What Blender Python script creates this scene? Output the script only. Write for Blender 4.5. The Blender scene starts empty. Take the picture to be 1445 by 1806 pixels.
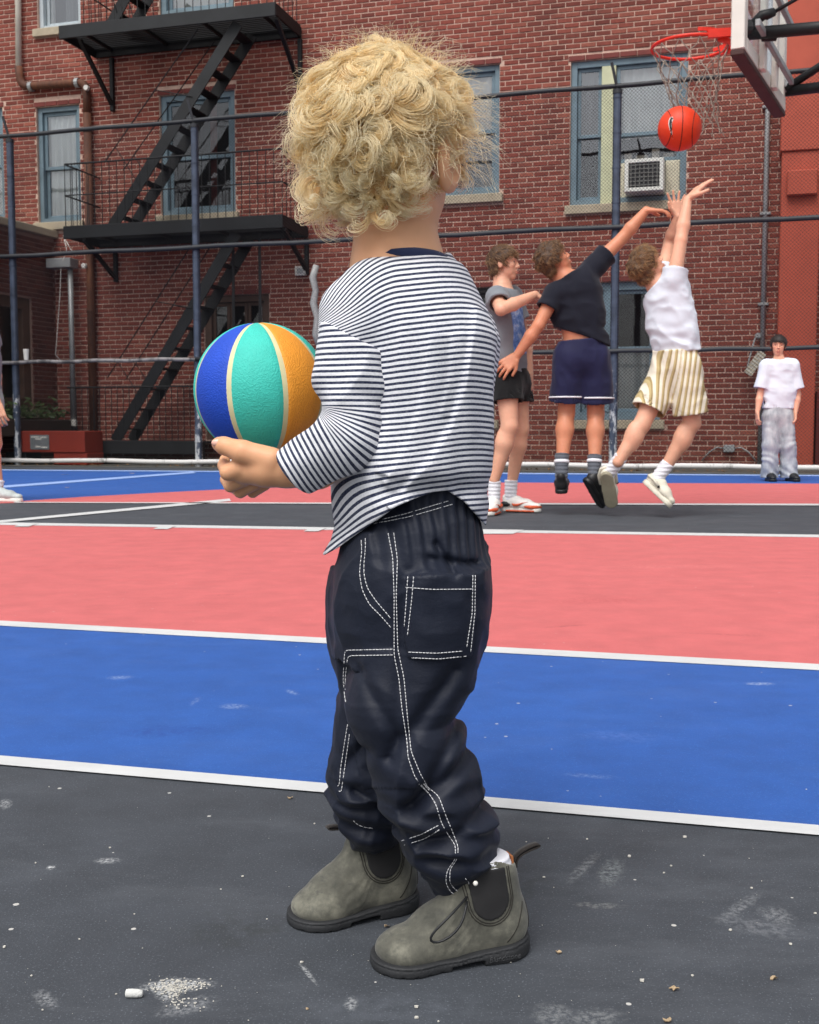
import bpy, math, random
import numpy as np
from mathutils import Vector, Matrix, Quaternion
from mathutils.bvhtree import BVHTree

random.seed(7)
rng = np.random.default_rng(7)
S = bpy.context.scene
COL = S.collection
R = math.radians

# ------------------------------------------------------------------ camera
FPX, CAMH, CX, CY, HOR = 2000.0, 0.55, 722.5, 903.0, 755.0
PITCH = math.atan((CY - HOR) / FPX)
cam_d = bpy.data.cameras.new('camera')
cam = bpy.data.objects.new('camera', cam_d)
COL.objects.link(cam)
cam.location = (0, 0, CAMH)
cam.rotation_euler = (math.pi / 2 - PITCH, 0, 0)
cam_d.sensor_fit = 'VERTICAL'
cam_d.sensor_height = 24.0
cam_d.lens = 24.0 * FPX / 1806.0
cam_d.clip_start = 0.05
cam_d.clip_end = 600
cam_d.dof.use_dof = True
cam_d.dof.focus_distance = 1.2
cam_d.dof.aperture_fstop = 22.0
S.camera = cam

# ------------------------------------------------------------------ sky, sun, exposure
SUN_EL, SUN_AZ = 58.0, 205.0       # compass-like: 0 = +Y, clockwise
world = bpy.data.worlds.new('World')
S.world = world
world.use_nodes = True
wn = world.node_tree.nodes
bg = wn.get('Background') or wn.new('ShaderNodeBackground')
sky = wn.new('ShaderNodeTexSky')
sky.sky_type = 'NISHITA'
sky.sun_disc = False
sky.sun_elevation = R(SUN_EL)
sky.sun_rotation = R(SUN_AZ)
sky.air_density = 1.0
sky.dust_density = 4.0
sky.ozone_density = 1.0
hs = wn.new('ShaderNodeHueSaturation')
hs.inputs['Saturation'].default_value = 0.25   # an overcast sky is nearly grey
world.node_tree.links.new(sky.outputs[0], hs.inputs['Color'])
world.node_tree.links.new(hs.outputs[0], bg.inputs[0])
bg.inputs[1].default_value = 0.135
sun_d = bpy.data.lights.new('sun', 'SUN')
sun_d.energy = 1.5
sun_d.angle = R(40)
sun_d.color = (1.0, 0.98, 0.955)
sun = bpy.data.objects.new('sun', sun_d)
COL.objects.link(sun)
az = R(SUN_AZ)
sdir = Vector((math.sin(az) * math.cos(R(SUN_EL)), math.cos(az) * math.cos(R(SUN_EL)), math.sin(R(SUN_EL))))
sun.rotation_euler = sdir.to_track_quat('Z', 'Y').to_euler()
sun.location = (0, -5, 20)
S.view_settings.view_transform = 'Standard'
S.view_settings.look = 'None'
S.view_settings.gamma = 1.0
S.view_settings.exposure = 0.40
S.view_settings.use_curve_mapping = False
S.render.engine = 'CYCLES'
S.cycles.max_bounces = 8
S.cycles.transparent_max_bounces = 24

# ------------------------------------------------------------------ picture geometry
CAMP = Vector((0, 0, CAMH))
cp, sp = math.cos(PITCH), math.sin(PITCH)
def ray(px, py):
    x = (px - CX) / FPX; y = -(py - CY) / FPX
    return Vector((x, cp + y * sp, -sp + y * cp))
def at(px, py, Y):
    d = ray(px, py); return CAMP + d * (Y / d.y)
def gnd(px, py, z=0.0):
    d = ray(px, py); return CAMP + d * ((z - CAMH) / d.z)
def proj(p):
    q = Vector(p) - CAMP
    xc = q.x; yc = q.y * sp + q.z * cp; zc = q.y * cp - q.z * sp
    return (CX + FPX * xc / zc, CY - FPX * yc / zc)

class Frame:
    """a vertical plane: u along it to the right, v away from the camera, z up"""
    def __init__(s, a, b, off=0.0):
        a = Vector((a[0], a[1], 0)); b = Vector((b[0], b[1], 0))
        s.m = (b - a).normalized(); s.n = Vector((-s.m.y, s.m.x, 0))
        s.o = a + s.n * off
    def w(s, u, v, z): return s.o + s.m * u + s.n * v + Vector((0, 0, z))
    def p(s, px, py, v=0.0):
        d = ray(px, py); t = ((s.o + s.n * v - CAMP).dot(s.n)) / d.dot(s.n)
        q = CAMP + d * t - s.o
        return q.dot(s.m), q.z           # (u, z)
    def local(s, P):
        q = Vector(P) - s.o; return q.dot(s.m), q.dot(s.n), q.z
    def rot(s): return math.atan2(s.m.y, s.m.x)
FA = Vector((-5.95, 16.95, 0)); FB = Vector((4.98, 13.8, 0))
FEN = Frame(FA, FB)                     # the fence line
WAL = Frame(FA, FB, 1.6)                # face of the brick building

# ------------------------------------------------------------------ materials
def lin(c):
    c = c / 255.0
    return c / 12.92 if c <= 0.04045 else ((c + 0.055) / 1.055) ** 2.4
def rgb(r, g, b): return (lin(r), lin(g), lin(b), 1.0)
class NT:
    def __init__(s, name):
        s.m = bpy.data.materials.new(name); s.m.use_nodes = True
        s.t = s.m.node_tree; s.n = s.t.nodes; s.b = s.n['Principled BSDF']
        s.out = s.n['Material Output']
    def new(s, typ, **kw):
        n = s.n.new(typ)
        for k, v in kw.items(): setattr(n, k, v)
        return n
    def link(s, a, b): s.t.links.new(a, b)
    def val(s, sock, v):
        if hasattr(v, 'is_output') or hasattr(v, 'links'): s.link(v, sock)
        else: sock.default_value = v
    def coord(s, kind='Object'): return s.new('ShaderNodeTexCoord').outputs[kind]
    def noise(s, vec, scale, detail=4, rough=0.55, out='Fac'):
        n = s.new('ShaderNodeTexNoise'); s.link(vec, n.inputs['Vector'])
        n.inputs['Scale'].default_value = scale; n.inputs['Detail'].default_value = detail
        n.inputs['Roughness'].default_value = rough; return n.outputs[out]
    def ramp(s, fac, stops):
        r = s.new('ShaderNodeValToRGB'); s.link(fac, r.inputs[0])
        e = r.color_ramp.elements
        while len(e) < len(stops): e.new(0.5)
        for i, (p, c) in enumerate(stops):
            e[i].position = p; e[i].color = c if len(c) == 4 else (*c, 1)
        return r.outputs[0]
    def mix(s, fac, a, b, blend='MIX'):
        m = s.new('ShaderNodeMix', data_type='RGBA', blend_type=blend)
        s.val(m.inputs[0], fac); s.val(m.inputs[6], a); s.val(m.inputs[7], b)
        return m.outputs[2]
    def math(s, op, a, b=0.0, c=0.0):
        m = s.new('ShaderNodeMath', operation=op)
        s.val(m.inputs[0], a); s.val(m.inputs[1], b); s.val(m.inputs[2], c)
        return m.outputs[0]
    def mapping(s, vec, scale=(1, 1, 1), rot=(0, 0, 0)):
        m = s.new('ShaderNodeMapping'); s.link(vec, m.inputs['Vector'])
        m.inputs['Scale'].default_value = scale; m.inputs['Rotation'].default_value = rot
        return m.outputs[0]
    def bump(s, h, strength=0.3, dist=0.01, normal=None):
        b = s.new('ShaderNodeBump'); s.link(h, b.inputs['Height'])
        b.inputs['Strength'].default_value = strength; b.inputs['Distance'].default_value = dist
        if normal is not None: s.link(normal, b.inputs['Normal'])
        s.link(b.outputs[0], s.b.inputs['Normal']); return b.outputs[0]
    def col(s, c): s.val(s.b.inputs['Base Color'], c)
    def set(s, **kw):
        for k, v in kw.items(): s.val(s.b.inputs[k.replace('_', ' ')], v)
MATS = {}
def mat(name, c, rough=0.6, var=0.12, scale=12.0, bump=0.0, bscale=60.0, metal=0.0, spec=0.4, dist=0.004):
    """a plain procedural surface: colour broken up by noise, fine relief, uneven gloss"""
    if name in MATS: return MATS[name]
    t = NT(name); co = t.coord()
    n = t.noise(co, scale, 5, 0.6)
    base = c if len(c) == 4 else rgb(*c)
    lo = tuple(x * (1 - var) for x in base[:3]) + (1,); hi = tuple(min(1, x * (1 + var)) for x in base[:3]) + (1,)
    t.col(t.ramp(n, [(0.3, lo), (0.7, hi)]))
    t.set(Roughness=rough, Metallic=metal, Specular_IOR_Level=spec)
    if bump: t.bump(t.noise(co, bscale, 3), bump, dist)
    MATS[name] = t.m
    return t.m

# ------------------------------------------------------------------ objects
MW = {}
def tag(o, label=None, cat=None, group=None, kind=None):
    if label: o['label'] = label
    if cat: o['category'] = cat
    if group: o['group'] = group
    if kind: o['kind'] = kind
    return o
def thing(name, label, cat, loc=(0, 0, 0), rz=0.0, group=None):
    o = bpy.data.objects.new(name, None); COL.objects.link(o)
    o.empty_display_size = 0.1
    o.location = loc; o.rotation_euler = (0, 0, rz)
    MW[o.name] = Matrix.Translation(Vector(loc)) @ Matrix.Rotation(rz, 4, 'Z')
    return tag(o, label, cat, group)
def world_of(o): return MW.get(o.name, Matrix.Identity(4))
def place(name, me, m, parent=None, kind=None, smooth=False):
    """link a mesh whose vertices are in world space, under its parent's frame"""
    if parent is not None:
        me.transform(world_of(parent).inverted())
    if m is not None:
        for x in (m if isinstance(m, (list, tuple)) else [m]): me.materials.append(x)
    if smooth:
        me.polygons.foreach_set('use_smooth', [True] * len(me.polygons))
    o = bpy.data.objects.new(name, me); COL.objects.link(o)
    if parent is not None:
        o.parent = parent
    MW[o.name] = world_of(parent) if parent is not None else Matrix.Identity(4)
    if kind: o['kind'] = kind
    return o
class MB:
    def __init__(s): s.v = []; s.f = []; s.mi = []; s.cur = 0
    def add(s, vs, fs):
        b = len(s.v); s.v += [tuple(x) for x in vs]
        s.f += [tuple(b + i for i in f) for f in fs]; s.mi += [s.cur] * len(fs); return s
    def box(s, fr, u, v, z):
        c = [fr.w(a, b, d) for d in z for b in v for a in u]
        return s.add(c, [(0, 2, 3, 1), (4, 5, 7, 6), (0, 1, 5, 4), (2, 6, 7, 3), (0, 4, 6, 2), (1, 3, 7, 5)])
    def bevbox(s, fr, u, v, z, b=0.01):
        """box with chamfered edges"""
        (u0, u1), (v0, v1), (z0, z1) = u, v, z
        pts = []; idx = {}
        for iz, zz in enumerate((z0, z1)):
            for iv, vv in enumerate((v0, v1)):
                for iu, uu in enumerate((u0, u1)):
                    su, sv, sz = (b, -b)[iu], (b, -b)[iv], (b, -b)[iz]
                    for ax in range(3):
                        q = [uu + su, vv + sv, zz + sz]; q[ax] = (uu, vv, zz)[ax]
                        idx[(iu, iv, iz, ax)] = len(pts); pts.append(fr.w(*q))
        F = []
        for ax in range(3):
            o = [a for a in range(3) if a != ax]
            for sd in (0, 1):
                q = []
                for (i, j) in ((0, 0), (1, 0), (1, 1), (0, 1)):
                    k = [0, 0, 0]; k[ax] = sd; k[o[0]] = i; k[o[1]] = j
                    q.append(idx[(*k, ax)])
                F.append(q)
        for ax in range(3):
            o = [a for a in range(3) if a != ax]
            for i in (0, 1):
                for j in (0, 1):
                    k0 = [0, 0, 0]; k0[o[0]] = i; k0[o[1]] = j; k1 = list(k0); k1[ax] = 1
                    F.append([idx[(*k0, o[0])], idx[(*k0, o[1])], idx[(*k1, o[1])], idx[(*k1, o[0])]])
        for iu in (0, 1):
            for iv in (0, 1):
                for iz in (0, 1):
                    F.append([idx[(iu, iv, iz, 0)], idx[(iu, iv, iz, 1)], idx[(iu, iv, iz, 2)]])
        return s.add(pts, F)
    def tube(s, pts, r, n=8, cap=True, flat=None):
        """round bar along a polyline; r may be a list"""
        pts = [Vector(p) for p in pts]; m = len(pts)
        rr = r if isinstance(r, (list, tuple)) else [r] * m
        t0 = (pts[1] - pts[0]).normalized()
        ref = Vector((0, 0, 1)) if abs(t0.z) < 0.9 else Vector((1, 0, 0))
        nx = t0.cross(ref).normalized(); vs = []
        for i, p in enumerate(pts):
            t = (pts[min(i + 1, m - 1)] - pts[max(i - 1, 0)]).normalized()
            nx = (nx - t * nx.dot(t)).normalized(); ny = t.cross(nx)
            for k in range(n):
                a = 2 * math.pi * k / n
                vs.append(p + (nx * math.cos(a) + ny * math.sin(a)) * rr[i])
        fs = []
        for i in range(m - 1):
            for k in range(n):
                fs.append((i * n + k, i * n + (k + 1) % n, (i + 1) * n + (k + 1) % n, (i + 1) * n + k))
        if cap:
            fs.append(tuple(range(n - 1, -1, -1))); fs.append(tuple((m - 1) * n + k for k in range(n)))
        return s.add(vs, fs)
    def bar(s, p0, p1, w, h, up=(0, 0, 1)):
        """flat bar of width w (sideways) and height h (towards up)"""
        p0, p1 = Vector(p0), Vector(p1); t = (p1 - p0).normalized()
        up = Vector(up); sd = t.cross(up).normalized(); up2 = sd.cross(t).normalized()
        c = []
        for p in (p0, p1):
            for a, b in ((-1, -1), (1, -1), (1, 1), (-1, 1)):
                c.append(p + sd * (a * w / 2) + up2 * (b * h / 2))
        return s.add(c, [(3, 2, 1, 0), (4, 5, 6, 7), (0, 1, 5, 4), (1, 2, 6, 5), (2, 3, 7, 6), (3, 0, 4, 7)])
    def sphere(s, c, r, nu=12, nv=8, sc=(1, 1, 1)):
        c = Vector(c); vs = [c + Vector((0, 0, -r * sc[2]))]
        for j in range(1, nv):
            ph = -math.pi / 2 + math.pi * j / nv
            for i in range(nu):
                a = 2 * math.pi * i / nu
                vs.append(c + Vector((r * sc[0] * math.cos(ph) * math.cos(a), r * sc[1] * math.cos(ph) * math.sin(a), r * sc[2] * math.sin(ph))))
        vs.append(c + Vector((0, 0, r * sc[2]))); fs = []
        for i in range(nu): fs.append((0, 1 + (i + 1) % nu, 1 + i))
        for j in range(nv - 2):
            for i in range(nu):
                a = 1 + j * nu; b = a + nu
                fs.append((a + i, a + (i + 1) % nu, b + (i + 1) % nu, b + i))
        a = 1 + (nv - 2) * nu
        for i in range(nu): fs.append((a + i, a + (i + 1) % nu, len(vs) - 1))
        return s.add(vs, fs)
    def prism(s, poly, dz, down=(0, 0, 1)):
        """closed polygon extruded by vector dz*down"""
        poly = [Vector(p) for p in poly]; n = len(poly); d = Vector(down) * dz
        vs = poly + [p + d for p in poly]
        fs = [tuple(range(n)), tuple(range(2 * n - 1, n - 1, -1))]
        fs += [(i, i + n, (i + 1) % n + n, (i + 1) % n) for i in range(n)]
        return s.add(vs, fs)
    def mesh(s, name):
        me = bpy.data.meshes.new(name)
        me.from_pydata([tuple(v) for v in s.v], [], s.f)
        if any(s.mi): me.polygons.foreach_set('material_index', s.mi)
        me.update()
        return me
    def build(s, name, m, parent=None, kind=None, smooth=False):
        return place(name, s.mesh(name), m, parent, kind, smooth)
WF = Frame((0, 0), (1, 0))               # plain world axes
# ================================================================== GROUND AND COURT
def asphalt_mat(name, base, speck=0.5, dust=0.5, gloss=0.75, dustc=(150, 155, 162), marks=()):
    t = NT(name); co = t.coord()
    big = t.noise(co, 1.3, 6, 0.65); mid = t.noise(co, 9, 5, 0.6); fine = t.noise(co, 420, 2, 0.5)
    b = rgb(*base)
    mv = .05 + .2 * speck
    c = t.ramp(mid, [(0.3, tuple(x * (1 - mv) for x in b[:3])), (0.7, tuple(x * (1 + mv) for x in b[:3]))])
    d = t.ramp(t.noise(t.mapping(co, (1.0, 2.6, 1), (0, 0, 0.5)), 2.3, 7, 0.72), [(0.5, (0, 0, 0)), (0.78, (dust, dust, dust))])
    c = t.mix(d, c, rgb(*dustc))
    # coarse grit: pale grains showing through the paint
    g = t.ramp(fine, [(0.60, (0, 0, 0)), (0.78, (speck, speck, speck))])
    c = t.mix(g, c, rgb(*[min(255, x * 1.5 + 45) for x in base]))
    # scattered pale specks
    v = t.new('ShaderNodeTexVoronoi'); t.link(co, v.inputs['Vector']); v.inputs['Scale'].default_value = 26
    sz = t.new('ShaderNodeTexWhiteNoise'); t.link(v.outputs['Position'], sz.inputs['Vector'])
    thr = t.math('MULTIPLY', t.math('POWER', sz.outputs['Value'], 5.0), 0.10)
    dot = t.math('LESS_THAN', v.outputs['Distance'], thr)
    c = t.mix(t.math('MULTIPLY', dot, 0.85 * speck + 0.2), c, rgb(215, 212, 205))
    # dark tyre-like scuffs and pale scratches
    sc = t.noise(t.mapping(co, (0.7, 9, 1), (0, 0, 0.35)), 3.1, 5, 0.7)
    c = t.mix(t.ramp(sc, [(0.66, (0, 0, 0)), (0.76, (.5 * speck,) * 3)]), c, rgb(*dustc))
    sc2 = t.noise(t.mapping(co, (8, 0.9, 1), (0, 0, -0.7)), 2.7, 5, 0.7)
    c = t.mix(t.ramp(sc2, [(0.69, (0, 0, 0)), (0.77, (.5 * speck,) * 3)]), c, tuple(x * 0.45 for x in b[:3]) + (1,))
    pos = t.new('ShaderNodeNewGeometry').outputs['Position']
    for (mx, my, w, h_, ang, colr, st, fr_) in marks:                 # chalk smears, rubber scuffs, worn patches
        q = gnd(mx, my); sc_ = (q - CAMP).length / FPX
        m = t.new('ShaderNodeMapping', vector_type='TEXTURE'); t.link(pos, m.inputs['Vector'])
        m.inputs['Location'].default_value = (q.x, q.y, 0); m.inputs['Rotation'].default_value = (0, 0, R(ang)); m.inputs['Scale'].default_value = (w * sc_, h_ * sc_ * 1.9, 1)
        ln = t.new('ShaderNodeVectorMath', operation='LENGTH'); t.link(m.outputs[0], ln.inputs[0])
        edge = t.math('ADD', ln.outputs['Value'], t.math('MULTIPLY', t.math('SUBTRACT', t.noise(m.outputs[0], 2.2, 5, .7), .5), 1.1))
        a = t.math('MULTIPLY', t.ramp(edge, [(.35, (1, 1, 1)), (.95, (0, 0, 0))]), t.ramp(t.noise(pos, fr_, 4, .7), [(.42, (0, 0, 0)), (.62, (st,) * 3)]))
        c = t.mix(a, c, rgb(*colr))
    t.col(c)
    t.val(t.b.inputs['Roughness'], t.ramp(big, [(0.3, (gloss - .1,) * 3), (0.7, (gloss + .1,) * 3)]))
    t.set(Specular_IOR_Level=0.5)
    h = t.math('ADD', t.math('MULTIPLY', t.noise(co, 260, 3, 0.6), 0.7), t.math('MULTIPLY', fine, 0.5))
    t.bump(h, 0.32, 0.0022)
    return t.m
M_ASPH = asphalt_mat('asphalt_paint', (60, 64, 70), 0.6, 0.30, 0.75, (112, 116, 122), marks=[
    (312, 1738, 70, 13, 4, (206, 208, 208), .95, 240), (300, 1745, 30, 24, 10, (206, 208, 208), .8, 320), (330, 1775, 60, 16, 30, (170, 172, 174), .5, 200), (543, 1716, 6, 26, 25, (206, 208, 208), .6, 200), (190, 1518, 26, 8, 0, (206, 208, 208), .6, 260),
    (1078, 1538, 26, 40, -18, (160, 166, 164), .4, 150), (1030, 1530, 14, 46, -28, (150, 152, 152), .45, 140), (1060, 1597, 52, 8, -6, (150, 150, 146), .45, 120), (1305, 1600, 16, 46, -40, (166, 168, 170), .4, 150), (1370, 1615, 34, 22, 8, (170, 172, 174), .42, 160), (1340, 1635, 90, 20, -30, (140, 142, 146), .4, 110),
    (975, 1790, 40, 24, 0, (150, 152, 152), .5, 150), (1050, 1795, 60, 18, 6, (150, 152, 152), .45, 150), (90, 1530, 9, 6, 20, (206, 208, 208), .8, 200), (10, 1418, 12, 16, 20, (206, 208, 208), .5, 200), (880, 1560, 160, 60, 10, (40, 44, 42), .5, 40), (420, 1640, 120, 50, 0, (44, 48, 46), .45, 40), (700, 1780, 200, 40, -4, (86, 90, 98), .4, 60), (620, 1770, 14, 14, 0, (206, 208, 208), .5, 260), (80, 1762, 18, 22, 40, (180, 182, 184), .5, 220)])
M_BLUE = asphalt_mat('blue_court_paint', (36, 84, 158), 0.3, 0.14, 0.66, (92, 124, 182), marks=[
    (212, 1196, 26, 9, 10, (150, 170, 205), .7, 160), (412, 1247, 30, 12, -10, (150, 170, 205), .6, 160), (1340, 1207, 30, 7, 0, (176, 190, 214), .8, 160), (345, 1238, 8, 20, 0, (130, 150, 195), .5, 160), (1100, 1300, 90, 20, -10, (84, 118, 190), .5, 80), (300, 1290, 120, 24, 8, (26, 58, 136), .45, 60), (1040, 1370, 60, 8, -12, (120, 146, 196), .5, 120), (700, 1330, 160, 30, 0, (26, 58, 136), .4, 60), (515, 1222, 10, 14, 30, (150, 170, 205), .6, 160)])
M_PINK = asphalt_mat('pink_court_paint', (198, 100, 100), 0.2, 0.08, 0.7, (214, 132, 128), marks=[
    (1060, 1060, 120, 26, 10, (170, 70, 72), .4, 60), (1000, 1105, 60, 5, 20, (120, 56, 58), .5, 90), (1280, 1120, 90, 6, -14, (140, 62, 62), .4, 90), (200, 1000, 200, 20, 0, (176, 76, 76), .35, 40), (390, 1050, 40, 5, 12, (140, 62, 62), .4, 90), (1180, 1000, 160, 16, 0, (220, 130, 126), .4, 60)])
M_LINE = asphalt_mat('white_line_paint', (206, 207, 206), 0.0, 0.4, 0.6, (160, 160, 160))
M_LBLUE = asphalt_mat('pale_blue_line_paint', (150, 178, 228), 0.05, 0.2, 0.6, (190, 200, 220))
M_DIRT = asphalt_mat('dusty_asphalt', (74, 74, 70), 0.5, 0.8, 0.85, (140, 132, 120))

def ext(a, b, t):                           # a point on the line a-b, t lengths beyond b
    return b + (b - a) * t
def sheet(name, pts, z, m, th=0.0):
    mb = MB(); mb.add([(p.x, p.y, z) for p in pts], [tuple(range(len(pts)))])
    return mb.build(name, m, None, 'structure')
mb = MB(); mb.add([(-70, -60, 0), (70, -60, 0), (70, 60, 0), (-70, 60, 0)], [(0, 1, 2, 3)])
mb.build('ground', M_ASPH, None, 'structure')
def gl(pl, pr, e=3.0):
    """court line through two picture points, run on beyond the frame on both sides"""
    a, b = gnd(*pl), gnd(*pr); d = (b - a).normalized()
    return a - d * e, b + d * e
# near blue lane, its two white lines, the pink area
a0, a1 = gl((0, 1340), (1445, 1466)); b0, b1 = gl((0, 1100), (1445, 1178))
sheet('blue_lane', [a0, a1, b1, b0], 0.0014, M_BLUE)
c0, c1 = gl((0, 924), (1445, 946), 6)
sheet('pink_court', [b0, b1, c1, c0], 0.0014, M_PINK)
q0, q1 = gl((0, 1335), (1445, 1458.5)); r0, r1 = gl((0, 1351), (1445, 1476))
sheet('white_line', [r0, r1, q1, q0], 0.0028, M_LINE)
q0, q1 = gl((0, 1096), (1445, 1173)); r0, r1 = gl((0, 1105), (1445, 1184))
sheet('white_line', [r0, r1, q1, q0], 0.0028, M_LINE)
q0, q1 = gl((0, 922), (1445, 944), 6); r0, r1 = gl((0, 926.5), (1445, 948.5), 6)
sheet('white_line', [r0, r1, q1, q0], 0.0028, M_LINE)
for xa, ya, xb, yb, w in ((25, 930.0, 68, 924.5, 3.4), (270, 934.5, 312, 928.8, 3.6), (535, 938.5, 577, 932.5, 3.8)):
    sheet('hash_mark', [gnd(xa, ya), gnd(xa + 26, ya), gnd(xb, yb), gnd(xb - 26, yb)], 0.0052, M_LINE)
sheet('hash_mark', [gnd(850, 943), gnd(905, 943), gnd(925, 936), gnd(850, 935)], 0.0052, M_LINE)
# far pink strip (curved where it meets the blue) and the far blue lane
arc = [(-220, 893), (25, 885.2), (150, 876.6), (300, 868.4), (450, 861), (590, 857), (720, 853.6), (870, 851.5), (1445, 853.5), (1900, 855)]
low0, low1 = gl((0, 887.5), (1445, 892.5), 6)
sheet('pink_strip', [gnd(*p) for p in arc] + [low1, low0][0:1] + [gnd(25, 887.6)], 0.0028, M_PINK)
f0, f1 = gl((0, 829.5), (1445, 839.5), 6)
sheet('blue_far_lane', [gnd(*p) for p in arc] + [f1, f0], 0.0014, M_BLUE)
q0, q1 = gl((25, 886.3), (1445, 889.5), 5); r0, r1 = gl((25, 887.6), (1445, 892.6), 5)
sheet('white_line', [gnd(25, 887.6), r1, q1, gnd(25, 886.4)], 0.0052, M_LINE)
q0, q1 = gl((-60, 925), (405, 880.5), 0); r0, r1 = gl((-60, 929), (408, 884.5), 0)
sheet('white_line', [r0, r1, q1, q0], 0.0052, M_LINE)
q0, q1 = gl((-60, 862), (340, 832.2), 0); r0, r1 = gl((-60, 866), (346, 834.5), 0)
sheet('pale_blue_line', [r0, r1, q1, q0], 0.0040, M_LBLUE)
q0, q1 = gl((0, 828.4), (1445, 838.2), 6); r0, r1 = gl((0, 830), (1445, 840.2), 6)
sheet('pale_blue_line', [r0, r1, q1, q0], 0.0040, M_LBLUE)
# unpainted strip under the fence and the area way behind it
mb = MB(); g = [FEN.w(-9, -0.45, 0.004), FEN.w(24, -0.45, 0.004), FEN.w(24, 1.5, 0.004), FEN.w(-9, 1.5, 0.004)]
mb.add(g, [(0, 1, 2, 3)]); mb.build('fence_strip', M_DIRT, None, 'structure')

# ================================================================== BRICK BUILDING
def brick_mat(name, cols, dirt=0.3):
    t = NT(name); co = t.coord()
    geo = t.new('ShaderNodeNewGeometry'); oi = t.new('ShaderNodeObjectInfo')
    f = t.math('FRACT', t.math('ADD', geo.outputs['Random Per Island'], oi.outputs['Random']))
    c = t.ramp(f, [(0.0, rgb(*cols[0])), (0.35, rgb(*cols[1])), (0.7, rgb(*cols[2])), (1.0, rgb(*cols[3]))])
    gco = t.new('ShaderNodeNewGeometry').outputs['Position']
    n = t.noise(gco, 30, 6, 0.7)
    c = t.mix(t.ramp(n, [(0.35, (0, 0, 0)), (0.75, (0.5, 0.5, 0.5))]), c, tuple(x * 0.5 for x in rgb(*cols[2])[:3]) + (1,))
    s = t.noise(t.mapping(gco, (1.1, 1.1, 0.35)), 1.7, 6, 0.65)         # rain streaks and soot
    c = t.mix(t.ramp(s, [(0.45, (0, 0, 0)), (0.72, (dirt,) * 3)]), c, rgb(62, 44, 40))
    t.col(c); t.set(Roughness=0.82, Specular_IOR_Level=0.3)
    t.bump(t.noise(gco, 140, 4), 0.35, 0.006)
    return t.m
M_BRICK = brick_mat('red_brick', [(128, 62, 51), (146, 76, 63), (112, 54, 45), (160, 92, 76)])
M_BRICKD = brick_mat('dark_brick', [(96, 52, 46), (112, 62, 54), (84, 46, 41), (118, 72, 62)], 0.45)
def mortar_mat(name, c):
    t = NT(name); co = t.coord()
    s = t.noise(t.mapping(co, (1, 1, 0.4)), 1.3, 6, 0.65)
    b = rgb(*c)
    k = t.ramp(s, [(0.3, tuple(x * 0.72 for x in b[:3])), (0.65, b)])
    k = t.mix(t.ramp(t.noise(co, 18, 5, .7), [(0.4, (0, 0, 0)), (0.8, (.45, .45, .45))]), k, rgb(120, 92, 82))
    t.col(k); t.set(Roughness=0.9, Specular_IOR_Level=0.2); t.bump(t.noise(co, 150, 4), 0.5, 0.006)
    return t.m
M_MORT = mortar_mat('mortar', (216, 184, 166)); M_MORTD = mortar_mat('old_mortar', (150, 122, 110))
M_FRAME = mat('blue_grey_window_paint', (106, 126, 136), 0.5, 0.16, 6, 0.15, 90)
M_FRAMEW = mat('white_window_paint', (172, 182, 186), 0.5, 0.1, 6)
M_MULL = mat('cream_window_paint', (186, 188, 154), 0.55, 0.1, 5, 0.15, 60)
M_BROWNF = mat('brown_window_paint', (84, 62, 50), 0.6, 0.2, 6, 0.15, 60)
M_DARKF = mat('dark_window_paint', (44, 42, 42), 0.5, 0.2, 6)
M_SILL = mat('stone_sill', (168, 156, 134), 0.85, 0.16, 7, 0.3, 80)
M_LINTEL = mat('red_lintel_paint', (112, 52, 46), 0.75, 0.2, 5, 0.25, 50)
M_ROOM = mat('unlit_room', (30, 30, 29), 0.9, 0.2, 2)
def curtain_mat(name, c):
    t = NT(name); co = t.coord()
    t.col(t.ramp(t.noise(co, 5, 3), [(0.3, tuple(x * .85 for x in rgb(*c)[:3])), (0.7, rgb(*c))]))
    t.set(Roughness=0.9, Specular_IOR_Level=0.1); return t.m
M_CURT = curtain_mat('white_curtain', (232, 236, 234)); M_CURTG = curtain_mat('grey_curtain', (120, 124, 126))
M_BLIND = curtain_mat('pale_blind', (206, 206, 200))
def glass_mat(name, tint=(0.86, 0.9, 0.9), refl=0.035):
    t = NT(name)
    t.n.remove(t.b)
    tr = t.new('ShaderNodeBsdfTransparent'); tr.inputs[0].default_value = (*tint, 1)
    gl_ = t.new('ShaderNodeBsdfGlossy'); gl_.inputs['Roughness'].default_value = 0.03
    gl_.inputs[0].default_value = (0.95, 0.97, 1, 1)
    fr = t.new('ShaderNodeFresnel'); fr.inputs[0].default_value = 1.5
    mx = t.new('ShaderNodeMixShader')
    f = t.math('ADD', t.math('MULTIPLY', fr.outputs[0], 1.0), refl)
    t.link(f, mx.inputs[0]); t.link(tr.outputs[0], mx.inputs[1]); t.link(gl_.outputs[0], mx.inputs[2])
    co = t.coord(); b = t.new('ShaderNodeBump'); t.link(t.noise(co, 2.2, 2), b.inputs['Height'])
    b.inputs['Strength'].default_value = 0.12; b.inputs['Distance'].default_value = 0.02
    t.link(b.outputs[0], gl_.inputs['Normal'])
    t.link(mx.outputs[0], t.out.inputs[0]); return t.m
M_GLASS = glass_mat('window_glass'); M_GLASSR = glass_mat('bright_window_glass', (.95, .97, .97), .13)

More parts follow.
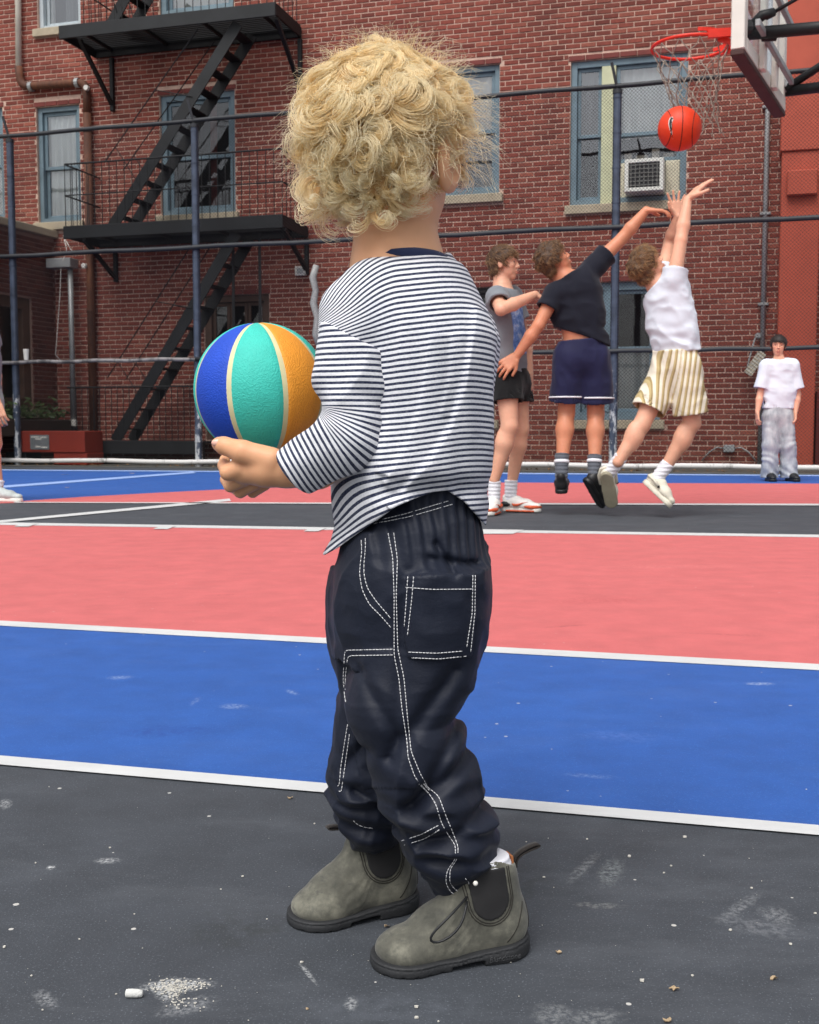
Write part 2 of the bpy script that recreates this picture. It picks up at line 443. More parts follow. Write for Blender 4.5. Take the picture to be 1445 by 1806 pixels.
BLD = thing('brick_building', 'red brick apartment building with blue grey windows behind the tall fence', 'building', WAL.w(0, 0, 0), WAL.rot())
def prect(px0, py0, px1, py1, v=0.0):
    """wall rectangle from two opposite picture corners (through the middle heights)"""
    pm = (py0 + py1) / 2
    u0, u1 = WAL.p(px0, pm, v)[0], WAL.p(px1, pm, v)[0]
    xm = (px0 + px1) / 2
    return u0, u1, WAL.p(xm, py1, v)[1], WAL.p(xm, py0, v)[1]
WINS = {}
def defwin(key, *a): WINS[key] = prect(*a)
defwin('left', 66, 186, 142, 392)
defwin('upper', 65, -120, 141, 49)
defwin('wide', 283, 163, 415, 378)
defwin('uppermid', 280, -150, 412, 22)
defwin('centre', 748, 118, 881, 345)
defwin('big', 1006, 100, 1212, 358)
defwin('lowright', 1010, 497, 1166, 741)
defwin('lowmid', 790, 508, 873, 741)
defwin('door', 362, 520, 476, 776)
defwin('far', -70, 192, 7, 392)
U0, U1, ZT = -8.0, 13.0, 9.6
ZB = 0.0
# mortar body with holes
def wall_with_holes(fr, u0, u1, z0, z1, holes, v=0.0, depth=0.22):
    us = sorted({u0, u1, *[h[0] for h in holes], *[h[1] for h in holes]})
    zs = sorted({z0, z1, *[h[2] for h in holes], *[h[3] for h in holes]})
    mb = MB()
    for i in range(len(us) - 1):
        for j in range(len(zs) - 1):
            uc, zc = (us[i] + us[i + 1]) / 2, (zs[j] + zs[j + 1]) / 2
            if any(h[0] < uc < h[1] and h[2] < zc < h[3] for h in holes): continue
            mb.add([fr.w(us[i], v, zs[j]), fr.w(us[i + 1], v, zs[j]), fr.w(us[i + 1], v, zs[j + 1]), fr.w(us[i], v, zs[j + 1])], [(0, 1, 2, 3)])
    for h in holes:
        a, b, c, d = h
        for (p, q, r_, s_) in (((a, c), (b, c), 0, 0), ((b, c), (b, d), 0, 0), ((b, d), (a, d), 0, 0), ((a, d), (a, c), 0, 0)):
            mb.add([fr.w(p[0], v, p[1]), fr.w(q[0], v, q[1]), fr.w(q[0], v + depth, q[1]), fr.w(p[0], v + depth, p[1])], [(0, 1, 2, 3)])
    return mb
wall_with_holes(WAL, U0, U1, ZB, ZT, list(WINS.values())).build('wall', M_MORT, BLD)
mb = MB()
mb.box(WAL, (U0, U1), (0.24, 0.3), (ZT, ZT + 0.5)); mb.box(WAL, (U0, U1), (0.0, 9), (ZT - 0.02, ZT))
mb.build('roof', M_SILL, BLD)
# bricks
BL, BH, JT = 0.213, 0.0716, 0.0155        # pitch along, pitch up, joint
def unit_brick(L=BL - JT * 0.8, Hh=BH - JT, D=0.009, b=0.004):
    me = bpy.data.meshes.new('brick')
    x, z = L / 2, Hh / 2
    v = [(-x, 0, -z), (x, 0, -z), (x, 0, z), (-x, 0, z),
         (-x, -D + b, -z), (x, -D + b, -z), (x, -D + b, z), (-x, -D + b, z),
         (-x + b, -D, -z + b), (x - b, -D, -z + b), (x - b, -D, z - b), (-x + b, -D, z - b)]
    f = [(8, 9, 10, 11)]
    for i in range(4):
        j = (i + 1) % 4
        f += [(i, j, 4 + j, 4 + i), (4 + i, 4 + j, 8 + j, 8 + i)]
    me.from_pydata(v, [], f); return me
BRICK = unit_brick(); BRICK.materials.append(M_BRICK)
def lay_bricks(u0, u1, z0, z1, holes, pad=0.0):
    out = []
    nz = int((z1 - z0) / BH)
    for j in range(nz):
        z = z0 + (j + 0.5) * BH
        off = (0.5 if j % 2 else 0.0) * BL + 0.012 * math.sin(j * 5.3)
        segs = [(u0, u1)]
        for h in holes:
            if h[2] - pad - BH * 0.36 < z < h[3] + pad + BH * 0.36:
                ns = []
                for a, b in segs:
                    if h[1] <= a or h[0] >= b: ns.append((a, b))
                    else:
                        if h[0] > a: ns.append((a, h[0]))
                        if h[1] < b: ns.append((h[1], b))
                segs = ns
        for a, b in segs:
            k = math.floor((a - off) / BL)
            while True:
                s, e = off + k * BL, off + (k + 1) * BL
                k += 1
                if s >= b: break
                s2, e2 = max(s, a), min(e, b)
                if e2 - s2 < 0.05: continue
                out.append(((s2 + e2) / 2, z, (e2 - s2) / BL))
    return out
SILLS = [(h[0] - 0.06, h[1] + 0.06, h[2] - 0.126, h[2]) for k, h in WINS.items() if k != 'door']
LINTS = [(h[0] - 0.03, h[1] + 0.03, h[3], h[3] + 0.078) for h in WINS.values()]
RP0, RP1 = WAL.p(1384, 500)[0], WAL.p(1446, 500)[0]
bl = lay_bricks(U0, U1, 0.02, ZT - 0.1, list(WINS.values()) + SILLS + LINTS)
def inview(u, z, fr=WAL, v=0.0, m=30):
    x, y = proj(fr.w(u, v, z)); return -m < x < 1445 + m and -m < y < 1806 + m, x, y
def occluded(x, y):            # behind the child, the ball or the teenagers
    return (515 < x < 885 and y > 80) or (340 < x < 560 and 570 < y < 800)
cand = []; rest = []
for (u, z, k) in bl:
    ok, x, y = inview(u, z)
    if not ok:
        if -250 < x < 1700 and -200 < y: rest.append((u, z, k))
        continue
    if k > 0.97 and not occluded(x, y) and y < 760 and x < 1380: cand.append((x, u, z, k))
    else: rest.append((u, z, k))
cand.sort(reverse=True)
for i, (x, u, z, k) in enumerate(cand[:300]):
    o = bpy.data.objects.new('brick', BRICK); COL.objects.link(o); o.parent = BLD
    o.location = (u, -0.0005 + random.uniform(-.002, .002), z); o.scale = (1, 1, 1)
    o.rotation_euler = (random.gauss(0, .012), random.gauss(0, .004), random.gauss(0, .006))
rest += [(u, z, k) for (_, u, z, k) in cand[300:]]
def brick_mesh(lst, jit=True):
    bv = np.array([v.co[:] for v in BRICK.vertices]); bf = [tuple(p.vertices) for p in BRICK.polygons]
    n = len(lst); A = np.array(lst)
    V = np.repeat(bv[None], n, 0)
    V[:, :, 0] = np.where(np.abs(V[:, :, 0]) > 0, np.sign(V[:, :, 0]) * (np.abs(V[:, :, 0]) - BL / 2 + (A[:, 2:3] * BL) / 2), 0)
    V[:, :, 0] += A[:, 0:1]; V[:, :, 2] += A[:, 1:2]
    V[:, :, 1] += rng.normal(0, 0.0018, (n, 1))
    V[:, :, 2] += rng.normal(0, 0.0012, (n, 1)) + V[:, :, 1] * 0
    m = len(bv)
    me = bpy.data.meshes.new('brick_courses')
    F = [tuple(i * m + q for q in f) for i in range(n) for f in bf]
    me.from_pydata(V.reshape(-1, 3).tolist(), [], F); return me
def place_local(name, me, m, parent, kind=None):
    o = bpy.data.objects.new(name, me); me.materials.append(m); COL.objects.link(o); o.parent = parent
    if kind: o['kind'] = kind
    return o
place_local('brick_courses', brick_mesh(rest), M_BRICK, BLD, 'stuff')
# sills and lintels
def sill(key, parent, w=0.06, m=M_SILL):
    a, b, c, d = WINS[key]
    MB().bevbox(WAL, (a - w, b + w), (-0.075, 0.1), (c - 0.125, c - 0.002), 0.008).build('sill', m, parent)
def lintel(key, parent):
    a, b, c, d = WINS[key]; mb = MB(); n = max(2, round((b - a) / 0.215)); st = (b - a + 0.06) / n
    for i in range(n):
        x = a - 0.03 + i * st
        MB().bevbox(WAL, (x, x + st - 0.008), (-0.014, 0.05), (d + 0.004, d + 0.074), 0.005).build('lintel_brick', M_LINTEL, parent)
def ring(mb, u0, u1, z0, z1, w, v0, v1, wb=None):
    wb = w if wb is None else wb
    mb.bevbox(WAL, (u0, u0 + w), (v0, v1), (z0, z1), 0.004); mb.bevbox(WAL, (u1 - w, u1), (v0, v1), (z0, z1), 0.004)
    mb.bevbox(WAL, (u0 + w, u1 - w), (v0, v1), (z1 - w, z1), 0.004); mb.bevbox(WAL, (u0 + w, u1 - w), (v0, v1), (z0, z0 + wb), 0.004)
GLASS_NOW = [M_GLASS]
def pane(u0, u1, z0, z1, v, parent):
    MB().add([WAL.w(u0, v, z0), WAL.w(u1, v, z0), WAL.w(u1, v, z1), WAL.w(u0, v, z1)], [(0, 1, 2, 3)]).build('pane', GLASS_NOW[0], parent)
def curtain(u0, u1, z0, z1, v, parent, m=M_CURT, waves=9, amp=0.018):
    n = 60; vs = []; 
    for z in (z0, z1):
        for i in range(n + 1):
            f = i / n; vs.append(WAL.w(u0 + (u1 - u0) * f, v + amp * math.sin(f * waves * 6.283 + 0.6 * math.sin(9 * f)) + 0.01 * math.sin(3 + 31 * f), z))
    MB().add(vs, [(i, i + 1, n + 2 + i, n + 1 + i) for i in range(n)]).build('curtain', m, parent, smooth=True)
def room(key, parent, d=1.0):
    a, b, c, dd = WINS[key]; w = WAL.w
    vs = [w(x, y, z) for y in (0.221, d) for x, z in ((a, c), (b, c), (b, dd), (a, dd))]
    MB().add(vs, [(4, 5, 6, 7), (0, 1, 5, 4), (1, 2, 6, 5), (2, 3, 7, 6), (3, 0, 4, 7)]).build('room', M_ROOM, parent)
def sash(u0, u1, z0, z1, v, parent, m=M_FRAME, w=0.055):
    mb = MB(); ring(mb, u0, u1, z0, z1, w, v, v + 0.035); s_ = mb.build('sash', m, parent)
    pane(u0 + w, u1 - w, z0 + w, z1 - w, v + 0.018, parent); return s_
def window(key, m=M_FRAME, split=0.5, fw=0.07, curtains=(), withsill=True):
    GLASS_NOW[0] = M_GLASSR if key in ('left', 'upper', 'uppermid', 'centre', 'far') else M_GLASS
    a, b, c, d = WINS[key]
    mb = MB(); ring(mb, a + .002, b - .002, c + .002, d - .002, fw, 0.05, 0.14)
    W = mb.build('window', m, BLD)
    if withsill: sill(key, W)
    lintel(key, W); room(key, W)
    i0, i1, j0, j1 = a + fw + .004, b - fw - .004, c + fw + .004, d - fw - .004
    zm = j0 + (j1 - j0) * split
    sash(i0, i1, zm - 0.03, j1, 0.10, W, m); sash(i0, i1, j0, zm + 0.03, 0.14, W, m)
    for cu in curtains:
        curtain(i0 + (i1 - i0) * cu[0], i0 + (i1 - i0) * cu[1], j0 + (j1 - j0) * cu[2], j0 + (j1 - j0) * cu[3], 0.20, W, cu[4], cu[5])
    return W
window('left', M_FRAME, 0.48, 0.075, [(0.02, 0.98, 0, 1, M_CURT, 6)])
window('upper', M_FRAMEW, 0.5, 0.07, [(0.0, 0.18, 0, 1, M_CURT, 2), (0.5, 1, 0, 1, M_CURTG, 4)])
window('wide', M_FRAME, 0.48, 0.09, [(0.62, 0.72, 0.0, 1, M_LINTEL, 1)])
window('uppermid', M_FRAME, 0.5, 0.09, [(0, 1, 0, 1, M_BLIND, 7)])
window('centre', M_FRAME, 0.5, 0.075, [(0, 1, 0.52, 1, M_BLIND, 3), (0.1, 0.95, 0.0, 0.28, M_CURTG, 3)])
window('far', M_FRAME, 0.5, 0.075, [(0, 1, 0, 1, M_CURT, 5)])
window('lowmid', M_DARKF, 0.5, 0.07)
# the big window: narrow sash, cream mullion, wide sash with an air conditioner in it
def big_window():
    a, b, c, d = WINS['big']
    mb = MB(); ring(mb, a + .002, b - .002, c + .002, d - .002, 0.085, 0.04, 0.14)
    W = mb.build('window', M_FRAME, BLD); sill('big', W); lintel('big', W); room('big', W)
    z_ = (c + d) / 2
    m0, m1 = WAL.p(1060, 230)[0], WAL.p(1085, 230)[0]
    MB().bevbox(WAL, (m0, m1), (0.03, 0.13), (c + .004, d - .09), 0.006).build('mullion', M_MULL, W)
    i0, j0, j1 = a + 0.09, c + 0.09, d - 0.09
    zn = WAL.p(1040, 237)[1]
    sash(i0, m0 - .004, zn - 0.03, j1, 0.09, W, M_FRAME, 0.045); sash(i0, m0 - .004, j0, zn + 0.03, 0.13, W, M_FRAME, 0.045)
    curtain(i0 + .03, m0 - .03, zn, j1, 0.22, W, M_CURTG, 3)
    i1 = b - 0.09; zm = WAL.p(1150, 232)[1]; zl = WAL.p(1150, 281)[1]
    sash(m1 + .004, i1, zm - .02, j1, 0.09, W, M_FRAME, 0.05)
    sash(m1 + .004, i1, zl, zm + 0.03, 0.13, W, M_FRAME, 0.05)
    curtain(m1 + .03, i1 - .03, zm - .02, j1, 0.24, W, M_CURT, 7)
    # pleated side panels beside the air conditioner
    ac0, ac1 = WAL.p(1103, 315, -0.1)[0], WAL.p(1172, 315, -0.1)[0]
    for q0, q1 in ((m1 + .004, ac0 - .004), (ac1 + .004, i1)):
        MB().bevbox(WAL, (q0, q1), (0.11, 0.13), (j0, zl - .004), 0.003).build('filler_panel', M_PANEL, W)
        n = max(2, int((q1 - q0) / 0.03))
        for i in range(n):
            x = q0 + (i + 0.5) * (q1 - q0) / n
            MB().bevbox(WAL, (x - 0.008, x + 0.008), (0.098, 0.108), (j0 + .01, zl - .02), 0.003).build('panel_rib', M_PANEL, W)
    # things standing on the inner sill
    bx = MB()
    for x, w_, h_, dv in ((0.12, 0.1, 0.12, .3), (0.3, .16, .09, .32), (0.55, .1, .16, .3), (0.72, .14, .1, .34)):
        u = m1 + (i1 - m1) * x; bx.bevbox(WAL, (u, u + w_), (dv, dv + .08), (zl + .05, zl + .05 + h_), .004)
    bx.build('sill_clutter', mat('clutter', (200, 186, 170), .7, .3, 9), W)
    return W, ac0, ac1, j0, zl
M_PANEL = mat('cream_plastic', (206, 200, 178), 0.55, 0.1, 8)
GLASS_NOW[0] = M_GLASSR
BW, ac0, ac1, acz0, acz1 = big_window(); GLASS_NOW[0] = M_GLASS
def low_window():
    a, b, c, d = WINS['lowright']
    mb = MB(); ring(mb, a + .002, b - .002, c + .002, d - .002, 0.11, 0.05, 0.14)
    W = mb.build('window', M_FRAME, BLD); sill('lowright', W); lintel('lowright', W); room('lowright', W)
    um = WAL.p(1072, 620)[0]; zm = WAL.p(1120, 614)[1]
    MB().bevbox(WAL, (um - .07, um + .07), (0.04, 0.13), (c + .115, d - .115), .005).build('mullion', M_FRAME, W)
    for q0, q1 in ((a + .115, um - .075), (um + .075, b - .115)):
        sash(q0, q1, zm - .02, d - .115, 0.09, W, M_FRAME, .05); sash(q0, q1, c + .115, zm + .03, .13, W, M_FRAME, .05)
        curtain(q0 + .05, q1 - .05, c + .16, zm - .03, 0.2, W, M_BLIND, 1, .004)
low_window()
def area_door():
    a, b, c, d = WINS['door']
    mb = MB(); ring(mb, a + .002, b - .002, 0.002, d - .002, 0.10, 0.04, 0.14)
    W = mb.build('window', M_BROWNF, BLD); lintel('door', W); room('door', W)
    st = (b - a - .2) / 3
    for i in range(3):
        x = a + .1 + i * st
        sash(x + .004, x + st - .004, 1.0, d - .11, .09, W, M_BROWNF, .05)
        MB().bevbox(WAL, (x + .004, x + st - .004), (.09, .13), (.11, .99), .01).build('door_panel', M_BROWNF, W)
area_door()

# air conditioner
def air_conditioner():
    T = thing('air_conditioner', 'white window air conditioner with dark grille above the stone sill', 'air conditioner', WAL.w((ac0 + ac1) / 2, -0.1, acz0), WAL.rot())
    mw = mat('white_enamel', (214, 214, 206), .4, .06, 6); md = mat('grille_black', (40, 41, 43), .6, .2, 10)
    z0, z1 = acz0 + .01, acz1 - .03
    MB().bevbox(WAL, (ac0, ac1), (-0.22, 0.45), (z0, z1), .012).build('casing', mw, T)
    mb = MB(); ring(mb, ac0 + .006, ac1 - .006, z0 + .006, z1 - .006, .05, -0.245, -0.2205); mb.build('front_rim', mw, T)
    g0, g1, h0, h1 = ac0 + .06, ac1 - .06, z0 + .06, z1 - .06
    MB().box(WAL, (g0, g1), (-0.226, -0.2215), (h0, h1)).build('grille_back', md, T)
    mg = mat('grille_fin', (104, 104, 100), .5, .15, 10)
    for i in range(7):
        x = g0 + (g1 - g0) * (i + .5) / 7
        MB().box(WAL, (x - .006, x + .006), (-.24, -.227), (h0, h1)).build('grille_fin', mg, T)
    for i in range(6):
        z = h0 + (h1 - h0) * (i + .5) / 6
        MB().box(WAL, (g0, g1), (-.2395, -.2275), (z - .006, z + .006)).build('grille_fin', mg, T)
air_conditioner()

# ------------------------------------------------------------------ red pier at the right
M_RED = mat('red_masonry_paint', (174, 80, 60), 0.7, 0.10, 2.5, 0.2, 40)
def red_pier():
    v = -0.35
    T = thing('painted_pier', 'orange red painted masonry pier rising at the right end of the brick wall', 'pier', WAL.w(WAL.p(1400, 600, v)[0], v, 0), WAL.rot())
    u0 = WAL.p(1374, 500, v)[0]; u1 = WAL.p(1440, 500, v)[0] + .02
    MB().bevbox(WAL, (u0, u1), (v, -.0135), (0, 4.15), .01).build('lower_shaft', M_RED, T)
    MB().bevbox(WAL, (u0 - .02, u1 + 1.2), (v - .03, -.0135), (4.152, 9.4), .01).build('upper_shaft', M_RED, T)
    za, zb = WAL.p(1410, 346, v)[1], WAL.p(1410, 302, v)[1]
    MB().bevbox(WAL, (u0 + .07, u1 - .04), (v - .10, v - .002), (za, min(zb, 4.15)), .012).build('ledge_block', M_RED, T)
    z1_ = WAL.p(1430, 690, v)[1]
    MB().bevbox(WAL, (u1 + .02, u1 + .9), (v - .05, -.02), (0, z1_), .01).build('low_side_panel', mat('dark_red_paint', (92, 30, 24), .6, .15, 3), T)
red_pier()

# ------------------------------------------------------------------ side wing at the left
WA = gnd(0, 1000); 
WC = WAL.w(WAL.p(100, 600)[0], 0, 0)
WNG = Frame((WC.x - 0.28 * 6.0 - 0.4, WC.y - 0.961 * 6.0), (WC.x, WC.y))
def wing():
    T = thing('brick_wing', 'low dark brick wing with stone coping and a brown doorway', 'building', WNG.w(6, 0, 0), WNG.rot())
    L = (WC - WNG.o).length
    ztop = WAL.p(100, 421)[1]
    def wp(px, py): return WNG.p(px, py)
    d0, d1 = L - 2.6, wp(57, 620)[0]
    zd = WNG.p(40, 525)[1]; zs = WNG.p(55, 722)[1]
    hole = [(d0, d1, zs, zd)]
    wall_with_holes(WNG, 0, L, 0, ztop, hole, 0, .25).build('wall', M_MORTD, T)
    MB().bevbox(WNG, (-.1, L + .02), (-.08, .5), (ztop + .002, ztop + .12), .012).build('coping', M_SILL, T)
    MB().box(WNG, (0, L), (.26, 4), (ztop - .1, ztop)).build('roof', M_SILL, T)
    lst = lay_bricks(0, L - .02, .02, ztop - .02, hole)
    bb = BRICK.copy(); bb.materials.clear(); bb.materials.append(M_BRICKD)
    near = [b for b in lst if inview(b[0], b[1], WNG, 0, 5)[0] and b[2] > .97][:290]
    s = set(near)
    for (u, z, k) in near:
        o = bpy.data.objects.new('brick', bb); COL.objects.link(o); o.parent = T
        q = Vector(WNG.w(u, 0, z)); o.location = world_of(T).inverted() @ q
        o.rotation_euler = (random.gauss(0, .01), random.gauss(0, .004), random.gauss(0, .006))
    me = brick_mesh([b for b in lst if b not in s]); me.transform(Matrix.Translation((-6, 0, 0)))
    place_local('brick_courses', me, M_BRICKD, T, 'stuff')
    # doorway
    fr = WNG
    def rg(mb, u0, u1, z0, z1, w, v0, v1):
        mb.bevbox(fr, (u0, u0 + w), (v0, v1), (z0, z1), .004); mb.bevbox(fr, (u1 - w, u1), (v0, v1), (z0, z1), .004)
        mb.bevbox(fr, (u0 + w, u1 - w), (v0, v1), (z1 - w, z1), .004); mb.bevbox(fr, (u0 + w, u1 - w), (v0, v1), (z0, z0 + w), .004)
    mb = MB(); rg(mb, d0 + .002, d1 - .002, zs + .002, zd - .002, .17, .03, .2)
    D = mb.build('window', M_BROWNF, T)
    um = (d0 + d1) / 2
    MB().bevbox(fr, (um - .05, um + .05), (.05, .18), (zs + .175, zd - .175), .004).build('mullion', M_BROWNF, D)
    for a, b in ((d0 + .175, um - .055), (um + .055, d1 - .175)):
        MB().add([fr.w(a, .12, zs + .175), fr.w(b, .12, zs + .175), fr.w(b, .12, zd - .175), fr.w(a, .12, zd - .175)], [(0, 1, 2, 3)]).build('pane', M_GLASS, D)
    w = fr.w; vs = [w(x, y, z) for y in (.251, 1.2) for x, z in ((d0, zs), (d1, zs), (d1, zd), (d0, zd))]
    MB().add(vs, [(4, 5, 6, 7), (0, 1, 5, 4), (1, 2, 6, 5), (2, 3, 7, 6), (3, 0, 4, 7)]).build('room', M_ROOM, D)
    MB().bevbox(fr, (d0 - .1, d1 + .1), (-.07, .1), (zs - .14, zs - .004), .008).build('sill', M_SILL, D)
    return zs, d1
wing_zs, wing_d1 = wing()
# ================================================================== FENCE
M_POST = NT('navy_fence_paint')
def _post():
    t = M_POST; co = t.coord()
    g = t.new('ShaderNodeNewGeometry').outputs['Position']
    z = t.new('ShaderNodeSeparateXYZ'); t.link(g, z.inputs[0])
    c = t.ramp(t.noise(co, 9, 4), [(0.3, rgb(50, 58, 72)), (0.7, rgb(72, 82, 100))])
    # worn bare steel low down on the posts
    wear = t.math('SUBTRACT', t.noise(t.mapping(g, (14, 14, 5)), 1.0, 5, .7), t.math('MULTIPLY', z.outputs['Z'], 0.12))
    c = t.mix(t.ramp(wear, [(0.44, (0, 0, 0)), (0.5, (1, 1, 1))]), c, rgb(176, 178, 180))
    t.col(c); t.set(Roughness=.5, Specular_IOR_Level=.4); t.bump(t.noise(co, 40, 4), .25, .004)
_post(); M_POST = M_POST.m
M_RAIL = mat('black_rail_paint', (44, 46, 50), .55, .25, 7, .2, 50)
def worn_rail(name, lo, hi, t0):
    t = NT(name); g = t.new('ShaderNodeNewGeometry').outputs['Position']
    n = t.noise(t.mapping(g, (2.6, 2.6, 1)), 1.4, 6, .75)
    t.col(t.ramp(n, [(t0 - .05, rgb(*lo)), (t0 + .05, rgb(*hi))])); t.set(Roughness=.6); return t.m
M_RAILW = worn_rail('worn_grey_rail', (58, 57, 60), (128, 124, 124), .48)
M_RAILB = worn_rail('worn_white_rail', (70, 66, 64), (205, 203, 200), .40)
M_WIRE = mat('dark_coated_wire', (30, 32, 36), .55, .15, 5)
def fence():
    T = thing('court_fence', 'tall dark chain link fence with round posts between the court and the brick building', 'fence', FEN.w(5, 0, 0), FEN.rot())
    ulo, uhi = -7.5, 15.5
    zt = FEN.p(22, 240)[1]; zt2 = FEN.p(1440, 121)[1]; zt = (zt + zt2) / 2
    z2 = (FEN.p(350, 440)[1] + FEN.p(1440, 381)[1]) / 2
    z3 = (FEN.p(200, 642)[1] + FEN.p(1440, 607)[1]) / 2
    zb = 0.075
    pu = [FEN.p(24, 500)[0], FEN.p(347, 500)[0], FEN.p(1085, 500)[0]]
    sp = (pu[2] - pu[0]) / 3
    posts = [pu[0] - sp, pu[0], pu[1], pu[1] + sp + .05, pu[2], pu[2] + sp + .2, pu[2] + 2 * sp + .3]
    for i, u in enumerate(posts):
        mb = MB(); mb.tube([FEN.w(u, 0, 0), FEN.w(u, 0, zt - .06)], 0.052, 14)
        for k in range(11):                                      # ties and bands round the post
            z = .35 + k * .43; mb.tube([FEN.w(u, 0, z), FEN.w(u, 0, z + .02)], .0575, 14)
        P = mb.build('post', M_POST, T, smooth=False)
        mb = MB(); mb.tube([FEN.w(u, 0, zt - .1), FEN.w(u, 0, zt - .05), FEN.w(u, 0, zt - .045)], [.06, .06, .03], 14)
        mb.build('post_cap', M_RAIL, P)
        mb = MB(); mb.bar(FEN.w(u, 0, zt - .06), FEN.w(u - .07, -.06, zt + .27), .03, .03, up=(0, 1, 0)); mb.build('barb_arm', M_RAIL, P)
    full = (ulo, uhi); cutu = posts[2]
    for z, m, r, (ua, ub) in ((zt, M_RAIL, .03, full), (z2, M_RAIL, .032, full), (z3, M_RAILW, .028, (ulo, cutu)), (z3, M_RAIL, .028, (cutu + .002, uhi)), (zb, M_RAILB, .034, full)):
        mb = MB(); n = 40
        pts = [FEN.w(ua + (ub - ua) * i / n, -.062 if r != .03 else 0, z + .008 * math.sin(i * 1.7)) for i in range(n + 1)]
        mb.tube(pts, r, 10); mb.build('rail', m, T, smooth=True)
    # chain link: two families of slanting wires, a few millimetres apart
    mb = MB(); pit = 0.045; h0, h1 = zb + .02, zt - .01; H = h1 - h0; r = 0.0021
    for fam, v in ((1, -.0335), (-1, -.0378)):
        k = 0; u = ulo - (H if fam > 0 else 0)
        while u < uhi + (H if fam < 0 else 0):
            a, b = (u, h0), (u + fam * H, h1)
            def clip(p, q, U):
                f = (U - p[0]) / (q[0] - p[0]); return (U, p[1] + (q[1] - p[1]) * f)
            p, q = (a, b) if a[0] < b[0] else (b, a)
            if q[0] > ulo and p[0] < uhi:
                if p[0] < ulo: p = clip(p, q, ulo)
                if q[0] > uhi: q = clip(p, q, uhi)
                mb.tube([FEN.w(p[0], v, p[1]), FEN.w(q[0], v, q[1])], r, 3, cap=False)
            u += pit
    mb.build('chain_link', M_WIRE, T, 'stuff')
    return z2, z3, zt
fz2, fz3, fzt = fence()

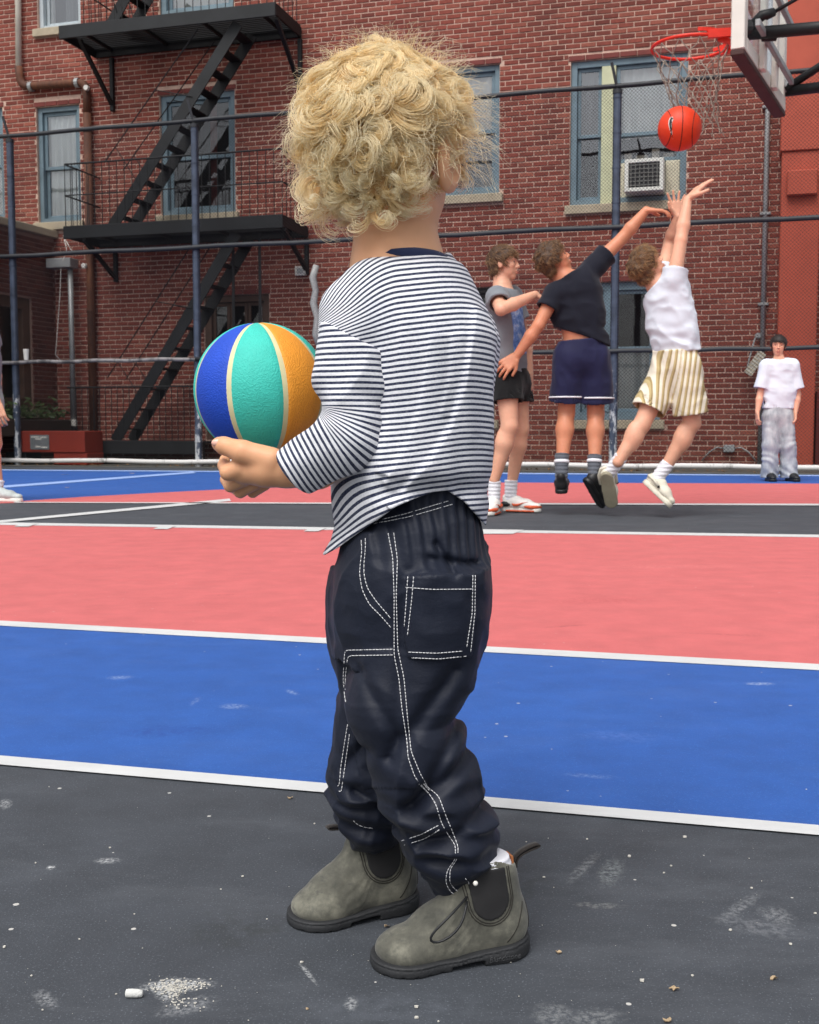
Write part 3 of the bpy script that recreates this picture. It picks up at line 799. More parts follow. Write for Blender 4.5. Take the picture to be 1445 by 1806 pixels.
# ================================================================== FIRE ESCAPE
M_IRON = mat('black_iron_paint', (15, 16, 18), .65, .35, 6, .3, 40)
M_IRONR = mat('rubbed_iron_paint', (23, 25, 27), .6, .5, 3, .3, 40)
def fire_escape():
    PV = -1.0
    T = thing('fire_escape', 'black iron fire escape with two steep ladders and railed platforms on the brick wall', 'fire escape', WAL.w(-4, 0, 0), WAL.rot())
    w = WAL.w
    def platform(pl, pr, depth_px, key):
        (u0, z0), (u1, z1) = WAL.p(*pl, PV), WAL.p(*pr, PV)
        z = (z0 + z1) / 2
        P = MB(); P.bevbox(WAL, (u0, u1), (PV - .03, PV), (z - .19, z), .006); P = P.build('platform_beam', M_IRONR, T)
        MB().bevbox(WAL, (u0, u1), (-.06, -.02), (z - .17, z - .02), .005).build('wall_beam', M_IRON, T)
        for uu in (u0, u1 - .03):
            MB().bevbox(WAL, (uu, uu + .03), (PV + .002, -.062), (z - .17, z - .002), .004).build('end_beam', M_IRON, T)
        n = 13
        for i in range(n):                                        # deck slats
            v = PV + .05 + (abs(PV) - .16) * i / (n - 1)
            MB().box(WAL, (u0 + .034, u1 - .034), (v, v + .042), (z - .05, z - .038)).build('deck_slat', M_IRON, T)
        for i in range(4):
            x = u0 + .3 + (u1 - u0 - .6) * i / 3
            MB().box(WAL, (x, x + .03), (PV + .002, -.062), (z - .10, z - .052)).build('joist', M_IRON, T)
        return u0, u1, z
    def bracket(u, z, drop=.62):
        mb = MB()
        mb.bevbox(WAL, (u - .03, u + .03), (-.075, -.013), (z - .20 - drop * 1.15, z - .192), .004)
        mb.bar(w(u, PV + .06, z - .20), w(u, -.07, z - .2 - drop), .055, .05, up=(0, 0, 1))
        mb.build('bracket', M_IRON, T)
    def railing(u0, u1, z, gaps=(), h=.92, step=.125):
        mid = []
        n = int((u1 - u0) / step)
        for i in range(n + 1):
            x = u0 + (u1 - u0) * i / n
            if any(a < x < b for a, b in gaps): continue
            mb = MB(); mb.tube([w(x, PV + .015, z), w(x, PV + .015, z + h)], .0065, 5); mb.build('baluster', M_IRON, T)
        for zz, r in ((z + h, .014), (z + h * .5, .009)):
            mb = MB(); mb.tube([w(u0, PV + .015, zz), w(u1, PV + .015, zz)], r, 6); mb.build('handrail', M_IRON, T)
        for uu in (u0, u1):
            for zz in (z + h, z + h * .5):
                mb = MB(); mb.tube([w(uu, PV + .015, zz), w(uu, -.014, zz)], .012, 6); mb.build('handrail', M_IRON, T)
            for i in range(1, 6):
                v = PV * i / 6
                mb = MB(); mb.tube([w(uu, v, z), w(uu, v, z + h)], .0065, 5); mb.build('baluster', M_IRON, T)
    def ladder(top, bot, n, ztop, zbot):
        (ut, _), (ub, _) = WAL.p(*top, PV + .12), WAL.p(*bot, PV + .12)
        for v in (PV + .12, PV + .62):
            mb = MB(); mb.bar(w(ub, v, zbot), w(ut, v, ztop), .022, .17, up=(0, 0, 1)); mb.build('stringer', M_IRONR if v < -.6 else M_IRON, T)
        for i in range(n):
            f = (i + .6) / n; uu, zz = ub + (ut - ub) * f, zbot + (ztop - zbot) * f
            mb = MB(); mb.bevbox(WAL, (uu - .085, uu + .085), (PV + .133, PV + .607), (zz - .012, zz + .012), .004); mb.build('rung', M_IRON, T)
        # thin stair handrails on stanchions
        for v in (PV + .1, PV + .64):
            a, b = w(ub - .10, v, zbot + .95), w(ut - .62, v, ztop - .02)
            mb = MB(); mb.tube([a, b], .009, 6); mb.build('stair_handrail', M_IRON, T)
            for f in (.12, .55):
                p = a.lerp(b, f); q = w(ub, v, zbot).lerp(w(ut, v, ztop), f + .1)
                mb = MB(); mb.tube([p, q], .007, 5); mb.build('stanchion', M_IRON, T)
    u0, u1, z = platform((105, 42), (487, 9), 0, 'up')
    for uu in (u0 + .30, u1 - .02): bracket(uu, z, .70)
    U0_, U1_, Z_ = platform((113, 394), (500, 384), 0, 'low')
    for uu in (U0_ + .30, U1_ + -.02): bracket(uu, Z_, .45)
    railing(U0_ + .02, U1_ - .02, Z_, [])
    railing(u0 + .4, u1 - .02, z, [])
    ladder((420, 42), (198, 388), 11, z - .19, Z_ - .02)
    ladder((250, -40), (195, 30), 3, z + .75, z - .02)
    # lower flight down to the low landing
    g0, g1 = WAL.p(120, 786, PV)[0], WAL.p(352, 786, PV)[0]
    za = WAL.p(230, 777, PV)[1]
    MB().bevbox(WAL, (g0, g1), (PV - .03, PV), (za - .20, za), .006).build('platform_beam', M_IRONR, T)
    MB().bevbox(WAL, (g0, g1), (PV + .002, -.014), (za - .04, za - .012), .004).build('landing_deck', M_IRON, T)
    for uu in (g0 + .4, g1 - .15):
        MB().bevbox(WAL, (uu, uu + .12), (PV + .1, PV + .25), (0.006, za - .042), .006).build('landing_leg', M_IRON, T)
    ladder((417, 425), (203, 772), 10, Z_ - .21, za - .01)
    n0 = WAL.p(122, 690, PV)[0]
    mb = MB(); hz = WAL.p(170, 683, PV)[1]
    for i in range(22):
        x = g0 + .05 + (g1 - g0 - .1) * i / 21
        b = MB(); b.tube([w(x, PV + .015, za), w(x, PV + .015, hz)], .0065, 5); b.build('baluster', M_IRON, T)
    mb.tube([w(g0, PV + .015, hz), w(g1, PV + .015, hz)], .014, 6); mb.build('handrail', M_IRON, T)
    # the hanging drop ladder guide under the low platform
    for px in (411, 458):
        uu = WAL.p(px, 430, PV + .3)[0]
        mb = MB(); mb.bar(w(uu, PV + .3, Z_ - .19), w(uu, PV + .3, Z_ - 1.6), .04, .03, up=(0, 1, 0)); mb.build('guide_bar', M_IRON, T)
fire_escape()

# ================================================================== PIPES AND WALL FIXTURES
M_RUST = NT('rusty_pipe')
def _rust():
    t = M_RUST; co = t.coord()
    t.col(t.ramp(t.noise(t.mapping(co, (6, 6, 1.6)), 1.2, 6, .7), [(.3, rgb(56, 34, 26)), (.55, rgb(96, 56, 36)), (.75, rgb(128, 78, 46))]))
    t.set(Roughness=.8); t.bump(t.noise(co, 60, 4), .3, .004)
_rust(); M_RUST = M_RUST.m
M_PIPEW = mat('cream_pipe', (206, 200, 186), .45, .1, 4)
M_STEEL = mat('grey_conduit', (150, 152, 152), .45, .2, 5, metal=.3)
M_PALE = mat('pale_cap', (216, 212, 204), .6, .1, 10)
def wpt(px, py, v): u, z = WAL.p(px, py, v); return WAL.w(u, v, z)
def curve_pts(ps, n=5):
    """polyline with rounded corners"""
    out = [ps[0]]
    for i in range(1, len(ps) - 1):
        a, b, c = ps[i - 1], ps[i], ps[i + 1]
        d = min((a - b).length, (c - b).length, .16)
        p, q = b + (a - b).normalized() * d, b + (c - b).normalized() * d
        for k in range(n + 1):
            t = k / n; out.append(p * (1 - t) ** 2 + b * 2 * t * (1 - t) + q * t * t)
    return out + [ps[-1]]
def pipes():
    v = -.09
    T = thing('drainpipe', 'cream drainpipe bending into rusty brown pipe down the wall at upper left', 'drainpipe', wpt(152, 600, v).xy.to_3d(), WAL.rot())
    mb = MB(); mb.tube([wpt(31, -200, v), wpt(33, 125, v)], .048, 12); mb.build('cream_pipe', M_PIPEW, T, smooth=True)
    a = [wpt(33, 125, v), wpt(34, 150, v), wpt(60, 153, v), wpt(140, 146, v), wpt(153, 146, v), wpt(153, 170, v)]
    a = [wpt(33, 118, v), wpt(37, 153, v), wpt(153, 145, v), wpt(154, 200, v)]
    mb = MB(); mb.tube(curve_pts(a), .062, 12); mb.build('elbow_pipe', M_RUST, T, smooth=True)
    b = wpt(154, 200, v); mb = MB(); mb.tube([b, Vector((b.x, b.y, .02))], .066, 12); mb.build('rusty_pipe', M_RUST, T, smooth=True)
    for p in ((55, 153), (137, 146)):
        q = wpt(*p, v); mb = MB(); mb.tube([q - WAL.m * .03, q + WAL.m * .03], .076, 12); mb.build('pipe_collar', M_STEEL, T)
    q = wpt(153, 155, -.17); mb = MB(); mb.tube([q + WAL.n * .03, q - WAL.n * .03], .04, 12); mb.build('cleanout_cap', M_PALE, T)
    q = wpt(154, 470, v); mb = MB(); mb.tube([q + WAL.n * .0 - WAL.n * .04, q - WAL.n * .11], .04, 12); mb.build('cleanout_cap', M_PALE, T)
    for z in (2.4, 3.7, 5.2):
        mb = MB(); mb.tube([Vector((b.x, b.y, z)), Vector((b.x, b.y, z + .06))], .076, 12); mb.build('pipe_collar', M_RUST, T)
    # pale vertical pipe in the corner of the wing
    v = -.2
    top = wpt(124, 470, v); bot = wpt(130, 740, v)
    T = thing('corner_pipe', 'pale grey pipe standing in the corner of the wing below a grey box', 'pipe', (top.x, top.y, 0), WAL.rot())
    mb = MB(); mb.tube([top, Vector((top.x, top.y, bot.z))], .042, 10); mb.build('pipe', M_STEEL, T, smooth=True)
    q = Vector((top.x, top.y, bot.z)); mb = MB(); mb.tube([q, q - Vector((0, 0, .1))], .06, 10); mb.build('pipe_collar', M_PALE, T)
    mb = MB(); mb.tube([q - Vector((0, 0, .1)), Vector((q.x, q.y, .01))], .06, 10); mb.build('pipe_foot', M_IRON, T)
    ub, zb_ = WAL.p(108, 466, v)
    MB().bevbox(WAL, (ub - .2, ub + .24), (v - .12, v + .12), (zb_ - .07, zb_ + .08), .01).build('header_box', M_STEEL, T)
    # conduit beside the red pier, with a lamp hanging off it
    v = -.05
    t0, t1 = wpt(1358, 180, v), wpt(1337, 812, v)
    x = (t0 + t1) / 2
    T = thing('conduit', 'grey vertical conduit running down the wall beside the red pier', 'conduit', (x.x, x.y, 0), WAL.rot())
    mb = MB(); mb.tube([Vector((x.x, x.y, 9)), Vector((x.x, x.y, .03))], .034, 10); mb.build('pipe', M_STEEL, T, smooth=True)
    for z in (.9, 2.2, 3.4, 4.8):
        MB().bevbox(WAL, (WAL.local(x)[0] - .07, WAL.local(x)[0] + .07), (v - .04, -.013), (z, z + .035), .004).build('pipe_strap', M_STEEL, T)
    a = wpt(1319, 660, -.25); b = wpt(1345, 622, -.25)
    L = thing('wall_lamp', 'tilted pale striplight fixture hanging from a thin arm on the wall', 'lamp', a, 0)
    d = (b - a).normalized(); up = d.cross(WAL.n).normalized()
    mb = MB(); mb.bar(a, b, .16, .11, up=up); mb.build('lamp_housing', mat('aged_white_metal', (190, 186, 172), .6, .15, 12), L)
    for k in range(7):
        p = a.lerp(b, (k + .5) / 7); mb = MB(); mb.bar(p - d * .008, p + d * .008, .17, .122, up=up); mb.build('lamp_rib', M_SILL, L)
    mb = MB(); mb.tube([wpt(1338, 592, -.03), wpt(1332, 596, -.2), wpt(1322, 632, -.25), a.lerp(b, .25) + up * .06], .012, 6); mb.build('arm', M_STEEL, L)
    mb = MB(); mb.tube([wpt(1338, 592, -.02), wpt(1337, 592, -.1)], .04, 8); mb.build('arm_socket', M_STEEL, L)
    # junction box
    u, z = WAL.p(1286, 791, -.05)
    J = thing('junction_box', 'small grey junction box with drooping cables near the foot of the wall', 'junction box', WAL.w(u, 0, z), WAL.rot())
    MB().bevbox(WAL, (u - .075, u + .075), (-.10, -.013), (z - .05, z + .05), .008).build('casing', M_STEEL, J)
    for s in (-1, 1):
        mb = MB(); mb.tube([WAL.w(u + s * .06, -.05, z), WAL.w(u + s * .16, -.05, z + .015), WAL.w(u + s * .26, -.05, z - .05), WAL.w(u + s * .36, -.05, z - .17)], .012, 6); mb.build('cable', M_STEEL, J, smooth=True)
    # loose wires by the wing corner
    C = thing('loose_cable', 'thin pale cable drooping in loops down the corner of the wing', 'cable', wpt(108, 560, -.3))
    mb = MB(); mb.tube([wpt(112, 415, -.3), wpt(118, 440, -.35), wpt(108, 470, -.3), wpt(106, 520, -.3), wpt(101, 590, -.3), wpt(98, 625, -.3), wpt(112, 642, -.3)], .007, 5); mb.build('wire', M_PALE, C, smooth=True)
    mb = MB(); mb.tube([wpt(112, 415, -.3), wpt(125, 440, -.33), wpt(134, 452, -.3)], .006, 5); mb.build('wire', M_PALE, C, smooth=True)
    # small white box under the low platform
    u, z = WAL.p(531, 478, -.05)
    B = thing('alarm_box', 'small white square box on the brick under the lower platform', 'box', WAL.w(u, 0, z), WAL.rot())
    MB().bevbox(WAL, (u - .085, u + .085), (-.09, -.013), (z - .07, z + .07), .008).build('casing', M_PALE, B)
    MB().bevbox(WAL, (u - .05, u + .05), (-.1, -.091), (z - .04, z + .04), .004).build('cover', M_STEEL, B)
    # white plastic strip caught on the fence
    P = thing('plastic_strip', 'crumpled white plastic strip tied to the fence behind the child', 'plastic strip', FEN.w(FEN.p(557, 520)[0], -.06, FEN.p(557, 520)[1]))
    mb = MB(); ps = [(558, 468), (553, 490), (557, 512), (554, 535), (560, 560), (558, 590), (563, 615)]
    q = [FEN.w(FEN.p(x, y, -.1)[0], -.1 - .02 * (i % 2), FEN.p(x, y, -.1)[1]) for i, (x, y) in enumerate(ps)]
    mb.tube(q, [.042, .05, .044, .05, .046, .05, .03], 9); mb.build('strip', mat('white_plastic', (142, 142, 140), .5, .35, 60, .6, 90), P, smooth=True)
    # white cup wedged on the fence rail
    u, z = FEN.p(47, 641, -.06)
    Q = thing('paper_cup', 'white paper cup standing on the fence rail beside the left post', 'cup', FEN.w(u, -.06, fz3 + .026))
    mb = MB(); c = FEN.w(u, -.062, fz3 + .03); mb.tube([c, c + Vector((0, 0, .155)), c + Vector((0, 0, .16)), c + Vector((0, 0, .015))], [.032, .045, .04, .028], 12); mb.build('cup_wall', M_PALE, Q)
pipes()

# red steel bin with a notice plate, greenery on the wing's sill
def red_bin():
    v = -1.55
    u0, u1 = WAL.p(36, 790, v)[0], WAL.p(150, 790, v)[0]; zt, zb = WAL.p(80, 760, v)[1], WAL.p(80, 798, v)[1]
    zt = max(zt, .35)
    T = thing('red_barrier', 'dark red steel barrier with a grey notice plate behind the left fence post', 'barrier', WAL.w(u0, v, 0), WAL.rot())
    mr = mat('dull_red_steel', (140, 46, 30), .6, .15, 3, .15, 30)
    MB().bevbox(WAL, (u0, u1), (v, v + .5), (max(.17, zb), zt), .01).build('top_box', mr, T)
    MB().bevbox(WAL, (u0 + .55, u1 + .02), (v + .02, v + .48), (.006, max(.17, zb) - .003), .01).build('foot', mr, T)
    MB().bevbox(WAL, (u0 - .3, u0 + .06), (v + .05, v + .45), (.006, max(.17, zb) - .003), .01).build('foot', M_IRON, T)
    a, za = WAL.p(53, 767, v - .01); b, zb2 = WAL.p(87, 793, v - .01)
    P = MB().bevbox(WAL, (a, b), (v - .012, v - .001), (zb2, za), .004).build('notice_plate', mat('grey_plate', (120, 124, 126), .4, .25, 20), T)
    for k, (x0, x1, y) in enumerate(((.08, .5, .86), (.55, .9, .84), (.3, .62, .72), (.3, .55, .2), (.6, .9, .16))):
        MB().box(WAL, (a + (b - a) * x0, a + (b - a) * x1), (v - .016, v - .013), (zb2 + (za - zb2) * (y - .05), zb2 + (za - zb2) * (y + .05))).build('print', M_PALE, P)
red_bin()
def leafmat(name, c):
    t = NT(name); gi = t.new('ShaderNodeNewGeometry').outputs['Random Per Island']
    b = rgb(*c); t.col(t.ramp(gi, [(0, tuple(x * .55 for x in b[:3])), (1, tuple(x * 1.35 for x in b[:3]))])); t.set(Roughness=.55); return t.m
M_LEAF = leafmat('leaf_green', (66, 84, 40))
def plant():
    base = WNG.w(wing_d1 - .5, -.28, wing_zs - .12)
    T = thing('window_plant', 'low green plants in a dark trough below the brown doorway', 'plant', base, WNG.rot())
    MB().bevbox(WNG, (wing_d1 - 1.5, wing_d1 + .35), (-.45, -.09), (wing_zs - .42, wing_zs - .16), .02).build('trough', mat('trough_brown', (52, 42, 36), .8), T)
    mb = MB()
    for i in range(420):
        c = WNG.w(wing_d1 - 1.45 + random.random() * 1.75, -.27 + random.gauss(0, .09), wing_zs - .13 + abs(random.gauss(0, .12)))
        a = Vector((random.gauss(0, 1), random.gauss(0, 1), random.gauss(0, .7))).normalized(); b = a.orthogonal().normalized()
        l = random.uniform(.03, .06)
        mb.add([c - a * l, c + b * l * .45, c + a * l, c - b * l * .45], [(0, 1, 2), (0, 2, 3)])
    mb.build('foliage', M_LEAF, T, 'stuff')
plant()

# ================================================================== BASKETBALL HOOP
M_HOOPR = mat('orange_red_enamel', (226, 52, 34), .4, .1, 12)
M_BOARD = mat('white_board_frame', (222, 220, 210), .5, .08, 5)
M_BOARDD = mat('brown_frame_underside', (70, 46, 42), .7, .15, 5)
M_BLACKP = mat('black_arm_paint', (26, 27, 29), .5, .25, 8)
def hoop():
    near = at(1300, 86, 6.48); zb = near.z
    th = R(27); d = Vector((math.sin(th), math.cos(th), 0))
    B = Frame((near.x, near.y), (near.x + d.x, near.y + d.y))   # u runs away along the board, v to its front (left)
    W = 1.43; H = 1.07
    # the pole stands outside the picture to the right
    mid = B.w(W / 2, 0, 0)
    back = -B.n
    pole = mid + back * 2.1
    T = thing('basketball_hoop', 'orange rim on a clear white framed backboard carried by black arms', 'basketball hoop', (pole.x, pole.y, 0))
    fw, ft = .085, .035
    def fb(u, z): return MB().bevbox(B, u, (-.02, ft), z, .005)
    MB().bevbox(B, (0, fw), (-.04, ft), (zb, zb + H), .005).build('frame_bar', M_BOARD, T)
    MB().bevbox(B, (W - fw, W), (-.04, ft), (zb, zb + H), .005).build('frame_bar', M_BOARD, T)
    MB().bevbox(B, (fw + .001, W - fw - .001), (-.04, ft), (zb, zb + fw), .005).build('frame_bar', M_BOARD, T)
    MB().bevbox(B, (fw + .001, W - fw - .001), (-.04, ft), (zb + H - fw, zb + H), .005).build('frame_bar', M_BOARD, T)
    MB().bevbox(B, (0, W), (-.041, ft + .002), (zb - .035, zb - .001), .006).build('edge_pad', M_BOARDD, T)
    MB().bevbox(B, (fw + .001, W - fw - .001), (0, .012), (zb + fw + .001, zb + H - fw - .001), .002).build('clear_panel', glass_mat('acrylic_board', (.93, .95, .95), .03), T)
    for u in (W * .33, W * .62):
        MB().bevbox(B, (u - .04, u + .04), (-.075, -.042), (zb + .001, zb + H), .004).build('strut', M_BOARD, T)
    for z in (zb + .16, zb + .5):
        MB().bevbox(B, (.1, W - .1), (-.105, -.076), (z - .02, z + .02), .004).build('cross_strut', M_STEEL, T)
    # rim: at the middle of the board
    zr = zb + .28; rc = B.w(W / 2, 0, zr) + B.n * (.037 + .16 + .235)
    mb = MB(); n = 48; pts = [rc + Vector((math.cos(2 * math.pi * i / n), math.sin(2 * math.pi * i / n), 0)) * .235 for i in range(n + 1)]
    mb.tube(pts, .0105, 8, cap=False); rim = mb.build('rim', M_HOOPR, T, smooth=True)
    # breakaway plate and the skirt behind the ring
    mb = MB()
    mb.bevbox(B, (W / 2 - .11, W / 2 + .11), (.0375, .055), (zr - .1, zr + .05), .005)
    mb.add([], [])
    mb.build('mount_plate', M_HOOPR, T)
    mb = MB(); q = []
    for s in (-1, 1):
        a, b = B.w(W / 2 + s * .1, .06, zr + .01), rc + B.n * -.15 + B.m * (s * .18) + Vector((0, 0, .004))
        mb.bar(a, b, .028, .05); mb.bar(B.w(W / 2 + s * .08, .06, zr - .08), rc - B.n * .2 + B.m * (s * .12) - Vector((0, 0, .012)), .02, .03)
    mb.build('brace', M_HOOPR, T)
    m = 20; a0 = math.atan2(-B.n.y, -B.n.x); vs = []
    for i in range(m + 1):
        a = a0 + (i / m - .5) * 2.3
        o = Vector((math.cos(a), math.sin(a), 0))
        for rr, zz in ((.235, .012), (.243, .012), (.243, -.045 if abs(i / m - .5) < .4 else -.01), (.235, -.045 if abs(i / m - .5) < .4 else -.01)):
            vs.append(rc + o * rr + Vector((0, 0, zz + .03)))
    fs = []
    for i in range(m):
        for k in range(4): fs.append((i * 4 + k, i * 4 + (k + 1) % 4, i * 4 + 4 + (k + 1) % 4, i * 4 + 4 + k))
    fs += [(0, 1, 2, 3), (m * 4 + 3, m * 4 + 2, m * 4 + 1, m * 4)]
    MB().add(vs, fs).build('rim_skirt', M_HOOPR, T)
    # net of knotted cords, pushed aside by the ball
    N = 12; rows = 6
    def node(i, j):
        a = 2 * math.pi * (i + .5 * (j % 2)) / N; f = j / rows
        r = .235 * (1 - .52 * f ** .75) * (1 + .05 * math.sin(i * 3.1 + j))
        sw = Vector((.07, .02, 0)) * f ** 2
        return rc + sw + Vector((math.cos(a) * r, math.sin(a) * r, -.012 - .43 * f + .018 * math.sin(i * 2.3 + j * 1.7) * f))
    mb = MB()
    for j in range(rows):
        for i in range(N):
            for di in ((0, -1) if j % 2 == 0 else (0, 1)):
                p, q = node(i, j), node((i + di) % N, j + 1)
                md = (p + q) / 2 + Vector((random.gauss(0, .008), random.gauss(0, .008), -.008))
                mb.tube([p, md, q], .0034, 5, cap=False)
    for i in range(N):
        p = node(i, rows); mb.tube([p, p + Vector((random.gauss(0, .01), random.gauss(0, .01), -.05)), p + Vector((random.gauss(0, .02), random.gauss(0, .02), -.09))], .003, 5)
    mb.build('net', mat('grey_net_cord', (150, 142, 130), .85, .25, 20), T)
    # arms to the pole
    zA = at(1400, 47, 7.4).z
    for du in (-.32, .32):
        a = B.w(W / 2 + du * .6, -.1, zb + .62 if du < 0 else zb + .16)
    nearu = .20
    p1 = at(1316, 60, 6.75); p2 = at(1480, 46, 6.6)
    mb = MB(); mb.tube([p1, p1 + (p2 - p1) * 2.3], .036, 12); mb.build('arm', M_BLACKP, T, smooth=True)
    mb = MB(); mb.tube([at(1319, 50, 6.75), at(1345, 27, 6.72), at(1352, 26, 6.72), at(1366, 21, 6.72)], [.02, .03, .03, .024], 10); mb.build('turnbuckle', M_BLACKP, T, smooth=True)
    mb = MB(); mb.tube([at(1366, 21, 6.72), at(1440, -22, 6.7), at(1560, -90, 6.6)], .011, 8); mb.build('brace_rod', M_BLACKP, T, smooth=True)
    mb = MB(); mb.tube([at(1343, 62, 6.75), at(1345, 71, 6.75), at(1368, 70, 6.75), at(1371, 60, 6.75)], .009, 6); mb.build('hook_bar', M_BLACKP, T)
    mb = MB(); mb.sphere(at(1319, 52, 6.75), .055, 10, 8); mb.build('hinge', M_BLACKP, T)
    q1 = at(1377, 162, 7.75); q2 = at(1480, 150, 7.5)
    mb = MB(); mb.tube([q1, q1 + (q2 - q1) * 2.6], .036, 12); mb.build('arm', M_BLACKP, T, smooth=True)
    mb = MB(); mb.tube([at(1385, 157, 7.7), at(1445, 118, 7.6), at(1520, 70, 7.4)], .026, 10); mb.build('brace_tube', M_BLACKP, T, smooth=True)
    mb = MB(); mb.sphere(at(1386, 154, 7.72), .05, 10, 8); mb.tube([at(1378, 148, 7.75), at(1378, 168, 7.75)], .03, 8); mb.build('hinge', M_STEEL, T)
    pt = p1 + (p2 - p1) * 2.3
    mb = MB(); mb.tube([Vector((pt.x, pt.y, 0)), Vector((pt.x, pt.y, pt.z + .6))], .09, 16); mb.build('pole', M_BLACKP, T, smooth=True)
    return rc
RIMC = hoop()
# ================================================================== SMOOTH BODIES (implicit surfaces)
_T = rng.random((32, 32, 32)).astype(np.float32)
def noise3(x, y, z):
    """value noise, about -1..1, on broadcastable arrays"""
    x, y, z = np.broadcast_arrays(x, y, z)
    xi, yi, zi = np.floor(x).astype(np.int32), np.floor(y).astype(np.int32), np.floor(z).astype(np.int32)
    fx, fy, fz = x - xi, y - yi, z - zi
    fx = fx * fx * (3 - 2 * fx); fy = fy * fy * (3 - 2 * fy); fz = fz * fz * (3 - 2 * fz)
    a = lambda i, j, k: _T[(xi + i) & 31, (yi + j) & 31, (zi + k) & 31]
    l = lambda p, q, t: p + (q - p) * t
    r = l(l(l(a(0, 0, 0), a(1, 0, 0), fx), l(a(0, 1, 0), a(1, 1, 0), fx), fy),
          l(l(a(0, 0, 1), a(1, 0, 1), fx), l(a(0, 1, 1), a(1, 1, 1), fx), fy), fz)
    return r * 2 - 1
def smin(a, b, k):
    if k <= 0: return np.minimum(a, b)
    h = np.clip(0.5 + 0.5 * (b - a) / k, 0, 1)
    return b * (1 - h) + a * h - k * h * (1 - h)
class Sdf:
    def __init__(s, lo, hi, h):
        s.h = h; s.lo = np.array(lo, float); s.n = np.ceil((np.array(hi) - s.lo) / h).astype(int) + 1
        s.ax = [(s.lo[i] + h * np.arange(s.n[i])).astype(np.float32) for i in range(3)]
        s.g = np.full(s.n, 0.25, np.float32)
    def blk(s, lo, hi):
        sl = []
        for i in range(3):
            a = int(max(0, math.floor((lo[i] - s.lo[i]) / s.h))); b = int(min(s.n[i], math.ceil((hi[i] - s.lo[i]) / s.h) + 1))
            if b <= a: return None
            sl.append(slice(a, b))
        X, Y, Z = s.ax[0][sl[0]][:, None, None], s.ax[1][sl[1]][None, :, None], s.ax[2][sl[2]][None, None, :]
        return tuple(sl), X, Y, Z
    def xyz(s): return s.ax[0][:, None, None], s.ax[1][None, :, None], s.ax[2][None, None, :]
    def put(s, lo, hi, fn, k, sub=False):
        b = s.blk([v - k - 3 * s.h for v in lo], [v + k + 3 * s.h for v in hi])
        if b is None: return s
        sl, X, Y, Z = b; d = fn(X, Y, Z).astype(np.float32)
        s.g[sl] = -smin(-s.g[sl], d, k) if sub else smin(s.g[sl], d, k)
        return s
    def cap(s, a, b, ra, rb=None, k=0.01, flat=None, sub=False):
        """tapered capsule; flat = (axis, ratio) squeezes the cross-section along axis"""
        rb = ra if rb is None else rb
        a = np.array(a, np.float32); b = np.array(b, np.float32); ba = b - a; L2 = float(ba @ ba) + 1e-12
        m = max(ra, rb) * (flat[1] if flat and flat[1] > 1 else 1)
        def fn(X, Y, Z):
            px, py, pz = X - a[0], Y - a[1], Z - a[2]
            t = np.clip((px * ba[0] + py * ba[1] + pz * ba[2]) / L2, 0, 1)
            qx, qy, qz = px - t * ba[0], py - t * ba[1], pz - t * ba[2]
            d2 = qx * qx + qy * qy + qz * qz; r = ra + t * (rb - ra)
            if flat:
                n = np.array(flat[0], np.float32); n = n / np.linalg.norm(n); q = flat[1]
                c = qx * n[0] + qy * n[1] + qz * n[2]
                return (np.sqrt(np.maximum(d2 - c * c + (c / q) ** 2, 0)) - r) * min(1.0, q)
            return np.sqrt(d2) - r
        lo = np.minimum(a, b) - m; hi = np.maximum(a, b) + m
        return s.put(lo, hi, fn, k, sub)
    def ell(s, c, rad, axes=None, k=0.01, sub=False, power=2.0):
        """ellipsoid; axes = three unit vectors"""
        c = np.array(c, np.float32); A = np.eye(3, dtype=np.float32) if axes is None else np.array([list(v) for v in axes], np.float32)
        m = max(rad)
        def fn(X, Y, Z):
            px, py, pz = X - c[0], Y - c[1], Z - c[2]
            q = [np.abs(px * A[i, 0] + py * A[i, 1] + pz * A[i, 2]) / rad[i] for i in range(3)]
            if power == 2.0:
                k0 = np.sqrt(q[0] ** 2 + q[1] ** 2 + q[2] ** 2)
                k1 = np.sqrt((q[0] / rad[0]) ** 2 + (q[1] / rad[1]) ** 2 + (q[2] / rad[2]) ** 2) + 1e-9
                return k0 * (k0 - 1) / k1
            k0 = (q[0] ** power + q[1] ** power + q[2] ** power) ** (1 / power)
            return (k0 - 1) * min(rad)
        return s.put(c - m, c + m, fn, k, sub)
    def stack(s, tab, k=0.01, ang=0.0, z0=None, z1=None, power=2.0, sub=False):
        """pile of ellipses: rows (z, cx, cy, rx, ry) with z ascending"""
        T = np.array(sorted(tab), np.float64)
        z0 = T[0, 0] if z0 is None else z0; z1 = T[-1, 0] if z1 is None else z1
        ca, sa = math.cos(ang), math.sin(ang)
        def fn(X, Y, Z):
            f = [np.interp(Z.ravel(), T[:, 0], T[:, i]).astype(np.float32)[None, None, :] for i in range(1, 5)]
            dx, dy = X - f[0], Y - f[1]
            u, v = (dx * ca + dy * sa) / f[2], (-dx * sa + dy * ca) / f[3]
            if power == 2.0: q = np.sqrt(u * u + v * v)
            else: q = (np.abs(u) ** power + np.abs(v) ** power) ** (1 / power)
            d = (q - 1) * np.minimum(f[2], f[3])
            return np.maximum(d, np.maximum(z0 - Z, Z - z1))
        r = max(T[:, 3].max(), T[:, 4].max())
        lo = (T[:, 1].min() - r, T[:, 2].min() - r, z0); hi = (T[:, 1].max() + r, T[:, 2].max() + r, z1)
        return s.put(lo, hi, fn, k, sub)
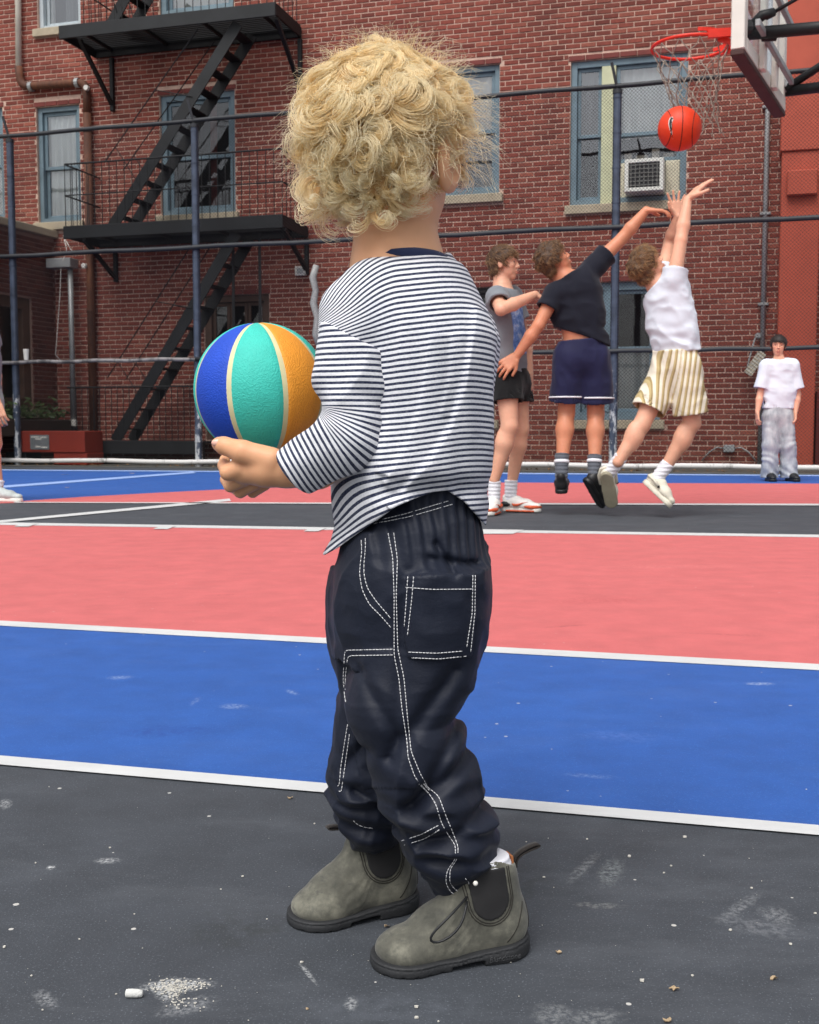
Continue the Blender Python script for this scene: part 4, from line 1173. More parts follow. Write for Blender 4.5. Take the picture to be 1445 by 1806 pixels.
    def cut(s, p, n, k=0.0):
        """keep the side of the plane that n points away from"""
        n = np.array(n, float); n /= np.linalg.norm(n); X, Y, Z = s.xyz()
        d = (X - p[0]) * n[0] + (Y - p[1]) * n[1] + (Z - p[2]) * n[2]
        s.g = -smin(-s.g, -d.astype(np.float32), k) if k else np.maximum(s.g, d.astype(np.float32)); return s
    def add(s, f): s.g = s.g + f.astype(np.float32); return s
    def mesh(s, name):
        g = s.g; g = np.pad(g, 1, constant_values=0.25); lo = s.lo - s.h
        I = g < 0; n = np.array(g.shape)
        c = np.zeros(n - 1, np.int8)
        for i in (0, 1):
            for j in (0, 1):
                for k in (0, 1):
                    c += I[i:n[0] - 1 + i, j:n[1] - 1 + j, k:n[2] - 1 + k]
        act = np.argwhere((c > 0) & (c < 8))
        if len(act) == 0: raise RuntimeError('empty surface ' + name)
        vid = np.full(n - 1, -1, np.int32); vid[act[:, 0], act[:, 1], act[:, 2]] = np.arange(len(act))
        S_ = np.zeros((len(act), 3)); W = np.zeros(len(act))
        cor = [(i, j, k) for i in (0, 1) for j in (0, 1) for k in (0, 1)]
        val = {q: g[act[:, 0] + q[0], act[:, 1] + q[1], act[:, 2] + q[2]] for q in cor}
        for q in cor:
            for ax in range(3):
                if q[ax]: continue
                r = list(q); r[ax] = 1; r = tuple(r)
                a, b = val[q], val[r]; m = (a < 0) != (b < 0)
                t = np.where(m, a / np.where(m, a - b, 1), 0)
                p = np.array(q, float)[None] + np.eye(3)[ax][None] * t[:, None]
                S_ += p * m[:, None]; W += m
        V = lo + s.h * (act + S_ / W[:, None])
        F = []
        for ax in range(3):
            o1, o2 = (ax + 1) % 3, (ax + 2) % 3
            sa = [slice(None)] * 3; sb = [slice(None)] * 3; sa[ax] = slice(0, -1); sb[ax] = slice(1, None)
            A, B = I[tuple(sa)], I[tuple(sb)]; e = np.argwhere(A != B)
            e = e[(e[:, o1] > 0) & (e[:, o2] > 0) & (e[:, o1] < n[o1] - 1) & (e[:, o2] < n[o2] - 1)]
            d1 = np.zeros(3, int); d1[o1] = 1; d2 = np.zeros(3, int); d2[o2] = 1
            q = [vid[tuple((e - x).T)] for x in (d1 * 0, d1, d1 + d2, d2)]
            q = np.stack(q, 1); ins = A[tuple(e.T)]
            q[~ins] = q[~ins][:, ::-1]; F.append(q)
        F = np.concatenate(F)
        me = bpy.data.meshes.new(name)
        me.vertices.add(len(V)); me.vertices.foreach_set('co', V.astype(np.float32).ravel())
        me.loops.add(F.size); me.loops.foreach_set('vertex_index', F.astype(np.int32).ravel())
        me.polygons.add(len(F)); me.polygons.foreach_set('loop_start', np.arange(0, F.size, 4, dtype=np.int32))
        me.polygons.foreach_set('loop_total', np.full(len(F), 4, np.int32)) if bpy.app.version < (4, 1) else None
        me.update(calc_edges=True); me.validate()
        return me
    def build(s, name, m, parent, attr=None):
        me = s.mesh(name)
        if attr:
            co = np.empty(len(me.vertices) * 3, np.float32); me.vertices.foreach_get('co', co); co = co.reshape(-1, 3)
            for k, fn in attr.items():
                a = me.attributes.new(k, 'FLOAT', 'POINT'); a.data.foreach_set('value', fn(co[:, 0], co[:, 1], co[:, 2]).astype(np.float32))
        return place(name, me, m, parent, None, True)
def box_of(pts, m):
    A = np.array([list(p) for p in pts]); return A.min(0) - m, A.max(0) + m
def ortho(f, u):
    f = Vector(f).normalized(); u = Vector(u); u = (u - f * u.dot(f)).normalized(); return f, u, f.cross(u)   # forward, up, right

# ------------------------------------------------------------------ people: materials
def skin_mat(name, c, red=0.25):
    t = NT(name); co = t.coord('Object')
    b = rgb(*c)
    n = t.noise(co, 14, 4, .6)
    k = t.ramp(n, [(.3, tuple(x * .9 for x in b[:3])), (.7, tuple(min(1, x * 1.08) for x in b[:3]))])
    r = t.ramp(t.noise(co, 7, 3), [(.45, (0, 0, 0)), (.75, (red, red, red))])
    k = t.mix(r, k, (b[0] * .95, b[1] * .62, b[2] * .55, 1))
    t.col(k); t.set(Roughness=.48, Specular_IOR_Level=.4, Subsurface_Weight=.12, Subsurface_Scale=.01)
    t.b.inputs['Subsurface Radius'].default_value = (1, .35, .2)
    t.bump(t.noise(co, 900, 2), .08, .0006)
    return t.m
M_SKIN = skin_mat('fair_skin', (222, 168, 140)); M_SKINT = skin_mat('tanned_skin', (206, 138, 106))
M_EYE = mat('eye_dark', (40, 30, 26), .2, .1, 5); M_LIP = mat('lip_skin', (196, 124, 108), .45, .1, 20)
M_WHITE_EYE = mat('eye_white', (128, 104, 92), .3, .02, 5)
def cloth_mat(name, c, bump=.25, bscale=900, var=.08, rough=.85):
    t = NT(name); co = t.coord()
    b = rgb(*c); k = t.ramp(t.noise(co, 10, 5, .6), [(.3, tuple(x * (1 - var) for x in b[:3])), (.7, tuple(min(1, x * (1 + var)) for x in b[:3]))])
    t.col(k); t.set(Roughness=rough, Specular_IOR_Level=.25, Sheen_Weight=.12)
    t.bump(t.noise(co, bscale, 2), bump, .001); return t.m
def hair_mat(name, root, tip):
    t = NT(name); gi = t.new('ShaderNodeHairInfo'); ge = t.new('ShaderNodeNewGeometry')
    a, b = rgb(*root), rgb(*tip)
    k = t.mix(gi.outputs['Random'], a, b)
    k = t.mix(t.math('MULTIPLY', gi.outputs['Intercept'], .6), k, b)
    t.col(k); t.set(Roughness=.42, Specular_IOR_Level=.45)
    return t.m
def strands(name, roots, m, parent, r0=.0006, r1=.0002):
    """roots: array (n strands, k points, 3) in world space -> one hair-curves object"""
    n, k, _ = roots.shape
    hc = bpy.data.hair_curves.new(name); hc.add_curves([k] * n)
    mw = world_of(parent).inverted()
    A = np.array(mw)[:3]; P = roots.reshape(-1, 3); P = P @ A[:, :3].T + A[:, 3]
    hc.position_data.foreach_set('vector', P.astype(np.float32).ravel())
    rd = hc.attributes.get('radius') or hc.attributes.new('radius', 'FLOAT', 'POINT')
    rr = np.linspace(r0, r1, k)[None].repeat(n, 0) * rng.uniform(.7, 1.2, (n, 1))
    rd.data.foreach_set('value', rr.astype(np.float32).ravel())
    hc.materials.append(m)
    o = bpy.data.objects.new(name, hc); COL.objects.link(o); o.parent = parent
    return o

# ------------------------------------------------------------------ people: anatomy
def add_hand(s, wrist, d, palm, L, curl=(.25, .3, .35, .4), spread=.12, thumb=1, thumb_open=.7, k=.006):
    """d = pointing direction, palm = direction the palm faces, thumb = which side (+1: palm x d)"""
    d = Vector(d).normalized(); p = Vector(palm); p = (p - d * p.dot(d)).normalized(); sd = p.cross(d) * thumb
    w = Vector(wrist); kn = w + d * (.5 * L)
    s.cap(w, w + d * .12 * L, .145 * L, .16 * L, k, (p, .62))
    for i in range(4):
        o = (.195 - .13 * i) * L
        s.cap(w + d * .1 * L + sd * o * .55, kn + sd * o, .085 * L, .075 * L, k * 1.6, (p, .9))
    lens = (.40, .45, .42, .33)
    for i in range(4):
        o = (.195 - .13 * i) * L; q = kn + sd * o - d * (0, 0, .01, .04)[i] * L; a = (1.5 - i) * spread
        f = (d * math.cos(a) + sd * math.sin(a)).normalized(); seg = (.44, .31, .25); c = curl[i]
        ang = c * .6; r = .058 * L
        for j in range(3):
            v = f * math.cos(ang) + p * math.sin(ang); e = q + v * (lens[i] * L * seg[j])
            s.cap(q, e, r, r * .9, .003); q = e; ang += c; r *= .9
    q = w + d * .14 * L + sd * .15 * L; v = (d * .75 + sd * thumb_open + p * .35).normalized()
    e = q + v * .26 * L; s.cap(q, e, .085 * L, .066 * L, k * 1.3)
    v2 = (d * 1.0 + sd * thumb_open * .45 + p * .35).normalized(); s.cap(e, e + v2 * .22 * L, .062 * L, .052 * L, .003)
def add_head(s, c, f, u, H, k=.012):
    """c = middle of the head, H = chin to crown"""
    f, u, r = ortho(f, u); c = Vector(c); P = lambda a, b, g=0: c + f * a * H + u * b * H + r * g * H
    ax = (r, f, u)
    s.ell(P(-.045, .12), (.335 * H, .405 * H, .37 * H), ax, k)
    s.ell(P(.10, -.16), (.245 * H, .26 * H, .29 * H), ax, .05 * H)
    s.ell(P(.24, -.37), (.12 * H, .10 * H, .085 * H), ax, .06 * H)
    for g in (-1, 1):
        s.ell(P(.20, -.06, .15 * g), (.10 * H, .12 * H, .10 * H), ax, .05 * H)          # cheek
        s.ell(P(-.05, -.02, .325 * g), (.035 * H, .085 * H, .135 * H), (r, (f + u * -.15).normalized(), (u + f * .15).normalized()), .012 * H)   # ear
        s.ell(P(-.03, -.02, .37 * g), (.02 * H, .045 * H, .08 * H), ax, .01 * H, sub=True)
        s.ell(P(.385, .035, .145 * g), (.075 * H, .05 * H, .055 * H), ax, .03 * H, sub=True)
        s.cap(P(.345, .105, .07 * g), P(.30, .105, .2 * g), .03 * H, .025 * H, .03 * H)
    s.cap(P(.35, .05), P(.415, -.095), .028 * H, .045 * H, .03 * H)                         # nose
    for g in (-1, 1): s.ell(P(.385, -.11, .045 * g), (.033 * H,) * 3, ax, .02 * H)
    s.ell(P(.355, -.225), (.085 * H, .045 * H, .028 * H), ax, .015 * H); s.ell(P(.345, -.275), (.075 * H, .045 * H, .03 * H), ax, .015 * H)
    s.ell(P(.40, -.25), (.09 * H, .03 * H, .008 * H), ax, .008 * H, sub=True)
def face_parts(T, c, f, u, H):
    f, u, r = ortho(f, u); c = Vector(c); P = lambda a, b, g=0: c + f * a * H + u * b * H + r * g * H
    for g in (-1, 1):
        mb = MB(); mb.sphere(P(.300, .035, .142 * g), .031 * H, 12, 8); e = mb.build('eye', M_WHITE_EYE, T, smooth=True)
        mb = MB(); mb.sphere(P(.309, .033, .142 * g), .0265 * H, 10, 6); mb.build('iris', M_EYE, e, smooth=True)
        mb = MB(); mb.tube([P(.365, .125, .055 * g), P(.36, .145, .13 * g), P(.30, .12, .215 * g)], [.014 * H, .016 * H, .008 * H], 6); mb.build('eyebrow', M_BROW, T, smooth=True)
    for b, w in ((-.228, .022), (-.275, .026)):
        mb = MB(); mb.tube([P(.345, b - .006, -.095), P(.392, b, -.04), P(.398, b - .003, 0), P(.392, b, .04), P(.345, b - .006, .095)], [.003 * H, w * H * .5, w * H * .62, w * H * .5, .003 * H], 8); mb.build('lip', M_LIP, T, smooth=True)
M_BROW = mat('brow_hair', (70, 48, 32), .8, .2, 60)
def add_hair_cap(T, c, f, u, H, m, puff=.05, fringe=.24, nape=-.30, lump=.02, ls=40, seed=0.0, sides=.0, h=.006):
    f, u, r = ortho(f, u); c = Vector(c); P = lambda a, b, g=0: c + f * a * H + u * b * H + r * g * H
    lo, hi = box_of([c], .9 * H); s = Sdf(lo, hi, h)
    ax = (r, f, u)
    s.ell(P(-.05, .13), ((.335 + puff) * H, (.405 + puff) * H, (.37 + puff * 1.1) * H), ax, 0)
    s.ell(P(-.17, -.1), ((.27 + puff * .6) * H, (.24 + puff * .8) * H, .3 * H), ax, .05 * H)
    X, Y, Z = s.xyz()
    A = lambda v: (X - c.x) * v[0] + (Y - c.y) * v[1] + (Z - c.z) * v[2]
    a, b, g = A(f) / H, A(u) / H, A(r) / H
    n = noise3(X * ls + seed, Y * ls, Z * ls) + .5 * noise3(X * ls * 2.3, Y * ls * 2.3 + seed, Z * ls * 2.3)
    # hairline: the face, the ears and the nape stay bare
    line = np.where(b > .18, fringe + (b - .18) * .9, np.where(b > -.08, .02 + (b + .08) * .6 + sides, -.13 + (b + .08) * .15)) + .03 * n
    face = (a - line) * H
    s.g = np.maximum(s.g + (n * lump * H).astype(np.float32), np.maximum(face, (nape + .02 * n - b) * H).astype(np.float32))
    return s.build('hair', m, T)
def hair_strands(T, hair, c, f, u, H, m, n=1500, L=.05, curl=.3, flow=(0, -1), k=7, seed=1, r0=.0011):
    """short strands combed over the cap"""
    rg_ = np.random.default_rng(seed); me = hair.data
    M = np.array(world_of(hair.parent)); co = np.empty(len(me.vertices) * 3); me.vertices.foreach_get('co', co); co = co.reshape(-1, 3) @ M[:3, :3].T + M[:3, 3]
    no = np.empty(len(me.vertices) * 3); me.vertices.foreach_get('normal', no); no = no.reshape(-1, 3) @ M[:3, :3].T
    f, u, r = ortho(f, u); f, u, r = map(np.array, (f, u, r))
    i = rg_.integers(0, len(co), n); p = co[i]; nn = no[i]
    ok = ((p - np.array(c)) @ u) / H > -.34; p, nn = p[ok], nn[ok]; n = len(p)
    g = f * flow[0] + u * flow[1]
    tang = g[None] - nn * (nn @ g)[:, None]; tang /= np.linalg.norm(tang, axis=1, keepdims=True) + 1e-6
    bit = np.cross(nn, tang)
    out = np.zeros((n, k, 3)); ph = rg_.uniform(0, 6.28, n); am = rg_.uniform(.3, 1, n) * curl; LL = L * rg_.uniform(.5, 1.2, n); lift = rg_.uniform(.02, .26, n)
    out[:, 0] = p - nn * .004
    for j in range(1, k):
        t = j / (k - 1)
        d = tang * (1 - .3 * t) + nn * (lift * (1.1 - t * 1.3))[:, None] + bit * (am * np.sin(ph + t * 5))[:, None] + rg_.normal(0, .06, (n, 3))
        d /= np.linalg.norm(d, axis=1, keepdims=True); out[:, j] = out[:, j - 1] + d * (LL / (k - 1))[:, None]
    return strands('hair_strands', out, m, hair, r0, r0 * .4)
def shoe(T, heel, toe, up, m_up, m_sole, w=.095, hgt=.075, name='shoe', open_r=.042, sole_t=.028, h=.005):
    """a low shoe: heel and toe lie at the bottom of the sole"""
    heel, toe, up = Vector(heel), Vector(toe), Vector(up).normalized(); d = (toe - heel); L = d.length; d.normalize()
    up = (up - d * up.dot(d)).normalized(); sd = d.cross(up)
    P = lambda a, b, c=0: heel + d * (a * L) + up * b + sd * c
    lo, hi = box_of([heel, toe, heel + up * .12], .08); s = Sdf(lo, hi, h)
    b = sole_t
    s.cap(P(.17, b + .022), P(.30, b + .03), .036, .040, .01, (sd, .92)); s.cap(P(.17, b + .02), P(.12, hgt + .012), .036, .032, .012, (sd, .9))
    s.cap(P(.3, b + .028), P(.62, b + .018), .043, .043, .02, (up, .95)); s.cap(P(.62, b + .018), P(.86, b + .010), .045, .036, .02, (up, .62))
    s.cap(P(.2, b + .03), P(.38, b + .045), .036, .03, .02)
    s.cut(P(0, b - .004), -up); s.cap(P(.2, b + .045), P(.17, hgt + .06), .027, .03, .004, sub=True)
    U = s.build(name, m_up, T)
    s = Sdf(lo, hi, h)
    s.cap(P(.165, b / 2), P(.5, b / 2), .040, .039, .0, (up, .9)); s.cap(P(.5, b / 2), P(.845, b / 2), .041, .042, .01, (up, .9))
    s.cut(P(0, 0), -up); s.cut(P(0, b), up)
    s.build('sole', m_sole, U)
    return U, P
def sock(T, foot, shin, m, r=.037, r1=.043, h=.005, name='sock'):
    lo, hi = box_of([foot, shin], .07); s = Sdf(lo, hi, h); s.cap(foot, shin, r, r1, 0)
    X, Y, Z = s.xyz(); s.add(.002 * np.sin(Z * 260 + 3 * X)); s.cut(shin, Vector(shin) - Vector(foot))
    return s.build(name, m, T)
def tee(T, m, chest, pelvis, fwd, shL, shR, elL, elR, fL=.62, fR=.62, rc=.165, rw=.165, flat=.62, rs=.078, hem=None, neck=None, seed=0, fold=.007, name='shirt', h=.007, attr=None, hemn=None, rw_mid=None):
    """short-sleeved shirt over a torso that runs pelvis -> chest"""
    chest, pelvis, fwd = Vector(chest), Vector(pelvis), Vector(fwd).normalized()
    ax = (chest - pelvis).normalized(); hem = pelvis if hem is None else Vector(hem)
    sleeves = []
    for a, b, f in ((shL, elL, fL), (shR, elR, fR)): sleeves.append((Vector(a), Vector(a).lerp(Vector(b), f)))
    lo, hi = box_of([chest, pelvis, hem, neck] + [q for p in sleeves for q in p], .2); s = Sdf(lo, hi, h)
    lowp = hem - ax * .1
    mid = chest.lerp(pelvis, .5)
    s.cap(lowp, mid, rw, rw_mid or (rw + rc) / 2, .0, (fwd, flat)); s.cap(mid, chest - ax * .02, rw_mid or (rw + rc) / 2, rc, .03, (fwd, flat))
    s.cap(chest, Vector(neck), .08, .062, .04)
    X, Y, Z = s.xyz()
    w = noise3(X * 5 + seed, Y * 5, Z * 5)
    U = (X * ax.x + Y * ax.y + Z * ax.z)
    f = (np.abs(noise3(X * 8 + seed + w, Y * 8, Z * 11)) - .3) * 1.5 + (np.abs(noise3(X * 15 + U * 6, Y * 15 + seed, Z * 17)) - .3) * .9 + np.sin(U * 34 + 7 * w) * .25
    q = Sdf(lo, hi, h)
    for a, b in sleeves:
        q.cap(chest + (a - chest) * .25 + ax * .02, a - ax * .005, .07, .068, .05); q.cap(a, a + (b - a) * 1.25, .064, rs, .035)
    s.add(f * fold); q.add(f * fold * .55)
    s.cut(hem, hemn if hemn is not None else -ax); nk = Vector(neck); s.cut(nk + (nk - chest).normalized() * .005, (nk - chest).normalized() + fwd * .25)
    for a, b in sleeves:
        d = (b - a).normalized(); bk = q.blk([v - .16 for v in b], [v + .16 for v in b])
        sl, x, y, z = bk; t = (x - b.x) * d.x + (y - b.y) * d.y + (z - b.z) * d.z
        rr = np.sqrt((x - b.x - t * d.x) ** 2 + (y - b.y - t * d.y) ** 2 + (z - b.z - t * d.z) ** 2)
        q.g[sl] = np.where(rr < .14, np.maximum(q.g[sl], t), q.g[sl])
        q.cap(b - d * .022, b + d * .08, rs - .020, rs - .016, 0, sub=True)
    s.g = smin(s.g, q.g, .03)
    s.cap(hem - ax * .05, hem + ax * .05, rw - .02, rw - .02, 0, (fwd, flat), sub=True)
    return s.build(name, m, T, attr)
def shorts(T, m, waist, hL, hR, kL, kR, fL, fR, fwd, rw=.145, flat=.72, rl=.10, re=.115, seed=0, fold=.006, name='shorts', h=.007, attr=None):
    """shorts from the waist to a fraction of each thigh"""
    waist, fwd = Vector(waist), Vector(fwd).normalized(); hL, hR, kL, kR = map(Vector, (hL, hR, kL, kR))
    eL, eR = hL.lerp(kL, fL), hR.lerp(kR, fR); mid = (hL + hR) / 2; ax = (waist - mid).normalized()
    lo, hi = box_of([waist, hL, hR, eL, eR], .2); s = Sdf(lo, hi, h)
    s.cap(mid + ax * .0, waist + ax * .06, rw * 1.02, rw * .93, 0, (fwd, flat))
    for a, e in ((hL, eL), (hR, eR)):
        s.cap(a, a + (e - a) * 1.3, rl, re, .035)
    X, Y, Z = s.xyz(); w = noise3(X * 6 + seed, Y * 6, Z * 5)
    s.add((np.sin(X * 30 + Y * 20 + 6 * w + seed) * .3 + (np.abs(noise3(X * 11 + seed + w, Y * 11, Z * 8)) - .3) * 1.7 + (np.abs(noise3(X * 22 + seed, Y * 22, Z * 15)) - .3) * .8) * fold)
    s.cut(waist, ax)
    for a, e in ((hL, eL), (hR, eR)):
        d = (e - a).normalized(); bk = s.blk([v - .19 for v in e], [v + .19 for v in e]); sl, x, y, z = bk
        t = (x - e.x) * d.x + (y - e.y) * d.y + (z - e.z) * d.z
        q = np.sqrt((x - e.x - t * d.x) ** 2 + (y - e.y - t * d.y) ** 2 + (z - e.z - t * d.z) ** 2)
        other = eR if e is eL else eL; od = (other - (hR if e is eL else hL)).normalized()
        near = q <= np.sqrt(np.maximum((x - other.x) ** 2 + (y - other.y) ** 2 + (z - other.z) ** 2 - ((x - other.x) * od.x + (y - other.y) * od.y + (z - other.z) * od.z) ** 2, 0)) + .004
        s.g[sl] = np.where(near & (q < .19), np.maximum(s.g[sl], t), s.g[sl])
        s.cap(e - d * .04, e + d * .1, re - .016, re - .012, 0, sub=True)
    return s.build(name, m, T, attr), eL, eR
def body(T, m, J, fwd, hf, hu, H, hands, scale=1.0, h=.006, arms=None):
    """one continuous skin: J maps joint names to points"""
    fwd = Vector(fwd).normalized()
    lo, hi = box_of(list(J.values()), .16); lo[2] -= .02; s = Sdf(lo, hi, h); q = scale
    ch, pe = J['chest'], J['pelvis']; ax = (ch - pe).normalized()
    s.cap(pe, ch, .115 * q, .125 * q, 0, (fwd, .66)); s.cap(ch, J['neck'], .09 * q, .055 * q, .04)
    s.cap(J['neck'], J['head'] - Vector(hu).normalized() * .06 * q - Vector(hf).normalized() * .02, .054 * q, .05 * q, .02)
    add_head(s, J['head'], hf, hu, H)
    for sd in 'LR':
        a, e, w = J['sh' + sd], J['el' + sd], J['wr' + sd]
        s.cap(ch + (a - ch) * .4, a, .062 * q, .052 * q, .04); s.cap(a, e, .049 * q, .038 * q, .02)
        s.cap(e, e.lerp(w, .35), .037 * q, .041 * q, .012); s.cap(e.lerp(w, .35), w, .041 * q, .026 * q, .012)
        hd = hands[sd]; add_hand(s, w, *hd[0], **hd[1])
        hp, kn, an = J['hp' + sd], J['kn' + sd], J['an' + sd]
        s.cap(hp, kn, .078 * q, .053 * q, .05); s.cap(kn, kn.lerp(an, .32), .050 * q, .056 * q, .02)
        s.ell(kn.lerp(an, .3) - fwd * .012, (.048 * q, .05 * q, .09 * q), None, .02)
        s.cap(kn.lerp(an, .32), an, .054 * q, .034 * q, .02)
    return s.build('body', m, T)
# ================================================================== THE TEENAGERS
M_GREYT = cloth_mat('heather_grey_jersey', (122, 126, 132), .3, 700, .1); M_NAVYT = cloth_mat('navy_jersey', (20, 23, 36), .25, 700)
M_WHITET = cloth_mat('white_jersey', (216, 224, 234), .25, 700, .03); M_BLACKS = cloth_mat('black_shorts_cloth', (15, 15, 17), .2, 600)
M_NAVYS = cloth_mat('navy_mesh_shorts', (27, 29, 64), .3, 500, .1, .7); M_SOCKW = cloth_mat('white_sock_rib', (228, 228, 234), .4, 400, .04)
M_SOCKG = cloth_mat('grey_sock_rib', (92, 96, 104), .4, 400); M_DENIM = NT('pale_grey_denim')
def _denim():
    t = M_DENIM; co = t.coord(); t.col(t.ramp(t.noise(t.mapping(co, (9, 9, 4)), 1.6, 6, .65), [(.3, rgb(132, 138, 144)), (.5, rgb(168, 173, 178)), (.72, rgb(196, 199, 200))]))
    t.set(Roughness=.9, Specular_IOR_Level=.2); t.bump(t.noise(co, 600, 2), .3, .001)
_denim(); M_DENIM = M_DENIM.m
M_RUBW = mat('white_rubber', (226, 222, 214), .5, .06, 10); M_ORANGE = mat('orange_leather', (206, 88, 50), .5, .1, 14); M_BLK = mat('black_shoe_leather', (28, 29, 31), .45, .2, 14, .1, 80)
M_CROC = mat('cream_foam', (222, 216, 198), .55, .06, 9); M_CROCS = mat('worn_foam_sole', (142, 136, 116), .8, .18, 9, .25, 60); M_WLEA = mat('white_leather', (228, 224, 218), .45, .05, 12)
M_HAIRB = hair_mat('brown_hair', (80, 57, 38), (140, 106, 72)); M_HAIRL = hair_mat('light_brown_hair', (94, 67, 42), (166, 128, 86)); M_HAIRD = hair_mat('dark_hair', (26, 20, 19), (54, 42, 38))
M_CAPB = mat('brown_hair_mass', (70, 50, 35), .6, .35, 40, .5, 160, dist=.006); M_CAPD = mat('dark_hair_mass', (34, 27, 25), .55, .3, 40, .5, 160, dist=.006); M_CAPL = mat('light_brown_hair_mass', (84, 61, 41), .6, .35, 40, .5, 160, dist=.006)
def stripe_mat(name, a, b, c, n):
    """broad woven stripes that follow the cloth"""
    t = NT(name); at_ = t.new('ShaderNodeAttribute'); at_.attribute_name = 'around'
    f = t.math('FRACT', t.math('MULTIPLY', at_.outputs['Fac'], n))
    co = t.coord(); w = t.noise(t.mapping(co, (30, 30, 3)), 1, 4)
    k = t.ramp(t.math('ADD', f, t.math('MULTIPLY', t.math('SUBTRACT', w, .5), .12)), [(.0, rgb(*a)), (.30, rgb(*a)), (.34, rgb(*b)), (.52, rgb(*b)), (.56, rgb(*c)), (.80, rgb(*c)), (.84, rgb(*a))])
    t.col(k); t.set(Roughness=.85, Specular_IOR_Level=.2); t.bump(t.noise(co, 500, 2), .3, .001); return t.m
M_STRS = stripe_mat('sand_striped_linen', (226, 220, 202), (158, 140, 98), (190, 172, 126), 7)
def jm(D, d):
    out = {}
    for k, v in d.items():
        px, py = v[0], v[1]; dy = v[2] if len(v) > 2 else 0
        out[k] = at(px, py, D + dy)
    return out
def sneaker_marks(U, P, L=.28):
    """toe bumper, heel counter, eyelet panel and the curved side mark of the orange sneakers"""
    for c in (-1, 1):
        mb = MB()
        pts = [P(.30, .055, .0455 * c), P(.36, .045, .049 * c), P(.45, .047, .0505 * c), P(.58, .06, .0485 * c), P(.70, .066, .040 * c)]
        mb.tube(pts, [.003, .010, .008, .004, .001], 6); mb.build('side_mark', M_ORANGE, U, smooth=True)
        mb = MB(); mb.tube([P(.02, .045, .012 * c), P(.06, .05, .03 * c), P(.16, .05, .041 * c), P(.25, .046, .044 * c)], [.016, .018, .016, .006], 8); mb.build('heel_panel', M_ORANGE if c < 0 else M_BLK, U, smooth=True)
        mb = MB(); mb.tube([P(.62, .038, .047 * c), P(.78, .034, .045 * c), P(.92, .034, .028 * c), P(.985, .034, 0)], [.006, .012, .012, .010], 8); mb.build('toe_panel', M_ORANGE, U, smooth=True)
    for k in range(5):
        mb = MB(); a = .36 + .055 * k; mb.tube([P(a, .092 - .006 * k, -.026), P(a + .01, .098 - .0062 * k, 0), P(a, .092 - .006 * k, .026)], .004, 6); mb.build('lace', M_RUBW, U, smooth=True)
    mb = MB(); mb.tube([P(.01, .006, 0)] + [P(.165 + .67 * i / 6, .008, .0425) for i in range(7)] + [P(.985, .008, 0)], .006, 6); mb.build('outsole_edge', M_ORANGE, U, smooth=True)
    mb = MB(); mb.tube([P(.01, .006, 0)] + [P(.165 + .67 * i / 6, .008, -.0425) for i in range(7)] + [P(.985, .008, 0)], .006, 6); mb.build('outsole_edge', M_ORANGE, U, smooth=True)

